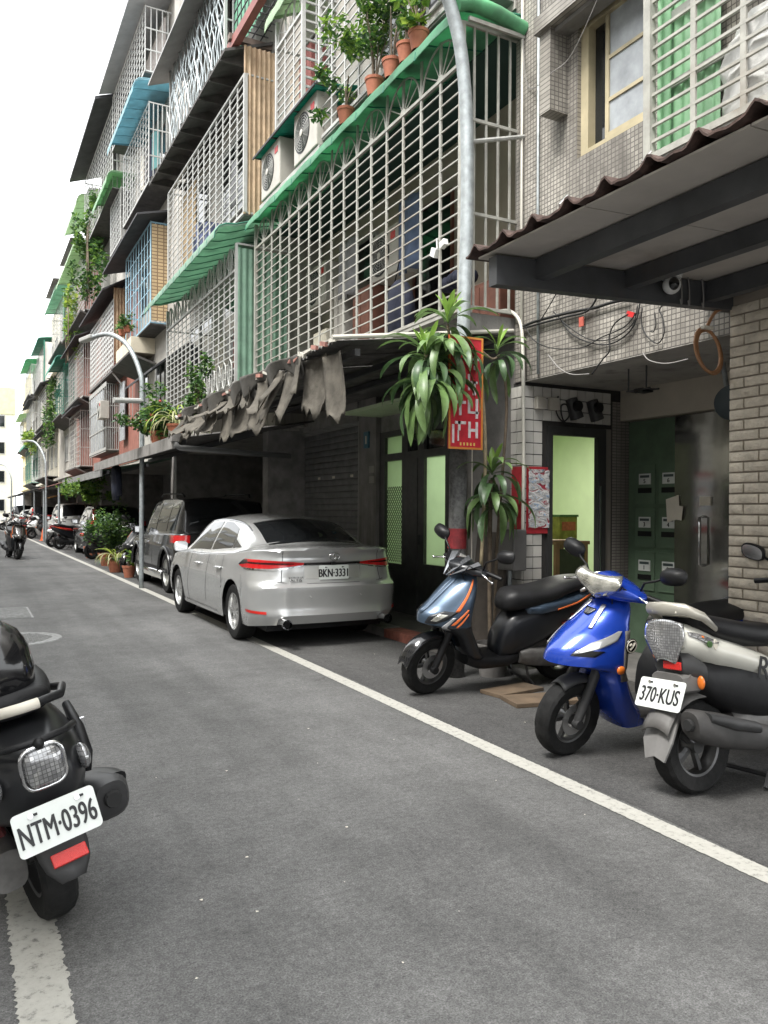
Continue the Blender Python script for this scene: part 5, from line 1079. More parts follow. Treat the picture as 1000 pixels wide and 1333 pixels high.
for tx, z, sz in (('COROLLA', .765, .028), ('ALTIS', .735, .042)):
    me = text_mesh(tx, sz, .002, .001); me.materials.append(CHROME); piece('badge', me, sed, (-2.248, .44, z), (1.3, 1, 1), (R(90), 0, R(-90)), world=False)
for sg in (1, -1):
    b = MB(); Tm = Matrix.Translation((-2.30, sg * .60, .285)) @ Matrix.Rotation(R(90), 4, 'Z'); b.lathe([(.036, .1), (.036, -.04), (.050, -.05), (.054, -.045), (.054, .12)], 20, Tm, axis='y'); b.build('exhaust_tip', CHROME, sed, smooth=40, world=False)
    b = MB().lathe([(0, .02), (.037, .02)], 16, Matrix.Translation((-2.30, sg * .60, .285)) @ Matrix.Rotation(R(90), 4, 'Z'), axis='y'); b.build('exhaust_bore', SEAM, sed, world=False)
    for x in (-.82, .14):
        b = MB().loft([(x - .10, .80, .012, .012, 2, 0, sg * .895), (x - .07, .80, .02, .016, 2, 0, sg * .905), (x + .07, .80, .02, .016, 2, 0, sg * .907), (x + .10, .80, .012, .012, 2, 0, sg * .897)], 10); b.build('door_handle', SILVER, sed, smooth=True, world=False)
    for y in (.30,): b = MB().cyl((-2.337, sg * y, .56), (-2.325, sg * y, .56), .011, n=12); b.build('parking_sensor', mat('sensor_grey', (.3, .3, .29), .5), sed, world=False)
b = MB(); b.box((-2.255, 0, .91), (.03, .05, .03)); b.build('camera_pod', BLACKPL, sed, world=False)
# ---- black SUV
wh17 = wheel_meshes(.36, .235, 5, mat('satin_rim', (.42, .42, .40), .35, .7), 'b')
def suv_params(l0, l1, w_, h, axles, wr, belt, rake=.35, wheels=None, arch=.07):
    zb = belt; k = h
    return dict(xr=l0, xf=l1, w=w_, axles=axles, wr=wr, zr=.36, rc=.22, fc=.4, rbow=.05, fbow=.14, arch=arch,
        belt=[(l0 - .1, zb + .06), (l0 + .6, zb + .05), (0, zb + .01), (l1 - 1.2, zb - .02), (l1 - .5, zb - .08), (l1, zb - .22)],
        side=[(.2, .95), (.4, .985), (.6, 1.0), (.8, 1.0), (.95, .985), (1.15, .955)], rear=[(.2, l0 + .06), (.4, l0), (.6, l0), (.7, l0 + .03), (.9, l0 + .05), (1.1, l0 + .07), (1.2, l0 + .08)],
        front=[(.2, l1 - .08), (.45, l1), (.7, l1 - .03), (.95, l1 - .15), (1.1, l1 - .2)],
        top=[(l0 + .085, zb + .09), (l0 + .10, zb + .14), (l0 + .10 + rake * .55, lerp(zb, k, .75)), (l0 + .10 + rake, k - .055), (l0 + .3 + rake, k - .015), (-.2, k), (.25, k - .03), (.55, k - .1), (l1 - 1.35, zb + .10), (l1 - 1.15, zb + .04), (l1 - .5, zb - .03), (l1 - .2, zb - .12)],
        rail=[(l0, w_ * .82), (l0 + .4, w_ * .76), (0, w_ * .74), (.6, w_ * .76), (l1 - 1.2, w_ * .84), (l1, w_ * .7)], bow=.05, bowk=[(l0, 1), (l0 + .6, .6), (0, 0), (.6, -1), (l1, -1)], rs=.17, fs=.17, crown=.06, inset=.04,
        wheels=wheels, mirror=(.72, zb + .1), mirm=BLACKG)
def suv_patches(p, l0, l1, zb, rake, lampz=(0.85, 1.0), lamp_s=(.125, .20)):
    p['up_patches'] = [('rear_window', l0 + .13, l0 + .09 + rake * .92, I([(0, .56)]), I([(0, 1)]), TINT, .005), ('windscreen', .62, l1 - 1.38, I([(0, .56)]), I([(0, 1)]), TINT, .005),
        ('rear_side_window', l0 + .42, l0 + .98, I([(0, .14)]), I([(l0 + .42, .40), (l0 + .6, .46), (l0 + 1, .46)]), TINT, .006), ('rear_door_window', l0 + 1.04, l0 + 1.86, I([(0, .13)]), I([(0, .46)]), TINT, .006), ('front_door_window', l0 + 1.94, l1 - 1.45, I([(0, .13)]), I([(l0 + 1.9, .46), (.5, .44), (l1 - 1.45, .16)]), TINT, .006)]
    p['low_patches'] = [('tail_light', *lamp_s, I([(0, lampz[0])]), I([(0, lampz[1])]), LENSR, .008, (1, -1)), ('bumper_trim', 0, .24, I([(0, .40)]), I([(0, .56)]), BLACKPL, .01, (1, -1)), ('head_light', .80, .88, I([(0, .72)]), I([(0, .86)]), LENSC, .006, (1, -1)), ('side_cladding', .25, .78, I([(0, .36)]), I([(0, .44)]), BLACKPL, .008, (1, -1)),
        ('door_gap', .475, .477, I([(0, .4)]), I([(0, zb)]), SEAM, .002, (1, -1)), ('door_gap', .62, .622, I([(0, .4)]), I([(0, zb)]), SEAM, .002, (1, -1))]
    return p
p = suv_patches(suv_params(-2.15, 2.2, .90, 1.74, (-1.30, 1.32), .36, 1.0, .22, wh17, .085), -2.15, 2.2, 1.0, .22, (.92, 1.05), (.118, .21))
suv = make_car('black_suv', 'black SUV with flared arches parked directly ahead of the silver sedan', (4.02, 15.68, 0), R(90), p, BLACKCAR, TINT)
for a in (-1.30, 1.32):
    for sg in (1, -1):
        b = MB(); pts = [(a + .455 * math.cos(k * math.pi / 16), sg * (.915), .36 + .455 * math.sin(k * math.pi / 16)) for k in range(17)]; b.tube(pts, .035, 8); b.build('wheel_flare', BLACKG, suv, smooth=True, world=False)
for sg in (1, -1):
    b = MB().tube([(-1.0, sg * .90, .34), (.95, sg * .90, .34)], .045, 8); b.build('side_step', CHROME, suv, smooth=True, world=False)
    b = MB().tube([(-1.5, sg * .60, 1.73), (-1.4, sg * .62, 1.78), (.1, sg * .62, 1.80), (.3, sg * .62, 1.74)], .018, 6); b.build('roof_rail', BLACKPL, suv, smooth=True, world=False)
    for x in (-.75, .3): b = MB().box((x, sg * .915, .88), (.2, .03, .035)); b.build('door_handle', CHROME, suv, world=False, bevel=.008)
b = MB().loft([(-2.19, .70, .45, .09, 4), (-2.13, .70, .75, .10, 4)], 20); b.build('rear_step', BLACKPL, suv, world=False)
# ---- dark compact SUV and pale van beyond the plants, far cars
p2 = suv_patches(suv_params(-2.15, 2.2, .89, 1.64, (-1.3, 1.3), .34, .98, .42, wh17), -2.15, 2.2, .98, .42, (.95, 1.12), (.13, .20))
crv = make_car('compact_suv', 'dark grey compact SUV with tall red lamps parked behind the big potted bush', (4.12, 27.6, 0), R(90), p2, GREYCAR, TINT)
for sg in (1, -1): b = MB().box((-1.88, sg * .70, 1.30), (.12, .10, .42), ry=.55); b.build('pillar_lamp', LENSR, crv, world=False, bevel=.02)
b = MB().box((-1.9, -.05, 1.28), (.02, .9, .18), ry=.6); b.build('green_reflective_shade', mat('green_shade', (.12, .38, .28), .3), crv, world=False)
p3_ = suv_patches(suv_params(-2.3, 2.3, .88, 1.76, (-1.4, 1.4), .33, 1.0, .40, wh16), -2.3, 2.3, 1.0, .40, (.86, 1.18), (.13, .20))
van = make_car('pale_van', 'pale silver minivan with triangular red lamps parked past the dark compact SUV', (4.05, 37.2, 0), R(90), p3_, VANW, TINT)
index_kids()
def far_car(src, loc, label, swap=None, rz=R(90)):
    c = copy_tree(src, None, swap); c.location = loc; c.rotation_euler = (0, 0, rz); c['label'] = label; return c
far_car(crv, (3.9, 50.5, 0), 'dark car parked far down under the tin awning', {'dark_grey_car_paint': BLACKCAR})
far_car(sed, (3.7, 57.0, 0), 'white sedan parked near the bend of the alley', {'silver_car_paint': mat('white_car_paint', (.7, .7, .7), .3, coat=.5)})
far_car(van, (3.6, 66, 0), 'dark van parked at the bend of the alley', {'pale_silver_van_paint': GREYCAR})
# ================================================================ SCOOTERS
class ShellZ:
    """body described by horizontal slices: table of (z, cx, front reach, rear reach, half width, front exponent)"""
    def __init__(s, tab): s.t = tab
    def g(s, z, k): return sinterp([(r_[0], r_[k]) for r_ in s.t], z)
    def __call__(s, z, th):
        cx, hf, hr, hy, ef = (s.g(z, k) for k in range(1, 6)); c, d = math.cos(th), math.sin(th)
        e = ef if c > 0 else 2.6
        return Vector((cx + (hf if c > 0 else hr) * math.copysign(abs(c) ** (2 / e), c), hy * math.copysign(abs(d) ** (2 / max(e, 2.0)), d), z))
    def mb(s, nz=26, n=40, z0=None, z1=None):
        a, b_ = z0 or s.t[0][0], z1 or s.t[-1][0]; m = MB(); rows = [[tuple(s(lerp(a, b_, i / nz), 2 * math.pi * k / n)) for k in range(n)] for i in range(nz + 1)]
        m.grid(rows, closed=True); m.f += [tuple(range(n))[::-1], tuple(nz * n + k for k in range(n))]; m.mi += [0, 0]; return m
class ShellX:
    """body described by cross slices along x: (x, zc, half width, half height, exponent)"""
    def __init__(s, tab): s.t = sorted(tab)
    def g(s, x, k): return sinterp([(r_[0], r_[k]) for r_ in s.t], x)
    def __call__(s, x, th):
        zc, hw, hh, e = (s.g(x, k) for k in range(1, 5)); c, d = math.cos(th), math.sin(th)
        return Vector((x, hw * math.copysign(abs(c) ** (2 / e), c), zc + hh * math.copysign(abs(d) ** (2 / e), d)))
    def mb(s, nx=28, n=32):
        a, b_ = s.t[0][0], s.t[-1][0]; m = MB(); rows = [[tuple(s(lerp(a, b_, i / nx), 2 * math.pi * k / n)) for k in range(n)] for i in range(nx + 1)]
        m.grid(rows, closed=True); m.f += [tuple(range(n))[::-1], tuple(nx * n + k for k in range(n))]; m.mi += [0, 0]; return m
class Multi:
    def __init__(s, ms): s.ms = ms
    def build(s, *a, **k): return [m.build(*a, **k) for m in s.ms]
def spatch(fn, us, lo, hi, off=.004, rows=6, sides=(1,), ref=None, th=.004):
    """panel following a shell; u is the slice coordinate, lo/hi give the angle"""
    res = []
    for sg in sides:
        m = MB(); res.append(m)
        o_, i_ = [], []
        for j in range(rows + 1):
            r1, r2 = [], []
            for u in us:
                a = lerp(lo(u), hi(u), j / rows); e = .01; p = fn(u, a); n_ = (fn(u + e * .3, a) - fn(u - e * .3, a)).cross(fn(u, a + e) - fn(u, a - e))
                n_ = n_.normalized() if n_.length > 1e-12 else Vector((0, 0, 1))
                c = ref or Vector((p.x * .9, 0, p.z)); q = p - c
                if n_.dot(q) < 0: n_ = -n_
                p1 = p + n_ * off; p2 = p + n_ * (off - th); r1.append((p1.x, p1.y * sg, p1.z)); r2.append((p2.x, p2.y * sg, p2.z))
            o_.append(r1); i_.append(r2)
        m.grid(o_); m.grid(i_)
        ring = lambda o: o[0] + [r_[-1] for r_ in o[1:-1]] + o[-1][::-1] + [r_[0] for r_ in o[-2:0:-1]]
        m.grid([ring(o_), ring(i_)], closed=True)
    return Multi(res)
def us(a, b_, n=14): return [lerp(a, b_, i / n) for i in range(n + 1)]
def scooter_wheel(r, wd):
    t = MB(); h = wd / 2; ri = r * .62; n = 46
    prof = [(ri, -h * .75), (r * .80, -h * .98), (r * .90, -h), (r * .965, -h * .75), (r * .993, -h * .35), (r, 0), (r * .993, h * .35), (r * .965, h * .75), (r * .90, h), (r * .80, h * .98), (ri, h * .75), (ri, -h * .75)]
    rows = []; N = 112
    for k in range(N):
        a = 2 * math.pi * k / N; row = []
        for i, (q, y) in enumerate(prof):
            ph = (k + 5 * abs(y) / h * (1 if y > 0 else 1.3)) % 8
            d = .0045 if (3 <= i <= 7 and ph < 1.6 and i != 5) or (i in (2, 8) and ph < 1.2) else 0
            row.append(((q - d) * math.cos(a), y, (q - d) * math.sin(a)))
        rows.append(row)
    t.grid(rows + [rows[0]])
    b = MB(); b.lathe([(ri + .002, h * .78), (ri * .94, h * .7), (ri * .9, h * .2), (ri * .9, -h * .2), (ri * .94, -h * .7), (ri + .002, -h * .78)], 36, axis='y')
    for k in range(5):
        a = 2 * math.pi * k / 5; b.box((ri * .5, 0, 0), (ri * .9, h * .5, .022), Matrix.Rotation(-a, 4, 'Y'))
    b.cyl((0, -h * .8, 0), (0, h * .8, 0), .035, n=16)
    d = MB(); d.lathe([(.05, h * .95), (.095, h * .95), (.095, h * .85), (.05, h * .85)], 28, axis='y', close=True)
    return t.mesh('tyre', RUBBER, 30), b.mesh('rim', mat('dark_alloy', (.10, .10, .10), .4, .7, var=.2), 40), d.mesh('brake_disc', mat('bright_disc', (.5, .5, .5), .3, .9))
WH = scooter_wheel(.235, .112)
def put(parent, me, name, T):
    o = bpy.data.objects.new(name, me); COL.objects.link(o); o.parent = parent; o.matrix_local = T; return o
SEATM = mat('black_vinyl', (.011, .011, .012), .5, var=.25, vs=9, bump=.15, bs=90, spec=.3); DKGREY = mat('dark_grey_plastic', (.035, .035, .036), .55, var=.2, vs=8, bump=.06); MIDGREY = mat('mid_grey_plastic', (.12, .115, .11), .6, var=.2, vs=8, dirt=.3, dirtcol=(.2, .18, .15)); ENG = mat('engine_alloy', (.16, .155, .15), .5, .6, var=.3, vs=10)
def scooter_base(name, label, loc, rz, lean=0, steer=0, scale=1.05, style=None, group=None):
    """frame shared by all: wheels, fork, engine, stand, handlebar with grips, levers and mirrors"""
    T = thing(name, loc, label, 'scooter', group, rz=rz, rx=lean); T.scale = (scale,) * 3
    ax = Vector((-.42, 0, .9)).normalized(); piv = Vector((.45, 0, .85)); ST = Matrix.Translation(piv) @ Matrix.Rotation(steer, 4, ax) @ Matrix.Translation(-piv)
    fwl = put(T, WH[0], 'front_wheel', ST @ Matrix.Translation((.635, 0, .235))); put(fwl, WH[1], 'rim', Matrix()); put(fwl, WH[2], 'brake_disc', Matrix())
    rwl = put(T, WH[0], 'rear_wheel', Matrix.Translation((-.625, 0, .235))); put(rwl, WH[1], 'rim', Matrix())
    for sg in (1, -1):
        b = MB(); b.tube([(.645, sg * .085, .23), (.60, sg * .085, .36), (.52, sg * .075, .55)], [.026, .03, .03], 10, ST); b.cyl((.645, sg * .07, .225), (.645, sg * .11, .225), .03, n=10, T=ST); b.build('fork_leg', style.get('fork', DKGREY), T, smooth=50, world=False)
    b = MB()   # front mudguard
    rows = []
    for i in range(17):
        a = R(lerp(*style.get('arc', (10, 146)), i / 16)); rr = .262 + .012 * math.sin(i / 16 * math.pi); rows.append([(.635 + rr * math.cos(a) * (1 if abs(k - 4) < 4 else .985), (k - 4) / 4 * (.072 - .02 * abs(i - 6) / 10), .235 + rr * math.sin(a) - .035 * ((k - 4) / 4) ** 2) for k in range(9)])
    b.grid(rows, ST); o = b.build('front_mudguard', style['fender'], T, smooth=True, world=False, fix=False); o.modifiers.new('thick', 'SOLIDIFY').thickness = .006
    # engine, swing arm, exhaust side
    b = MB(); b.loft([(-.70, .24, .055, .07, 3, 0, .115), (-.45, .26, .06, .085, 3, 0, .12), (-.20, .28, .06, .075, 3, 0, .115), (-.12, .28, .04, .05, 3, 0, .11)], 18); b.loft([(-.42, .30, .11, .10, 3), (-.2, .32, .13, .12, 3), (-.05, .33, .09, .08, 3)], 16); b.build('engine', ENG, T, smooth=45, world=False)
    b = MB(); b.cyl((-.58, .10, .26), (-.60, .16, .62), .022, n=10); b.tube([(-.58 + .004 * k, .11 + .0035 * k, .30 + .017 * k) for k in range(16)], .034, 8); b.build('rear_shock', mat('shock_spring', (.12, .02, .02), .4), T, world=False)
    b = MB(); b.tube([(-.18, .13, .24), (-.22, .15, .10), (-.30, .16, .01)], .012, 6); b.tube([(-.18, -.13, .24), (-.24, -.15, .10), (-.30, -.16, .01)], .012, 6); b.tube([(-.25, .155, .06), (-.25, -.155, .06)], .012, 6); b.build('stand', DARKIRON, T, world=False)
    # exhaust on the right
    ex = style.get('exm', DKGREY); eo = style.get('exo', 0)
    b = MB(); b.loft([(-.18, .27, .03, .03, 2, 0, -.15), (-.34, .27, .06, .07, 2.6, .1, -.155 - eo), (-.60, .33, .075, .088, 2.8, .14, -.165 - eo), (-.78, .375, .072, .082, 2.8, .14, -.17 - eo), (-.82, .385, .055, .062, 2.6, .14, -.17 - eo)], 18); o = b.build('exhaust', ex, T, smooth=50, world=False)
    b = MB(); b.loft([(-.42, .335, .055, .03, 3, .14, -.20 - eo), (-.60, .375, .065, .035, 3, .14, -.205 - eo), (-.76, .42, .05, .025, 3, .14, -.20 - eo)], 14); b.build('heat_shield', style.get('shieldm', BLACKPL), o, smooth=45, world=False)
    b = MB(); b.lathe([(.0, -.01), (.026, -.01), (.03, .0), (.032, .05)], 14, Matrix.Translation((-.83, -.17 - eo, .385)) @ Matrix.Rotation(R(-90), 4, 'Z') @ Matrix.Rotation(0, 4, 'X'), axis='y'); b.build('tailpipe', SEAM, o, world=False)
    b = MB()     # control cables
    for sg in (1, -1): b.tube([ST @ Vector(p_) for p_ in ((.42, sg * .17, 1.02), (.50, sg * .15, 1.06), (.50, sg * .09, .98), (.43, sg * .05, .88))], .005, 6)
    b.tube([ST @ Vector((.47, -.075, .62)), ST @ Vector((.56, -.11, .48)), ST @ Vector((.62, -.105, .32))], .006, 6); b.build('cables', BLACKPL, T, smooth=True, world=False)
    # handlebar
    for sg in (1, -1):
        b = MB(); b.tube([(.40, sg * .10, 1.0), (.37, sg * .20, 1.015), (.33, sg * .335, 1.0)], .0165, 10, ST); hb = b.build('grip', BLACKPL, T, smooth=50, world=False)
        b = MB(); b.tube([(.415, sg * .20, 1.02), (.44, sg * .24, 1.015), (.435, sg * .345, .985)], .007, 8, ST); b.ball((.435, sg * .35, .984), .011, 8, 6, ST); b.build('brake_lever', CHROME, T, smooth=True, world=False)
        mh = style.get('mirror', 1.22); b = MB(); b.tube([(.39, sg * .19, 1.03), (.40, sg * .22, 1.10), (.385, sg * .29, mh - .03), (.37, sg * .33, mh)], .0075, 8, ST); mo = b.build('mirror_stalk', style.get('stalk', BLACKPL), T, smooth=True, world=False)
        b = MB(); M = ST @ Matrix.Translation((.365, sg * .375, mh + .015)) @ Matrix.Rotation(sg * R(12), 4, 'X') @ Matrix.Rotation(R(-12), 4, 'Y'); b.loft([(.045, 0, .02, .015, 2), (.03, 0, .065, .038, 2.4), (.0, 0, .088, .052, 2.6), (-.012, 0, .086, .050, 2.6)], 18, M); b.build('mirror_head', BLACKPL, mo, smooth=40, world=False)
        b = MB(); b.loft([(-.0125, 0, .078, .043, 2.6), (-.0145, 0, .078, .043, 2.6)], 18, M); b.build('mirror_glass', CHROME, mo, world=False)
    return T, ST
def seat(T, tab, m=SEATM): return ShellX(tab).mb(26, 26).build('seat', m, T, smooth=True, world=False)
YT = Matrix(((0, 1, 0, 0), (1, 0, 0, 0), (0, 0, 1, 0), (0, 0, 0, 1)))   # loft along y
def badge_text(T, tx, sz, M, m, name='lettering', shear=0):
    me = text_mesh(tx, sz, .0015, .001); me.materials.append(m); return put(T, me, name, M)

# ---- bright blue scooter
BLUE = mat('blue_metallic_paint', (.012, .055, .42), .22, .35, var=.08, coat=.8, vs=5)
bt, ST = scooter_base('blue_scooter', 'bright blue scooter facing the road with white side lamps', (3.92, 3.80, 0), R(180), lean=R(-8), steer=R(6), scale=1.03, style=dict(fender=DKGREY, mirror=1.16, arc=(62, 150)))
sh = ShellZ([(.17, .26, .06, .20, .13, 2.4), (.24, .30, .09, .18, .16, 2.4), (.34, .36, .09, .13, .185, 2.4), (.45, .42, .08, .10, .205, 2.2), (.55, .455, .10, .09, .195, 1.9), (.575, .47, .24, .09, .215, 1.7), (.595, .47, .37, .09, .217, 1.6), (.64, .47, .36, .09, .216, 1.55), (.74, .455, .285, .08, .205, 1.6), (.83, .43, .19, .07, .175, 1.8), (.91, .40, .125, .06, .145, 2.0), (.965, .38, .07, .05, .105, 2.1), (.985, .375, .04, .04, .07, 2.1)])
sh.mb(40, 48).build('front_shield', BLUE, bt, smooth=42, world=False)
# dark inner side with round badge, silver side lamp, V trim, crest stripe
spatch(sh, us(.50, .80), I([(.50, 1.42), (.60, 1.62), (.80, 1.50)]), I([(.5, 2.2), (.8, 2.2)]), .006, sides=(1, -1)).build('inner_side_panel', MIDGREY, bt, smooth=True, world=False)
spatch(sh, us(.665, .80), I([(.665, .52), (.73, .74), (.80, 1.26)]), I([(.665, .58), (.70, .95), (.75, 1.28), (.80, 1.38)]), .007, sides=(1, -1)).build('side_lamp', LENSC, bt, smooth=True, world=False)
spatch(sh, us(.655, .69), I([(.655, .50), (.69, .56)]), I([(.655, .95), (.69, 1.10)]), .004, sides=(1, -1)).build('lamp_slot', BLACKPL, bt, smooth=True, world=False)
spatch(sh, us(.80, .925), I([(.80, .46), (.925, .30)]), I([(.80, .56), (.925, .50)]), .008, sides=(1, -1)).build('v_trim', mat('silver_trim', (.6, .6, .6), .25, .8), bt, smooth=True, world=False)
spatch(sh, us(.86, .895, 6), I([(.86, .0), (.895, .0)]), I([(.86, .10), (.895, .26)]), .009, sides=(1, -1)).build('emblem', BLACKG, bt, smooth=True, world=False)
for sg in (1, -1):
    p_ = sh(.70, 1.72); b = MB().lathe([(0, -.005), (.042, -.005), (.045, 0)], 20, Matrix.Translation((p_.x - .02, sg * (p_.y + .012), p_.z + .02)) @ Matrix.Rotation(0 if sg < 0 else math.pi, 4, 'Z'), axis='y'); o = b.build('round_badge', BLACKG, bt, world=False)
    M = Matrix.Translation((p_.x - .02, sg * (p_.y + .0185), p_.z + .02)); b = MB().tube([(.036 * math.cos(k * .35), 0, .036 * math.sin(k * .35)) for k in range(18)], .003, 5, M, closed=True); b.tube([(-.02, 0, .02), (-.005, 0, -.005), (.012, 0, -.02)], .007, 5, M); b.tube([(.005, 0, .015), (.02, 0, .005)], .007, 5, M); b.build('badge_mark', LIT, o, world=False)
    p_ = sh(.60, 1.55); MB().ball((p_.x + .01, sg * (p_.y + .006), p_.z - .02), (.03, .014, .026), 12, 8).build('indicator', LENSO, bt, smooth=True, world=False)
# handlebar cowl with the big headlamp
hc = MB().loft([(-.235, 1.0, .03, .02, 2.2, 0, .385), (-.20, 1.01, .055, .035, 2.2, 0, .395), (-.11, 1.025, .095, .062, 2.3, 0, .43), (0, 1.035, .115, .085, 2.3, 0, .445), (.11, 1.025, .095, .062, 2.3, 0, .43), (.20, 1.01, .055, .035, 2.2, 0, .395), (.235, 1.0, .03, .02, 2.2, 0, .385)], 26, ST @ YT); hc.build('handlebar_cowl', BLUE, bt, smooth=True, world=False)
HLENS = mat('headlamp_lens', (.52, .51, .46), .12, .7, var=.45, vs=18, bump=.10, bs=20, coat=1)
b = MB(); rows = []
for i in range(9):
    v = i / 8; rows.append([tuple(ST @ Vector((.452 + .128 * math.sqrt(max(.02, 1 - (u / .2) ** 2 * .75 - ((v - .5) / .75) ** 2)), u * 1.15 * (.45 + .55 * math.sin(v * 2.4)), .968 + .14 * v + .05 * (u / .15) ** 2 * .4))) for u in [lerp(-.15, .15, k / 16) for k in range(17)]])
b.grid(rows).build('headlamp', HLENS, bt, smooth=True, world=False, fix=False).modifiers.new('thick', 'SOLIDIFY').thickness = .02
ShellX([(-.12, .26, .10, .04, 4), (.05, .25, .145, .035, 5), (.25, .255, .15, .035, 5), (.36, .27, .13, .03, 4)]).mb(14, 24).build('floorboard', MIDGREY, bt, smooth=45, world=False)
ShellX([(.02, .40, .10, .16, 3), (-.08, .48, .13, .19, 3), (-.3, .55, .155, .16, 3), (-.6, .63, .15, .125, 2.8), (-.82, .70, .11, .085, 2.6), (-.93, .73, .05, .04, 2.4)]).mb().build('rear_body', DKGREY, bt, smooth=True, world=False)
ShellX([(-.12, .66, .13, .07, 3), (-.3, .69, .165, .085, 3), (-.6, .73, .155, .07, 2.8), (-.85, .765, .115, .05, 2.6)]).mb().build('side_panel', BLUE, bt, smooth=True, world=False)
seat(bt, [(.02, .735, .07, .03, 3), (-.05, .755, .12, .05, 3), (-.25, .775, .15, .052, 3), (-.45, .80, .155, .055, 3), (-.72, .825, .13, .05, 2.6), (-.82, .83, .07, .03, 2.4)])
b = MB(); b.tube([(-.66, .13, .80), (-.80, .14, .84), (-.95, .10, .87), (-.98, 0, .875), (-.95, -.10, .87), (-.80, -.14, .84), (-.66, -.13, .80)], .019, 10, sy=1.5); b.build('grab_rail', mat('grey_grab_rail', (.22, .22, .23), .35, .4), bt, smooth=True, world=False)
MB().ball((-.93, 0, .72), (.04, .10, .05), 14, 8).build('tail_light', LENSR, bt, smooth=True, world=False)
b = MB(); b.slab([(-.80, -.06, .52), (-.98, -.07, .34), (-.98, .07, .34), (-.80, .06, .52)], (.008, 0, .008)); b.build('rear_mudguard', DKGREY, bt, world=False)

# ---- grey-blue sports scooter with orange stripes
SLATE = mat('satin_slate_blue_paint', (.075, .11, .16), .32, .55, var=.08, coat=.3); GBLK = mat('satin_black_panel', (.012, .013, .016), .35, var=.2, coat=.2); ORANGE = mat('orange_stripe', (.75, .17, .04), .4)
dt, ST = scooter_base('sport_scooter', 'slate blue and black sports scooter with orange stripes beside the lamp post', (4.00, 5.57, 0), R(180), lean=R(-10), steer=R(8), scale=1.06, style=dict(fender=BLACKG, mirror=1.17, fork=BLACKPL))
sh2 = ShellZ([(.26, .26, .05, .12, .12, 2.4), (.36, .35, .06, .10, .17, 2.2), (.48, .42, .07, .09, .19, 2.0), (.55, .46, .16, .09, .20, 1.6), (.59, .47, .30, .09, .205, 1.45), (.64, .47, .30, .09, .205, 1.4), (.72, .455, .24, .08, .20, 1.45), (.81, .43, .18, .07, .185, 1.5), (.90, .40, .115, .06, .15, 1.7), (.955, .38, .06, .05, .11, 2.0)])
sh2.mb(40, 48).build('front_shield', SLATE, dt, smooth=35, world=False)
spatch(sh2, us(.28, .585, 20), I([(.28, .2), (.5, .35), (.585, .62)]), I([(.28, 2.4), (.58, 2.4)]), .006, sides=(1, -1)).build('lower_shield', GBLK, dt, smooth=True, world=False)
spatch(sh2, us(.60, .70), I([(.60, .30), (.65, .40), (.70, .72)]), I([(.60, .60), (.64, .92), (.70, 1.12)]), .008, sides=(1, -1)).build('headlamp_surround', GBLK, dt, smooth=True, world=False)
spatch(sh2, us(.622, .675), I([(.622, .48), (.675, .66)]), I([(.622, .66), (.675, .92)]), .012, sides=(1, -1)).build('headlamp', HLENS, dt, smooth=True, world=False)
for (a, c, o0, o1, w_) in ((.70, .93, 1.02, 1.30, .12), (.60, .72, 1.02, 1.42, .09), (.585, .69, 1.16, 1.52, .06)):
    spatch(sh2, us(a, c), I([(a, o0), (c, o1)]), I([(a, o0 + w_), (c, o1 + w_)]), .008, sides=(1, -1)).build('orange_stripe', ORANGE, dt, smooth=True, world=False)
spatch(sh2, us(.56, .66), I([(.56, .70), (.66, 1.05)]), I([(.56, .86), (.66, 1.12)]), .010, sides=(1, -1)).build('silver_slash', mat('silver_slash', (.55, .56, .58), .3, .6), dt, smooth=True, world=False)
spatch(sh2, us(.66, .92), I([(.66, .0), (.92, .0)]), I([(.66, .09), (.92, .26)]), .008, sides=(1, -1)).build('centre_ridge', SLATE, dt, smooth=True, world=False)
hc = MB().loft([(-.225, 1.0, .03, .018, 2.2, 0, .375), (-.19, 1.005, .05, .03, 2.2, 0, .385), (-.10, 1.015, .085, .045, 2.2, 0, .42), (0, 1.02, .12, .055, 2.0, 0, .44), (.10, 1.015, .085, .045, 2.2, 0, .42), (.19, 1.005, .05, .03, 2.2, 0, .385), (.225, 1.0, .03, .018, 2.2, 0, .375)], 24, ST @ YT); hc.build('handlebar_cowl', GBLK, dt, smooth=True, world=False)
for sg in (1, -1):
    b = MB(); b.slab([ST @ Vector(p_) for p_ in [(.60, sg * .012, .955), (.46, sg * .115, 1.10), (.44, sg * .055, 1.115)]], (-.012, 0, -.004)); b.build('visor_blade', mat('visor_gloss', (.30, .31, .33), .12, .8, coat=.6), dt, world=False)
    b = MB(); b.slab([ST @ Vector(p_) for p_ in [(.585, sg * .03, .955), (.43, sg * .20, 1.075), (.425, sg * .16, 1.09)]], (-.012, 0, -.004)); b.build('visor_blade', BLACKG, dt, world=False)
ShellX([(-.14, .27, .12, .05, 4), (.05, .25, .155, .04, 5), (.25, .26, .16, .05, 5), (.38, .30, .14, .05, 4)]).mb(14, 24).build('floorboard', BLACKPL, dt, smooth=45, world=False)
ShellX([(.05, .36, .09, .12, 3), (-.06, .44, .135, .19, 3), (-.3, .53, .165, .18, 3), (-.6, .64, .155, .13, 2.8), (-.82, .73, .10, .075, 2.6), (-.94, .78, .04, .03, 2.4)]).mb().build('rear_body', GBLK, dt, smooth=True, world=False)
rb = ShellX([(-.16, .655, .125, .05, 3), (-.3, .675, .172, .062, 3), (-.6, .72, .165, .055, 2.8), (-.85, .785, .10, .04, 2.6), (-.95, .81, .04, .02, 2.4)])
rb.mb().build('side_panel', SLATE, dt, smooth=True, world=False)
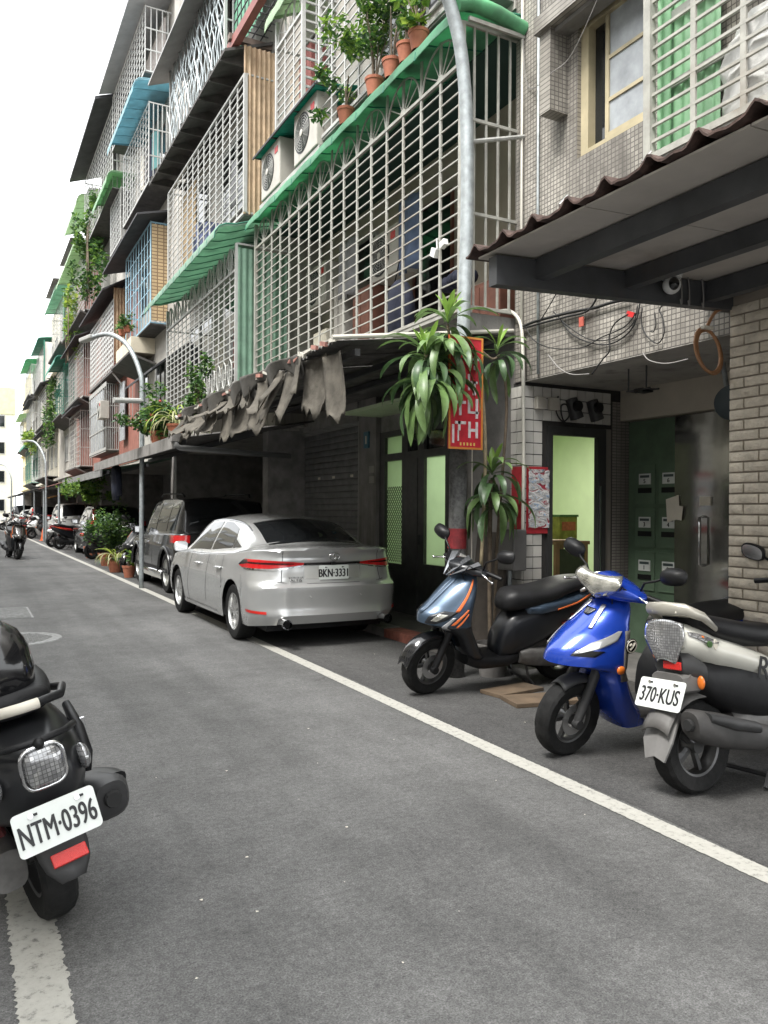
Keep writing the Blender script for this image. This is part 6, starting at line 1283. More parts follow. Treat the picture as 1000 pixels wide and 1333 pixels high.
spatch(rb, us(-.80, -.42), I([(-.8, -.05), (-.42, -.35)]), I([(-.8, .12), (-.42, -.18)]), .006, sides=(1, -1)).build('orange_stripe', ORANGE, dt, smooth=True, world=False)
seat(dt, [(.04, .70, .07, .05, 3), (-.03, .725, .125, .085, 3), (-.22, .745, .155, .075, 3), (-.40, .775, .16, .065, 3), (-.55, .82, .15, .06, 2.8), (-.78, .85, .115, .045, 2.6), (-.86, .855, .06, .025, 2.4)])
b = MB()
for sg in (1, -1): b.tube([(-.66, sg * .13, .80), (-.85, sg * .13, .86), (-.97, sg * .06, .87)], .016, 8)
b.build('grab_rail', mat('grab_alloy', (.35, .35, .35), .35, .7), dt, smooth=True, world=False)
b = MB(); b.slab([(-.86, -.06, .60), (-1.02, -.07, .36), (-1.02, .07, .36), (-.86, .06, .60)], (.01, 0, .008)); b.build('rear_mudguard', BLACKPL, dt, world=False)
MB().box((-.95, 0, .74), (.03, .16, .05)).build('tail_light', LENSR, dt, world=False, bevel=.01)

def tail_lens():
    """clear lens over a reflector of small square cells"""
    m = bpy.data.materials.new('clear_tail_lens'); m.use_nodes = True; n, l = m.node_tree.nodes, m.node_tree.links; b = n['Principled BSDF']
    g = n.new('ShaderNodeTexCoord'); br = n.new('ShaderNodeTexBrick'); sp_ = n.new('ShaderNodeSeparateXYZ'); mp = n.new('ShaderNodeCombineXYZ'); l.new(g.outputs['Object'], sp_.inputs[0]); l.new(sp_.outputs[1], mp.inputs[0]); l.new(sp_.outputs[2], mp.inputs[1]); l.new(mp.outputs[0], br.inputs['Vector'])
    br.offset = 0; br.inputs['Scale'].default_value = 1; br.inputs['Brick Width'].default_value = .013; br.inputs['Row Height'].default_value = .013; br.inputs['Mortar Size'].default_value = .0012; br.inputs['Color1'].default_value = (.46, .46, .46, 1); br.inputs['Color2'].default_value = (.24, .24, .25, 1); br.inputs['Mortar'].default_value = (.16, .16, .16, 1)
    l.new(br.outputs[0], b.inputs['Base Color']); b.inputs['Metallic'].default_value = .6; b.inputs['Roughness'].default_value = .18; b.inputs['Coat Weight'].default_value = 1; b.inputs['Coat Roughness'].default_value = .03
    bp = n.new('ShaderNodeBump'); bp.inputs['Strength'].default_value = .6; bp.inputs['Distance'].default_value = .004; l.new(br.outputs['Fac'], bp.inputs['Height']); l.new(bp.outputs[0], b.inputs['Normal']); return m
# ---- white scooter, tail to the road, plate 370-KUS
WPAINT = mat('off_white_paint', (.62, .61, .55), .3, var=.06, coat=.3, dirt=.15, dirtcol=(.3, .27, .22))
wt, ST = scooter_base('white_scooter', 'off white and grey scooter with its tail light and plate towards the road', (4.11, 2.97, 0), R(0), lean=R(-4), steer=R(-6), scale=1.07, style=dict(fender=WPAINT, exm=mat('dull_black_exhaust', (.045, .043, .042), .6, var=.3, vs=9, dirt=.3, dirtcol=(.12, .1, .08)), shieldm=DKGREY, mirror=1.16))
ShellZ([(.24, .30, .05, .12, .12, 2.4), (.45, .42, .08, .08, .185, 2.2), (.60, .47, .20, .09, .20, 1.8), (.74, .455, .22, .08, .192, 1.7), (.9, .40, .13, .06, .145, 2.0), (.98, .375, .04, .04, .07, 2.1)]).mb(30, 40).build('front_shield', WPAINT, wt, smooth=42, world=False)
hc = MB().loft([(-.225, 1.0, .03, .018, 2.2, 0, .375), (-.10, 1.02, .085, .05, 2.2, 0, .42), (0, 1.03, .11, .07, 2.0, 0, .43), (.10, 1.02, .085, .05, 2.2, 0, .42), (.225, 1.0, .03, .018, 2.2, 0, .375)], 22, ST @ YT); hc.build('handlebar_cowl', GBLK, wt, smooth=True, world=False)
MB().ball((.50, 0, 1.03), (.06, .11, .06), 14, 8, ST).build('headlamp', HLENS, wt, smooth=True, world=False)
ShellX([(-.14, .27, .12, .05, 4), (.05, .25, .155, .04, 5), (.38, .30, .14, .05, 4)]).mb(14, 24).build('floorboard', MIDGREY, wt, smooth=45, world=False)
ShellX([(.05, .36, .09, .12, 3), (-.06, .44, .135, .19, 3), (-.3, .50, .15, .17, 3), (-.6, .56, .135, .11, 2.8), (-.80, .60, .10, .06, 2.6)]).mb().build('rear_body', BLACKPL, wt, smooth=True, world=False)
wp = ShellX([(-.05, .56, .09, .03, 3), (-.12, .58, .15, .055, 3), (-.30, .63, .172, .085, 2.2), (-.50, .69, .165, .092, 2.1), (-.68, .735, .148, .092, 2.1), (-.82, .762, .125, .088, 2.2), (-.92, .775, .102, .080, 2.2), (-.965, .78, .09, .07, 2.3)])
wp.mb(34, 40).build('side_panel', WPAINT, wt, smooth=40, world=False)
TLENS = tail_lens()
b = MB(); rows = []
for i in range(11):
    v = i / 10; z = lerp(.675, .87, v); hw = .058 + .062 * min(1, v * 1.7) - .03 * max(0, v - .8) * 5 * .4; rows.append([(-.955 - .030 * (1 - (u) ** 2) - .02 * math.sin(v * 3.1), u * hw, z - .02 * u * u) for u in [lerp(-1, 1, k / 14) for k in range(15)]])
b.grid(rows).build('tail_light', TLENS, wt, smooth=True, world=False, fix=False).modifiers.new('thick', 'SOLIDIFY').thickness = .015
spatch(wp, us(-.955, -.93, 4), lambda u: -.6, lambda u: .75, .010, sides=(1, -1)).build('lamp_bezel', WPAINT, wt, smooth=True, world=False)
spatch(wp, us(-.90, -.60), I([(-.90, .22), (-.74, .03), (-.60, .30)]), I([(-.90, .42), (-.60, .36)]), .008, sides=(1, -1)).build('rear_indicator', TLENS, wt, smooth=True, world=False)
spatch(wp, us(-.78, -.76, 4), lambda u: .24, lambda u: .33, .011, sides=(1, -1)).build('bulb', LENSO, wt, smooth=True, world=False)
b = MB(); b.loft([(-.95, .655, .09, .055, 3), (-.86, .64, .12, .075, 3), (-.70, .60, .125, .07, 3)], 20); b.build('tail_underside', DKGREY, wt, smooth=40, world=False)
MB().box((-.975, -.035, .645), (.02, .11, .04)).build('red_reflector', REDREF, wt, world=False, bevel=.004)
b = MB(); b.tube([(-.62, .15, .82), (-.80, .155, .885), (-.94, .11, .92), (-.985, 0, .925), (-.94, -.11, .92), (-.80, -.155, .885), (-.62, -.15, .82)], [.012, .02, .026, .028, .026, .02, .012], 12, sy=1.2); b.build('grab_rail', mat('champagne_grab_rail', (.42, .40, .35), .35, .4), wt, smooth=True, world=False)
b = MB().loft([(-.98, .905, .08, .012, 3), (-.86, .895, .11, .016, 3), (-.74, .88, .11, .012, 3)], 16); b.build('grab_plate', mat('champagne_grab_rail', (.42, .40, .35), .35, .4), wt, smooth=True, world=False)
seat(wt, [(.04, .72, .07, .05, 3), (-.03, .745, .125, .06, 3), (-.25, .765, .155, .065, 3), (-.42, .795, .155, .065, 3), (-.60, .835, .14, .055, 2.8), (-.78, .86, .11, .04, 2.6)])
b = MB(); b.slab([(-.74, -.10, .60), (-.90, -.105, .585), (-1.00, -.10, .52), (-1.02, -.09, .46), (-1.02, .09, .46), (-1.00, .10, .52), (-.90, .105, .585), (-.74, .10, .60)], (0.01, 0, .02)); b.loft([(-.98, .555, .10, .05, 4), (-.78, .565, .12, .06, 4)], 16); b.build('rear_fender', MIDGREY, wt, smooth=35, world=False)
b = MB(); P0 = [(-.985, .50), (-1.06, .36), (-1.085, .27)]; b.grid([[(x, y * w_, z - .02 * abs(y)) for y in (-1, -.8, 0, .8, 1)] for (x, z), w_ in zip(P0, (.085, .09, .06))]); o = b.build('mudflap', mat('light_grey_flap', (.19, .185, .18), .6, var=.15, vs=8, dirt=.3, dirtcol=(.25, .22, .18)), wt, world=False, fix=False); o.modifiers.new('thick', 'SOLIDIFY').thickness = .012
b = MB(); rows = []
for i in range(13):
    a = R(35 + i * 10); rows.append([(-.625 + .28 * math.cos(a), (k - 3) / 3 * .085, .235 + .28 * math.sin(a) - .03 * ((k - 3) / 3) ** 2) for k in range(7)])
b.grid(rows); o = b.build('hugger', MIDGREY, wt, smooth=True, world=False, fix=False); o.modifiers.new('thick', 'SOLIDIFY').thickness = .008
MB().ball((-.82, -.135, .565), (.022, .022, .034), 14, 10).build('orange_reflector', LENSO, wt, smooth=True, world=False)
number_plate(wt, '370·KUS', Matrix.Translation((-1.045, .01, .505)) @ Matrix.Rotation(R(-90), 4, 'Z') @ Matrix.Rotation(R(-24), 4, 'X'), .285, .15, sz=.108, squeeze=.64)
p_ = wp(-.30, -.25); o = badge_text(wt, 'R', .16, Matrix.Translation((-.28, -(p_.y + .006), .60)) @ Matrix.Rotation(R(90), 4, 'X') @ Matrix.Rotation(R(-14), 4, 'Z'), INK)
p_ = wp(-.66, .05); b = MB().lathe([(0, -.003), (.026, -.003), (.028, 0)], 18, Matrix.Translation((-.64, -(p_.y + .002), .745)), axis='y'); o = b.build('round_sticker', LIT, wt, world=False); MB().lathe([(0, -.005), (.016, -.005), (.017, 0)], 14, Matrix.Translation((-.64, -(p_.y + .003), .748)), axis='y').build('sticker_print', LEAFS[0], o, world=False)

for o in [c for c in COL.objects if c.parent is wt and c.type == 'MESH']:     # short upswept tail
    if o.name.split('.')[0] in ('rear_wheel', 'front_wheel', 'exhaust', 'engine', 'stand', 'rear_shock', 'hugger'): continue
    if o.name.startswith('mudflap'):
        for v in o.data.vertices: v.co.x += .20; v.co.z -= .055
        continue
    if o.name.startswith('number_plate') or o.name.startswith('lettering'):
        if o.location.x < -.55: o.location.x = -.55 + (o.location.x + .55) * .52 - .01
        continue
    if o.data.users == 1:
        for v in o.data.vertices:
            if v.co.x < -.55: v.co.x = -.55 + (v.co.x + .55) * .52
# ---- black retro scooter at the left, plate NTM-0396
MATTE = mat('matt_black_paint', (.014, .0145, .016), .3, .1, var=.15, vs=5)
rt_, ST = scooter_base('retro_scooter', 'matt black retro scooter with a helmet on its seat on the short white line', (.16, 3.83, 0), R(101), lean=R(-12), steer=R(40), scale=1.06, style=dict(fender=MATTE, exm=DKGREY, shieldm=BLACKPL, exo=.05, mirror=1.14))
ShellZ([(.24, .30, .05, .12, .12, 2.4), (.45, .42, .06, .08, .19, 2.4), (.7, .43, .08, .08, .20, 2.4), (.9, .40, .06, .06, .15, 2.2), (.98, .375, .04, .04, .07, 2.1)]).mb(26, 36).build('front_shield', MATTE, rt_, smooth=42, world=False)
MB().loft([(-.225, 1.0, .03, .018, 2.2, 0, .375), (-.10, 1.02, .085, .05, 2.2, 0, .42), (0, 1.03, .11, .09, 2.0, 0, .43), (.10, 1.02, .085, .05, 2.2, 0, .42), (.225, 1.0, .03, .018, 2.2, 0, .375)], 22, ST @ YT).build('handlebar_cowl', MATTE, rt_, smooth=True, world=False)
MB().ball((.50, 0, 1.04), (.06, .09, .09), 14, 8, ST).build('headlamp', HLENS, rt_, smooth=True, world=False)
ShellX([(-.14, .27, .12, .05, 4), (.05, .25, .155, .04, 5), (.38, .30, .14, .05, 4)]).mb(14, 24).build('floorboard', BLACKPL, rt_, smooth=45, world=False)
rs = ShellX([(.02, .42, .10, .14, 3), (-.1, .48, .15, .20, 3), (-.3, .52, .19, .21, 3), (-.5, .54, .20, .205, 2.8), (-.7, .56, .185, .18, 2.6), (-.85, .57, .15, .145, 2.5), (-.94, .575, .105, .11, 2.4), (-.975, .575, .07, .08, 2.4)])
rs.mb(34, 40).build('rear_body', MATTE, rt_, smooth=True, world=False)
seat(rt_, [(.04, .715, .07, .05, 3), (-.03, .745, .13, .065, 3), (-.25, .765, .16, .07, 3), (-.45, .79, .165, .07, 3), (-.65, .80, .145, .06, 2.8), (-.80, .80, .10, .04, 2.6)])
# tail lamp with bright bezel
b = MB(); b.loft([(-.955, .64, .060, .062, 3.6), (-.99, .64, .056, .058, 3.6), (-1.0, .64, .045, .046, 3.4)], 24); b.build('tail_light', TLENS, rt_, smooth=40, world=False)
b = MB(); e = 3.6; b.tube([(-.975, .064 * math.copysign(abs(math.cos(k * .2618)) ** (2 / e), math.cos(k * .2618)), .64 + .066 * math.copysign(abs(math.sin(k * .2618)) ** (2 / e), math.sin(k * .2618))) for k in range(24)], .007, 6, closed=True); b.build('lamp_bezel', CHROME, rt_, smooth=True, world=False)
for sg in (1, -1):
    MB().ball((-.90, sg * .135, .60), (.05, .022, .042), 14, 10).build('rear_indicator', TLENS, rt_, smooth=True, world=False)
    b = MB(); b.tube([(-.62, sg * .19, .70), (-.72, sg * .185, .64), (-.78, sg * .18, .56), (-.79, sg * .17, .50)], [.015, .022, .022, .012], 8); b.build('side_strap', BLACKPL, rt_, smooth=True, world=False)
    MB().box((-.71, sg * .20, .645), (.012, .03, .03)).build('buckle', CHROME, rt_, world=False)
b = MB(); b.tube([(-.55, .16, .76), (-.74, .16, .80), (-.90, .11, .82), (-.94, 0, .825), (-.90, -.11, .82), (-.74, -.16, .80), (-.55, -.16, .76)], .014, 10); b.build('grab_rail', BLACKPL, rt_, smooth=True, world=False)
b = MB(); b.tube([(-.925, .10, .826), (-.955, .02, .83), (-.955, -.03, .83)], .0165, 10); b.build('rail_sleeve', LIT, rt_, smooth=True, world=False)
b = MB(); b.tube([(-.86, .14, .70), (-.94, .09, .715), (-.97, 0, .72), (-.94, -.09, .715), (-.86, -.14, .70)], .011, 8); b.ball((-.978, 0, .715), .018, 8, 6); b.build('trim_rail', BLACKPL, rt_, smooth=True, world=False)
b = MB(); rows = []
for i in range(8):
    v = i / 7; x = lerp(-.86, -1.06, v); z = lerp(.52, .30, v ** 1.2); w_ = (.085 - .012 * v) * math.sqrt(1 - .75 * (max(0, v - .7) / .3) ** 2)
    rows.append([(x - .02 * math.cos(u * 1.4) + .02, u * w_, z - .01 * u * u) for u in [lerp(-1, 1, k / 10) for k in range(11)]])
b.grid(rows); o = b.build('rear_mudguard', DKGREY, rt_, smooth=True, world=False, fix=False); o.modifiers.new('thick', 'SOLIDIFY').thickness = .012
MB().box((-1.052, 0, .372), (.014, .105, .04), ry=R(40)).build('red_reflector', REDREF, rt_, world=False, bevel=.003)
number_plate(rt_, 'NTM·0396', Matrix.Translation((-1.045, .01, .485)) @ Matrix.Rotation(R(-90), 4, 'Z') @ Matrix.Rotation(R(-16), 4, 'X'), .245, .128, sz=.094, squeeze=.55)
hm = thing('helmet', (.165, 3.75, -.02), 'glossy black helmet resting on the retro scooter seat', 'helmet', rz=R(101), rx=R(-12))
b = MB().vloft([(.86, .10, .085, 2.2, -.62), (.90, .135, .115, 2.2, -.62), (.97, .15, .125, 2.1, -.62), (1.04, .142, .12, 2, -.62), (1.10, .11, .095, 2, -.62), (1.14, .06, .05, 2, -.62), (1.15, .01, .01, 2, -.62)], 28); b.build('shell', BLACKG, hm, smooth=True, world=False)
b = MB(); rows = [[(-.62 + (.153 + .002) * math.cos(a) * q, (.128) * math.sin(a) * q, z) for a in [R(lerp(-70, 70, k / 12)) for k in range(13)]] for z, q in ((.95, .99), (1.0, 1.0), (1.05, .96))]; b.grid(rows).build('visor', TINT, hm, smooth=True, world=False, fix=False)
b = MB().tube([(-.62 + .14 * math.cos(k * .3), .12 * math.sin(k * .3), .89) for k in range(21)], .008, 6, closed=True); b.build('rim_trim', CHROME, hm, smooth=True, world=False)

# ---- scooters further along, copies with their own paint
index_kids()
def far_scooter(src, loc, rz, label, swap=None, lean=-4):
    c = copy_tree(src, None, swap); c.location = loc; c.rotation_euler = (R(lean), 0, rz); c['label'] = label; return c
PALEP = mat('pearl_white_paint', (.62, .62, .60), .3, coat=.4); REDPAINT = mat('red_scooter_paint', (.35, .02, .02), .3, coat=.4)
far_scooter(dt, (1.2, 26.3, 0), R(-82), 'dark scooter standing alone in the road facing the camera', {'satin_slate_blue_paint': mat('bronze_black_paint', (.05, .045, .04), .2, .4, coat=.8)})
far_scooter(dt, (3.75, 19.2, 0), R(-140), 'black scooter nosed between the flower pots and the SUV', {'satin_slate_blue_paint': GBLK})
far_scooter(bt, (3.85, 25.2, 0), R(25), 'silver and red scooter parked tail out by the big potted bush', {'blue_metallic_paint': PALEP})
far_scooter(dt, (3.6, 31.6, 0), R(20), 'dark scooter tail out beside the pale van', {'satin_slate_blue_paint': REDPAINT})
far_scooter(bt, (3.5, 33.6, 0), R(200), 'white scooter nose out beside the pale van', {'blue_metallic_paint': PALEP})
for i, (x, y, a) in enumerate(((3.4, 43.0, 190), (3.4, 44.2, 185), (3.3, 45.6, 195), (3.2, 47.2, 190), (3.0, 53.0, 200), (2.9, 54.5, 190), (2.7, 61, 195))):
    far_scooter((bt, dt)[i % 2], (x, y, 0), R(a), ['white scooter just past the pale van', 'black scooter next after the white one past the van', 'red scooter in the far row past the van', 'dark scooter ending the row past the van', 'white scooter near the far dark car', 'dark scooter beside the far dark car', 'small dark scooter close to the bend'][i], {'blue_metallic_paint': (PALEP, REDPAINT, PALEP, PALEP)[i // 2], 'satin_slate_blue_paint': GBLK})
# ================================================================ LAMP POSTS, SIGN, PLANTS, WIRES
def smooth_path(P, k=6):
    P = [Vector(p) for p in P]; out = []
    for i in range(len(P) - 1):
        p0, p1, p2, p3 = P[max(i - 1, 0)], P[i], P[i + 1], P[min(i + 2, len(P) - 1)]
        for j in range(k):
            t_ = j / k; out.append(.5 * (2 * p1 + (p2 - p0) * t_ + (2 * p0 - 5 * p1 + 4 * p2 - p3) * t_ ** 2 + (3 * p1 - p0 - 3 * p2 + p3) * t_ ** 3))
    return out + [P[-1]]
POSTD = mat('grimy_post_paint', (.09, .09, .088), .7, var=.5, vs=30, bump=.3, dirt=.4, dirtcol=(.3, .3, .28))
lp = thing('lamp_post', (3.92, 6.03, 0), 'galvanised lamp post with red sign and dracaena beside the sports scooter', 'lamp post')
MB().tube([(3.905, 6.03, 0), (3.915, 6.03, 1.0), (3.925, 6.03, 2.1)], .082, 16).build('lower_sleeve', POSTD, lp, smooth=True)
MB().tube(smooth_path([(3.92, 6.03, .3), (3.93, 6.03, 1.8), (3.965, 6.03, 3), (4.0, 6.03, 4.05), (4.0, 6.03, 4.8), (3.97, 6.03, 5.35), (3.88, 6.03, 5.85), (3.66, 6.03, 6.3), (3.2, 6.03, 6.72), (2.5, 6.03, 6.95), (2.1, 6.03, 7.0)]), .060, 16).build('pole', STEEL, lp, smooth=True)
MB().loft([(1.5, 7.0, .10, .04, 3, 0, 6.03), (1.8, 7.02, .13, .06, 3, 0, 6.03), (2.15, 7.01, .07, .06, 3, 0, 6.03)], 16).build('lamp_head', STEEL, lp, smooth=True)
MB().cyl((3.912, 6.03, 1.16), (3.916, 6.03, 1.34), .086, n=18).build('red_band', mat('grimy_red', (.22, .02, .025), .6, var=.4, vs=14, dirt=.4), lp, smooth=40)
b = MB()
for k in range(5): b.box((3.90 + .03 * math.sin(k * 2), 5.944, .80 + k * .07), (.09, .006, .05), ry=.4 * (-1) ** k)
b.build('sticker_scraps', mat('white_scrap', (.6, .58, .55), .7), lp)
for z in (2.1, 2.5, 2.95): MB().cyl((3.945, 6.03, z), (3.945, 6.03, z + .012), .066, n=14).build('band_clamp', CHROME, lp)
b = MB().tube([(4.045, 5.99, z) for z in (.9, 1.4, 1.9, 2.4)], .006, 5); b.build('white_chain', LIT, lp)
# red sign
sg_ = thing('hanging_sign', (3.78, 5.71, 2.03), 'red hanging board with worn white characters and orange border on the lamp post', 'sign')
SRED = mat('sign_red', (.50, .02, .035), .5, var=.25, vs=12); SORG = mat('sign_orange', (.62, .24, .05), .5, var=.2); SWH = mat('sign_white', (.72, .66, .66), .5, var=.25, vs=20)
MB().bb((3.755, 5.705, 2.03), (4.105, 5.717, 3.0)).build('board', SRED, sg_)
for a, c in (((3.755, 2.03), (3.772, 3.0)), ((4.088, 2.03), (4.105, 3.0)), ((3.772, 2.03), (4.088, 2.047)), ((3.772, 2.983), (4.088, 3.0))): MB().bb((a[0], 5.700, a[1]), (c[0], 5.705, c[1])).build('border', SORG, sg_)
def stroke(p): MB().bb((p[0], 5.701, p[1]), (p[2], 5.705, p[3])).build('stroke', SWH, sg_)
for p in ((3.955, 2.13, 3.98, 2.27), (4.03, 2.13, 4.055, 2.27), (3.98, 2.185, 4.03, 2.21), (3.85, 2.19, 3.875, 2.27), (3.82, 2.245, 3.93, 2.27), (3.79, 2.08, 3.812, 2.24), (3.845, 2.10, 3.86, 2.19),
          (3.86, 2.32, 3.885, 2.46), (3.84, 2.42, 3.93, 2.445), (3.95, 2.34, 4.06, 2.36), (4.03, 2.30, 4.055, 2.47), (3.95, 2.36, 3.975, 2.47), (3.88, 2.52, 3.90, 2.66), (3.95, 2.54, 3.97, 2.68), (4.0, 2.50, 4.03, 2.62), (3.92, 2.60, 4.05, 2.62),
          (4.01, 2.72, 4.03, 2.86), (3.97, 2.80, 4.06, 2.82)): stroke(p)
for i in range(5): MB().bb((3.87 + i * .035, 5.701, 2.062), (3.885 + i * .035, 5.705, 2.088)).build('small_character', mat('sign_yellow', (.8, .55, .15), .5), sg_)

sg_.location.x -= .145
# ---- second and third lamp posts
for (x, y, h, lb) in ((2.9, 15.4, 5.1, 'slim grey lamp post rising through the carport roof'), (3.0, 37.6, 4.6, 'slim grey lamp post past the pale van'), (2.6, 60, 4.6, 'far lamp post by the bend')):
    t = thing('lamp_post', (x, y, 0), lb, 'lamp post')
    MB().tube(smooth_path([(x, y, 0), (x, y, 2), (x, y, h - 1.5), (x - .03, y + .06, h - 1.0), (x - .2, y + .4, h - .45), (x - .4, y + 1.2, h - .1), (x - .6, y + 2.1, h)]), .045, 10).build('pole', STEEL, t, smooth=True)
    MB().box((x - .68, y + 2.4, h + .01), (.16, .6, .09), rz=R(14)).build('lamp_head', WHITE2, t, bevel=.02)
    if y < 20: MB().cyl((x, y, 3.55), (x - .55, y - .2, 3.5), .05, n=8).build('side_lamp', WHITE2, t)

# ---- foliage helpers
def foliage(c, r_, n, ls, seed=1, mats=(0, 1, 2), hollow=.45, flat=0.0, droop=0.):
    """leaf-sized faces spread through an uneven crown volume"""
    q = random.Random(seed); m = MB(); cl = [(q.gauss(0, .5), q.gauss(0, .5), q.gauss(0, .45), q.uniform(.28, .5)) for _ in range(max(6, n // 90))]
    for i in range(n):
        a = cl[i % len(cl)]; d = Vector((q.gauss(0, 1), q.gauss(0, 1), q.gauss(0, 1))).normalized() * (q.random() ** .4) * a[3]
        p = Vector((c[0] + (a[0] + d.x) * r_[0], c[1] + (a[1] + d.y) * r_[1], c[2] + (a[2] + d.z) * r_[2]))
        ax = Vector((q.gauss(0, 1), q.gauss(0, 1), q.gauss(0, .6) - droop)).normalized(); sd = ax.cross(Vector((q.gauss(0, .4), q.gauss(0, .4), 1))).normalized(); nn = ax.cross(sd)
        L = ls * q.uniform(.6, 1.3); w_ = L * q.uniform(.22, .34); m.cm = q.choices((0, 1, 2), (5, 4 if d.z + a[2] > 0 else 2, 3))[0]
        m.add([p, p + ax * L * .45 + sd * w_ - nn * L * .06, p + ax * L, p + ax * L * .45 - sd * w_ - nn * L * .06, p + ax * L * .5 + nn * L * .05], [(0, 1, 4), (1, 2, 4), (2, 3, 4), (3, 0, 4)])
    return m
def pot(t, x, y, z, r_, h, m=TERRA):
    b = MB().lathe([(r_ * .66, 0), (r_ * .93, h * .82), (r_, h * .84), (r_ * 1.04, h), (r_ * .9, h), (r_ * .86, h * .86), (0, h * .86)], 22, Matrix.Translation((x, y, z))); b.build('pot', m, t, smooth=35)
    MB().lathe([(0, h * .88), (r_ * .86, h * .87)], 16, Matrix.Translation((x, y, z))).build('soil', SOIL, t)
def stems(t, x, y, z, h, n, sp, seed, r_=.012):
    q = random.Random(seed); b = MB()
    for i in range(n):
        a = q.uniform(0, 6.28); e = q.uniform(.4, 1) * sp; b.tube(smooth_path([(x + .02 * math.cos(a), y + .02 * math.sin(a), z), (x + e * .35 * math.cos(a), y + e * .35 * math.sin(a), z + h * .5), (x + e * math.cos(a), y + e * math.sin(a), z + h)], 3), [r_ * (1 - .1 * k) for k in range(7)], 5)
    b.build('stem', BARK, t, smooth=True)
def shrub(name, label, x, y, z, pr, ph, crown_r, crown_z, n, ls, seed, cat='potted plant', pm=TERRA, haspot=True, group=None, mats=None, dx=0, dy=0):
    t = thing(name, (x, y, z), label, cat, group)
    if haspot: pot(t, x, y, z, pr, ph, pm)
    stems(t, x, y, z + ph * .8, crown_z - z - ph * .8, 6, crown_r[0] * .6, seed)
    foliage((x + dx, y + dy, crown_z), crown_r, n, ls, seed).build('crown', mats or LEAFS, t, kind='stuff', fix=False)
    return t
LM = [LEAFS[0], LEAFS[1], LEAFS[2]]; LL = [mat('leaf_bright', (.20, .32, .05), .45, var=.3, vs=14, transl=.4), mat('leaf_yellow_green', (.34, .44, .07), .45, var=.25, vs=14, transl=.4), LEAFS[0]]
for i, (y, crz, n, rr, m_, lb) in enumerate(((6.87, 6.66, 160, .22, LL, 'terracotta pot with bright lobed leaves at the near end of the green awning'), (7.12, 6.55, 60, .10, LM, 'terracotta pot with a sparse twig on the green awning'), (7.44, 6.8, 420, .30, LM, 'terracotta pot under the leafy citrus bush on the green awning'), (7.85, 6.95, 800, .42, [LEAFS[0], LL[0], LEAFS[1]], 'terracotta pot with the tallest leafy bush on the green awning'), (8.6, 6.62, 260, .26, [LEAFS[0], LL[0], LEAFS[2]], 'terracotta pot with a small bush nearest the air conditioners'))):
    shrub('potted_plant', lb, 3.97, y, 6.10, .105, .19, (rr, rr * 1.25, rr * 1.15), crz, n, .085 if i else .13, 20 + i, mats=m_, group='pots on the green awning', dy=(.35 if i == 3 else .15 if i == 2 else 0))
# plants on the carport roof
shrub('flowering_bush', 'leafy bush with red flowers in a pot on the carport roof edge', 2.95, 14.0, 2.60, .2, .25, (.40, .80, .34), 3.05, 2600, .10, 31)
b = MB(); q = random.Random(4)
for i in range(22): b.ball((2.9 + q.uniform(-.28, .2), 14.0 + q.uniform(-.55, .55), 3.1 + q.uniform(-.2, .25)), .024, 6, 4)
b.build('flowers', mat('red_pink_petals', (.55, .10, .09), .6, var=.5, vs=3), bpy.data.objects['flowering_bush'], smooth=True, kind='stuff')
shrub('potted_plant', 'tall feathery plant in a grey blue pot on the carport roof', 2.95, 11.35, 2.66, .13, .26, (.2, .3, .48), 3.35, 620, .08, 33, pm=mat('grey_blue_pot', (.24, .32, .33), .6))
shrub('potted_plant', 'small plant in a terracotta pot next to the grey blue pot', 2.95, 10.95, 2.69, .12, .2, (.15, .2, .22), 3.05, 160, .08, 34)
def blade_mesh(L, w_, e0, bend, m, twist=.0, fold=.25):
    """strap leaf: leaves the base at elevation e0 and bends over"""
    rows = []; x = z = 0.; e = e0; n = 9; ds = L / n
    for i in range(n + 1):
        t_ = i / n; ww = w_ * (math.sin(min(1, t_ * 1.25 + .12) * math.pi * .5) if t_ < .6 else math.cos((t_ - .6) / .4 * math.pi / 2) ** .8) * (.95 if t_ < 1 else 0)
        up_ = Vector((-math.sin(e), 0, math.cos(e))); yv = Vector((0, 1, 0)); tw = twist * t_ * math.sin(t_ * 5)
        sd = yv * math.cos(tw) + up_ * math.sin(tw); c = Vector((x, 0, z)); rows.append([tuple(c + sd * ww + up_ * fold * ww), tuple(c + sd * ww * .5 + up_ * fold * ww * .35), tuple(c), tuple(c - sd * ww * .5 + up_ * fold * ww * .35), tuple(c - sd * ww + up_ * fold * ww)])
        x += ds * math.cos(e); z += ds * math.sin(e); e -= bend / n * (1 + .6 * t_)
        e = max(e, R(-88))
    return MB().grid(rows).mesh('leaf', m, True, fix=False)
DG = [mat('dracaena_old', (.06, .115, .045), .42, var=.45, vs=9, transl=.2, spec=.6), mat('dracaena_mid', (.12, .20, .065), .42, var=.35, vs=9, transl=.25, spec=.6), mat('dracaena_new', (.22, .36, .07), .35, var=.25, vs=9, transl=.35)]
OLD = [blade_mesh(rnd.uniform(.36, .62), rnd.uniform(.034, .047), R(rnd.uniform(-35, 35)), R(rnd.uniform(70, 140)), DG[k % 2], rnd.uniform(-.5, .5)) for k in range(10)]
MID = [blade_mesh(rnd.uniform(.38, .52), rnd.uniform(.028, .038), R(rnd.uniform(35, 65)), R(rnd.uniform(60, 110)), DG[1], rnd.uniform(-.4, .4)) for k in range(6)]
NEW = [blade_mesh(rnd.uniform(.24, .34), rnd.uniform(.028, .038), R(rnd.uniform(62, 82)), R(rnd.uniform(5, 30)), DG[2], rnd.uniform(-.3, .3)) for k in range(5)]
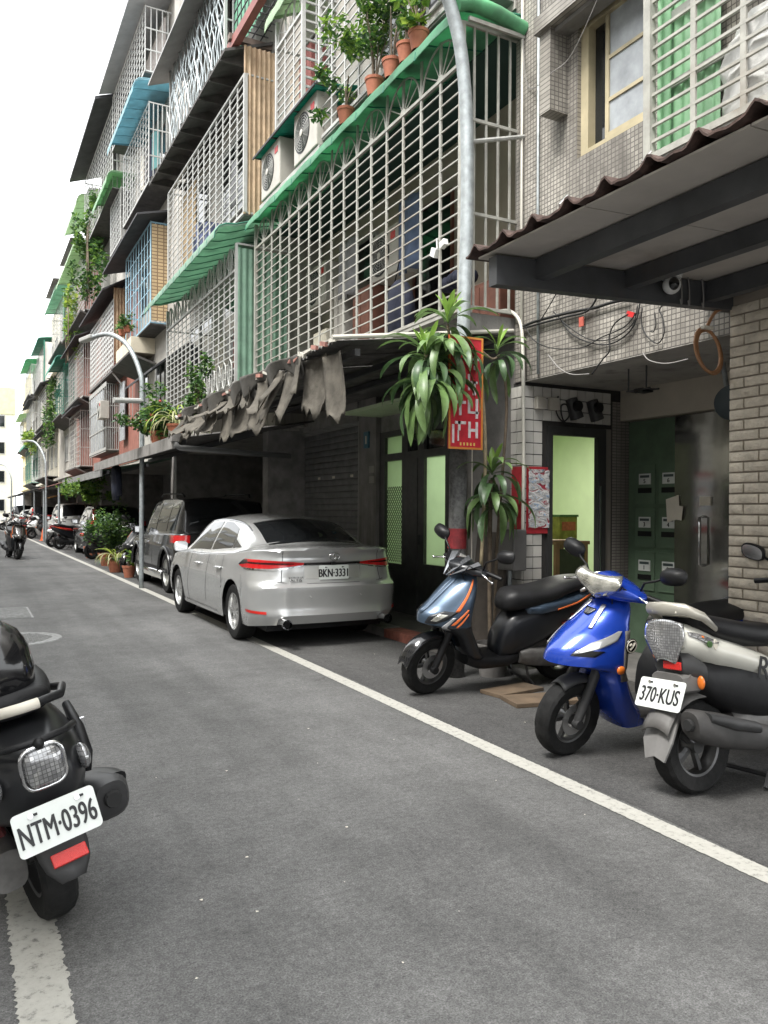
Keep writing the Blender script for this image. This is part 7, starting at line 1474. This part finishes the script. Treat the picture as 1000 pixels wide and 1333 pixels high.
def rosette(t, c, no, nm, nn, s=1., zspread=.16):
    for k in range(no): piece('leaf', rnd.choice(OLD), t, (c[0] + rnd.uniform(-.02, .02), c[1] + rnd.uniform(-.02, .02), c[2] - zspread * rnd.random()), (s, s, s), (rnd.uniform(-.25, .25), rnd.uniform(-.15, .25), k * 2.4 + rnd.uniform(-.3, .3)))
    for k in range(nm): piece('leaf', rnd.choice(MID), t, c, (s, s, s), (0, 0, k * 2.4 + rnd.uniform(-.3, .3)))
    for k in range(nn): piece('leaf', rnd.choice(NEW), t, (c[0], c[1], c[2] + .02), (s, s, s), (0, 0, k * 2.4 + rnd.uniform(-.3, .3)))
dr = thing('dracaena', (4.02, 5.86, 1.6), 'large drooping dracaena tied to the lamp post in front of the red sign', 'plant')
MB().tube(smooth_path([(4.06, 5.86, 1.0), (4.10, 5.86, 2.0), (4.05, 5.86, 2.7), (4.03, 5.84, 2.93), (3.85, 5.80, 2.80), (3.62, 5.80, 2.70), (3.46, 5.80, 2.72), (3.44, 5.80, 2.86)]), .017, 8).build('branch', mat('pale_branch', (.33, .27, .17), .8, var=.25, vs=20, bump=.4), dr, smooth=True)
MB().tube(smooth_path([(3.80, 5.81, 2.78), (3.72, 5.82, 2.9), (3.68, 5.84, 3.12)]), .013, 7).build('branch', BARK, dr, smooth=True)
MB().tube(smooth_path([(4.03, 5.84, 2.93), (4.14, 5.82, 2.86), (4.22, 5.82, 2.9)]), .012, 7).build('branch', BARK, dr, smooth=True)
rosette(dr, (3.43, 5.78, 2.82), 50, 8, 7, 1.0, .34); rosette(dr, (3.66, 5.80, 3.12), 34, 8, 7, 1.0, .34); rosette(dr, (3.54, 5.76, 2.74), 24, 3, 0, 1.0, .25)
rosette(dr, (4.20, 5.82, 2.95), 12, 4, 3, .85, .15); rosette(dr, (3.60, 5.84, 3.0), 16, 0, 0, .8, .2)
d2 = thing('dracaena', (4.2, 5.86, .9), 'lower drooping dracaena between the lamp post and the tiled wall', 'plant')
MB().tube(smooth_path([(4.20, 5.9, .1), (4.18, 5.9, .9), (4.16, 5.86, 1.78)]), .02, 8).build('trunk', BARK, d2, smooth=True); MB().tube(smooth_path([(4.27, 5.95, .1), (4.30, 5.95, 1.2), (4.36, 5.9, 2.4), (4.26, 5.84, 2.86)]), .014, 8).build('trunk', BARK, d2, smooth=True)
rosette(d2, (4.16, 5.84, 1.84), 32, 8, 4, .95, .36)
pot(d2, 4.23, 5.92, 0, .17, .3, CONC)
# ground level potted plants between SUV and compact SUV
shrub('potted_bush', 'big rounded green bush in a terracotta pot at the edge of the parking strip', 3.28, 21.9, 0, .27, .34, (.55, .6, .62), .98, 2600, .10, 41)
def strap_plant(name, label, x, y, z, pr, ph, n, L, mats, seed):
    t = thing(name, (x, y, z), label, 'potted plant'); pot(t, x, y, z, pr, ph); q = random.Random(seed)
    ms = [blade_mesh(L * q.uniform(.7, 1.1), .014, R(q.uniform(40, 80)), R(q.uniform(80, 150)), mats[k % len(mats)]) for k in range(6)]
    for k in range(n): piece('leaf', q.choice(ms), t, (x, y, z + ph * .9), rot=(q.uniform(-.2, .2), 0, k * 2.4))
strap_plant('spider_plant', 'spider plant with pale arching leaves in a terracotta pot by the round bush', 3.10, 19.6, 0, .2, .26, 60, .7, [LL[1], mat('pale_leaf', (.45, .45, .25), .5, transl=.3), LEAFS[0]], 5)
strap_plant('spider_plant', 'spider plant with long pale leaves on the carport roof', 2.9, 12.55, 2.62, .16, .22, 44, .75, [LL[1], mat('pale_leaf', (.45, .45, .25), .5), LEAFS[0]], 6)
shrub('potted_plant', 'small leafy plant in a terracotta pot at the SUV front wheel', 3.12, 17.95, 0, .15, .26, (.2, .25, .2), .48, 220, .13, 43, mats=[LEAFS[0], LL[0], LEAFS[1]])
shrub('small_tree', 'loose light green small tree growing behind the compact SUV', 3.35, 25.6, 0, .25, .35, (.75, .9, .5), 1.98, 900, .15, 44, cat='tree', mats=[LEAFS[1], LL[0], LEAFS[0]])
# creepers and far balcony plants
def creeper(label, c, r_, n, ls, seed, mats=LM):
    t = thing('creeper', (c[0], c[1], c[2] - r_[2]), label, 'plant'); q = random.Random(seed); b = MB()
    for k in range(5): b.tube(smooth_path([(c[0], c[1] + q.uniform(-.6, .6) * r_[1], c[2] + r_[2]), (c[0] - .05, c[1] + q.uniform(-.6, .6) * r_[1], c[2]), (c[0], c[1] + q.uniform(-.6, .6) * r_[1], c[2] - r_[2])], 4), .015, 4)
    b.build('vine', BARK, t); foliage(c, r_, n, ls, seed).build('leaves', mats, t, kind='stuff', fix=False)
creeper('creeper hanging over the lattice cage of the red brown tiled house', (3.9, 31.2, 10.6), (.35, 1.5, 1.5), 1500, .2, 51)
creeper('yellow green creeper on the balconies past the creeper cage', (3.85, 37.5, 9.6), (.3, 1.5, 1.6), 700, .2, 52, [LL[0], LL[1], LEAFS[0]])
creeper('plants trailing from the grey far balcony', (3.85, 46.8, 6.6), (.3, 1.6, 1.7), 900, .22, 53)
creeper('bright green plant on the dark green net balcony', (3.85, 60.5, 6.2), (.4, 2.2, 1.0), 500, .25, 54, [LL[0], LL[1], LEAFS[0]])
for i, (x, y, z) in enumerate(((3.95, 24.0, 6.55), (3.95, 23.2, 6.5))): shrub('potted_plant', ['hanging plant on the ledge below the blue cage', 'second small plant beside the hanging plant on the blue cage ledge'][i], x, y, z, .12, .18, (.2, .35, .3), z + .3, 160, .12, 60 + i)

# ---- wires on the mosaic wall
WR = {'a': [(5.954, 3.219), (5.763, 3.23), (5.494, 3.221), (5.187, 3.201), (4.979, 3.181), (4.782, 3.18), (4.595, 3.163)], 'b': [(5.921, 3.202), (5.641, 3.194), (5.296, 3.178), (5.056, 3.172), (4.942, 3.261)], 'c': [(5.671, 3.21), (5.553, 3.31), (5.438, 3.416), (5.396, 3.443)],
 'd': [(5.407, 3.174), (5.267, 3.025), (5.053, 2.911), (4.827, 2.852), (4.638, 2.885), (4.526, 2.98), (4.482, 3.12)], 'e': [(5.494, 3.259), (5.323, 3.11), (5.08, 2.952), (4.877, 2.892), (4.708, 2.898), (4.548, 2.968), (4.504, 3.092)], 'f': [(5.0, 2.634), (4.875, 2.738), (4.798, 2.794), (4.799, 2.916), (4.733, 3.006), (4.594, 3.045)],
 'g': [(5.025, 2.642), (5.237, 2.67), (5.404, 2.751), (5.549, 2.889)], 'h': [(4.46, 3.065), (4.47, 2.952), (4.415, 2.842), (4.308, 2.765), (4.246, 2.825), (4.257, 2.94), (4.289, 3.011), (4.248, 3.049)], 'i': [(4.331, 3.004), (4.32, 2.904), (4.34, 2.86), (4.372, 2.866)], 'j': [(5.889, 3.206), (5.762, 3.062), (5.55, 2.956), (5.293, 2.897), (5.079, 2.88), (4.902, 2.918), (4.639, 2.953), (4.504, 3.042)], 'k': [(4.436, 2.714), (4.37, 2.646), (4.204, 2.595), (4.007, 2.594)]}
WL = {'a': 'thick black cable bundle running along the mosaic wall', 'b': 'second cable running just below the thick bundle on the mosaic wall', 'c': 'short cable rising behind the thick bundle', 'd': 'lowest hanging cable loop on the mosaic wall', 'e': 'cable loop hanging just above the lowest one', 'f': 'crooked cable with a red tag dropping from the mosaic wall', 'g': 'grey wire curling under the mosaic beam', 'h': 'u shaped cable loop with a connector at its bottom', 'i': 'short hooked wire inside the u shaped loop', 'j': 'thin long wire sagging across the mosaic wall', 'k': 'pale thin wire leading to the coiled hose'}
GW = mat('grey_wire', (.22, .21, .2), .6)
for k, P in WR.items():
    pts = smooth_path([(4.572 - .006 * (ord(k) % 4), y, z) for y, z in P], 6); MBw = MB().tube(pts, {'a': .013, 'b': .009, 'd': .006, 'f': .006}.get(k, .005), 6); tag(MBw.build('cable', GW if k in 'gk' else WIRE, smooth=True), WL[k], 'cable', 'cables on the mosaic wall')
b = MB().box((4.57, 5.14, 3.10), (.012, .05, .08)); tag(b.build('tag', mat('faded_red_tag', (.45, .10, .07), .6)), 'faded red tag hanging from the thick cable bundle', 'tag')
b = MB().box((4.565, 4.575, 3.04), (.012, .08, .04), rx=.4); tag(b.build('tag', REDP), 'bright red tag on the crooked cable', 'tag')
b = MB().tube(smooth_path([(4.555, 6.30, 3.44), (4.555, 6.11, 3.40), (4.555, 5.95, 3.24), (4.552, 5.91, 2.9), (4.555, 5.905, 2.5), (4.56, 5.90, 1.95), (4.56, 5.91, 1.2)], 5), .017, 8); tag(b.build('conduit', WIREW, smooth=True), 'bent white conduit coming down the tiled column', 'conduit')
for y, lb in ((5.97, 'pale conduit running up the corner of the mosaic wall'), (5.73, 'grey conduit running up the mosaic wall')):
    b = MB().tube([(4.585, y, 2.75), (4.58, y + .01, 4.3), (4.585, y + .02, 6.4)], .013, 8); tag(b.build('conduit', WIREW if y > 5.9 else STEEL, smooth=True), lb, 'conduit')
b = MB().tube(smooth_path([(4.57, 5.96, 5.9), (4.56, 5.9, 5.5), (4.57, 5.8, 5.38), (4.40, 5.35, 5.25), (4.42, 5.10, 5.3), (4.3, 4.6, 5.55)], 6), .004, 5); tag(b.build('cable', GW), 'thin wire stretched across the mosaic wall to the window', 'cable')
# security camera on the cross beam, with cable turns
sc = thing('security_camera', (3.92, 3.60, 2.93), 'white dome security camera on the dark awning beam', 'camera')
WPL = mat('white_plastic', (.7, .7, .68), .4)
MB().vloft([(2.97, .06, .06, 2, 3.92, 3.58), (3.01, .068, .068, 2, 3.92, 3.58), (3.03, .06, .06, 2, 3.92, 3.58)], 18).build('base', WPL, sc, smooth=40)
MB().ball((3.92, 3.58, 2.93), (.056, .056, .056), 18, 12).build('head', WPL, sc, smooth=True); MB().ball((3.902, 3.545, 2.93), (.036, .03, .042), 14, 10).build('lens', BLACKG, sc, smooth=True)
b = MB()
for x in (4.02, 4.09, 4.22): b.tube(smooth_path([(x, 3.60, 2.86), (x + .035, 3.62, 2.84), (x + .05, 3.635, 2.95), (x + .03, 3.63, 3.03), (x - .0, 3.62, 3.04)], 4), .005, 5)
tag(b.build('cable_turns', GW), 'grey cable wound round the awning beam by the camera', 'cable')
# coiled brown hose on the pier
hs_ = thing('coiled_hose', (4.47, 3.74, 2.45), 'coiled orange brown hose hanging from the awning at the brick pier', 'hose'); HOSE = mat('brown_hose', (.34, .17, .08), .45, var=.2)
for k in range(3): MB().tube([(4.44 + .03 * k + .12 * math.cos(a * .2618), 3.74 + .018 * k + .03 * math.sin(a * .2618), 2.60 + .155 * math.sin(a * .2618)) for a in range(24)], .011, 7, closed=True).build('coil', HOSE, hs_, smooth=True)
MB().tube(smooth_path([(4.40, 3.72, 2.74), (4.46, 3.70, 2.85), (4.55, 3.68, 2.90), (4.60, 3.66, 3.0)], 5), .012, 7).build('lead', HOSE, hs_, smooth=True); MB().box((4.41, 3.72, 2.745), (.09, .03, .02)).build('tie', LIT, hs_)
# dish, bracket, meters, boxes
di = thing('satellite_dish', (5.4, 4.35, 2.15), 'half hidden blue grey round dish beside the brick pier', 'dish'); MB().lathe([(0, .05), (.12, .035), (.13, 0), (.14, .0), (.14, -.012), (0, .035)], 28, Matrix.Translation((5.3, 4.22, 2.36)) @ Matrix.Rotation(R(-60), 4, 'Z'), axis='y').build('bowl', mat('blue_grey_dish', (.06, .08, .09), .4), di, smooth=40); MB().cyl((5.35, 4.3, 2.4), (5.4, 4.4, 2.71), .02).build('arm', STEEL, di)
br = thing('lamp_bracket', (5.0, 4.9, 2.5), 'black wire lamp bracket under the mosaic beam', 'bracket'); b = MB()
for p in (((4.95, 4.98, 2.71), (4.95, 4.98, 2.52)), ((4.95, 4.78, 2.71), (4.95, 4.78, 2.52)), ((4.95, 5.0, 2.52), (4.95, 4.74, 2.52)), ((5.05, 5.0, 2.52), (5.05, 4.74, 2.52)), ((4.95, 4.98, 2.52), (5.05, 4.98, 2.52)), ((4.95, 4.78, 2.52), (5.05, 4.78, 2.52))): b.cyl(*p, .008, n=6)
b.build('frame', DARKIRON, br); MB().box((5.0, 4.86, 2.515), (.12, .1, .03)).build('lamp_body', BLACKPL, br)
for i, x in enumerate((5.16, 5.42)):
    t = thing('water_meter', (x, 5.9, 2.35), ['grey meter housing on the tiled wall above the door', 'second meter housing nearer the recess corner'][i], 'meter'); M = Matrix.Translation((x, 5.90, 2.49)) @ Matrix.Rotation(R(-22), 4, 'Y')
    MB().loft([(-.10, 0, .05, .05, 3), (.10, 0, .06, .06, 3)], 14, M @ Matrix.Rotation(R(90), 4, 'Y')).build('housing', DKGREY, t, smooth=40); MB().lathe([(0, -.03), (.05, -.03), (.055, 0)], 16, M @ Matrix.Translation((0, -.05, .02)), axis='y').build('dial', BLACKPL, t)
    MB().box((x + .0, 5.865, 2.50), (.06, .01, .05), ry=-.38).build('dial_plate', mat('dial_grey', (.2, .22, .23), .4), t)
b = MB().tube(smooth_path([(4.98, 5.92, 2.6), (4.95, 5.91, 2.45), (5.02, 5.90, 2.36), (5.1, 5.90, 2.42), (5.07, 5.9, 2.52), (5.0, 5.90, 2.5), (5.05, 5.9, 2.35), (5.3, 5.9, 2.33)], 6), .008, 6); tag(b.build('cable', WIRE, smooth=True), 'looped black cable by the meter housings above the door', 'cable')
for (x, lb) in ((4.77, 'small beige junction box on the tiles above the poster'), (4.93, 'beige junction box beside the meters above the door')): b = MB().box((x, 5.925, 2.52), (.11, .05, .12)); tag(b.build('junction_box', mat('beige_plastic', (.42, .39, .34), .5), bevel=.008), lb, 'junction box')
eb = thing('electric_box', (4.53, 6.0, .9), 'grey steel box fixed to the tiled column under the lower dracaena', 'box'); MB().bb((4.42, 5.86, .95), (4.57, 6.12, 1.33)).build('case', mat('dull_grey_box', (.13, .125, .12), .6, var=.2, dirt=.3), eb, bevel=.01); MB().bb((4.415, 5.88, .97), (4.42, 6.10, 1.31)).build('lid', mat('dull_grey_lid', (.15, .145, .14), .6, var=.2), eb)
MB().bb((4.50, 6.02, 1.40), (4.56, 6.11, 1.56)).build('yellow_label', mat('dim_yellow', (.42, .31, .14), .6), eb)
MB().cyl((4.52, 6.05, 0), (4.52, 6.05, .95), .02).build('conduit', STEEL, eb)
# boards and junk by the column, shop clutter under far awnings
for i, (x, y, h, a) in enumerate(((4.38, 6.25, 1.0, .1), (4.42, 6.45, 1.2, -.08))): b = MB().box((0, 0, h / 2), (.03, .36, h)); o = b.build('leaning_board', mat('dark_board', (.06, .05, .042), .8, var=.3, vs=6, bump=.3)); o.location = (x, y, .1); o.rotation_euler = (0, R(6), a); tag(o, ['dark board leaning by the lower dracaena', 'taller dark board leaning behind the lower dracaena'][i], 'board')
for i in range(6):
    y = 41 + i * 3.2; t = thing('stall', (4.0, y, 0), ['orange canopied snack stall under the far tin awning', 'red crate stack under the far tin awning', 'wooden counter under the far tin awning', 'dark cabinet under the far tin awning', 'white freezer under the far tin awning', 'green rack under the far tin awning'][i], 'stall')
    mm = [mat('orange_canopy', (.5, .26, .08), .7), REDP, DBR, DKGREY, PALE, GREENDEEP][i]; MB().bb((3.7, y, .0), (4.4, y + 1.4, 1.1)).build('body', DBR if i in (0, 1) else mm, t); MB().bb((3.65, y - .05, 1.1), (4.45, y + 1.45, 1.16)).build('top', mm, t)
    if i == 0: MB().slab([(3.4, y - .2, 2.0), (3.4, y + 1.8, 2.0), (4.6, y + 1.8, 2.3), (4.6, y - .2, 2.3)], (0, 0, .05)).build('canopy', mm, t)
b = MB().vloft([(0, .16, .16, 4), (.02, .16, .16, 4), (.03, .12, .12, 2), (.6, .03, .03, 2)], 18); o = b.build('traffic_cone', mat('cone_orange', (.7, .14, .04), .5), smooth=40); o.location = (3.1, 40.3, 0); tag(o, 'small orange traffic cone on the line past the pale van', 'cone')
CLO = [mat('cloth_grey', (.22, .22, .23), .9, var=.2, vs=9), mat('cloth_dull_red', (.22, .08, .07), .9, var=.2, vs=9), mat('cloth_cream', (.42, .39, .33), .9, var=.2, vs=9), mat('cloth_blue', (.08, .11, .18), .9, var=.2, vs=9)]
for i, (x, y, z, wd, h, lb) in enumerate(((4.35, 13.2, 4.05, .5, .8, 'grey cloth hung inside the medallion cage near its green side'), (4.35, 14.1, 4.1, .45, .75, 'dull red cloth hung inside the medallion cage'), (4.35, 15.2, 4.0, .6, .85, 'cream cloth hung inside the medallion cage'), (4.40, 13.6, 7.1, .5, 1.0, 'blue cloth hung in the cage beside the rusty panel'), (4.40, 14.5, 7.2, .45, .9, 'grey cloth hung in the cage beside the rusty panel'), (4.40, 6.9, 7.2, .5, .8, 'dull red cloth in the bar cage behind the pots'), (4.40, 8.3, 7.3, .6, .8, 'cream cloth in the bar cage behind the pots'), (4.70, 8.35, 4.4, .5, .9, 'blue cloth drying inside the long white balcony cage'), (4.70, 10.1, 4.5, .5, .8, 'grey cloth drying inside the long white balcony cage'))):
    rows = [[(x + .03 * math.sin(k * .9 + i) * (.4 + r_ / 6), y + (k / 10 - .5) * wd * (1 - .1 * r_ / 6), z + h * (1 - r_ / 6) - .015 * math.sin(k * 1.3)) for k in range(11)] for r_ in range(7)]
    o = MB().grid(rows).build('hung_cloth', CLO[(0, 1, 2, 3, 0, 1, 2, 3, 0)[i]], smooth=True, fix=False); o.modifiers.new('thick', 'SOLIDIFY').thickness = .004; tag(o, lb, 'cloth')
# ---- the opposite row, out of the picture, mirrored in windows and paint
for i, (a, b_, h, mm, lb) in enumerate(((-14, -2, 10.5, PALE, 'pale house opposite the tiled entrance'), (-2, 9, 10.8, PALE, 'light house opposite the silver sedan'), (9, 22, 10.4, CREAM, 'cream house opposite the black SUV'), (22, 40, 11, PALE, 'long pale house opposite the pale van'), (40, 62, 12.9, CREAM, 'long cream house opposite the far parked cars'), (62, 80, 12.2, PLASTER, 'last grey house opposite the bend'))):
    t = thing('opposite_house', (-4.2, (a + b_) / 2, 0), lb, 'building'); MB().bb((-12, a + .01, 0), (-4.2, b_ - .01, h)).build('wall', mm, t)
    y = a + 1
    while y < b_ - 1.6:
        for z in (1.0, 4.2, 7.3, 10.3): f = MB().bb((-4.2, y, z), (-4.14, y + 1.5, z + 1.4)).build('window', GREYBAR, t); MB().bb((-4.14, y + .06, z + .06), (-4.13, y + 1.44, z + 1.34)).build('pane', GLASSD, f)
        y += 2.6
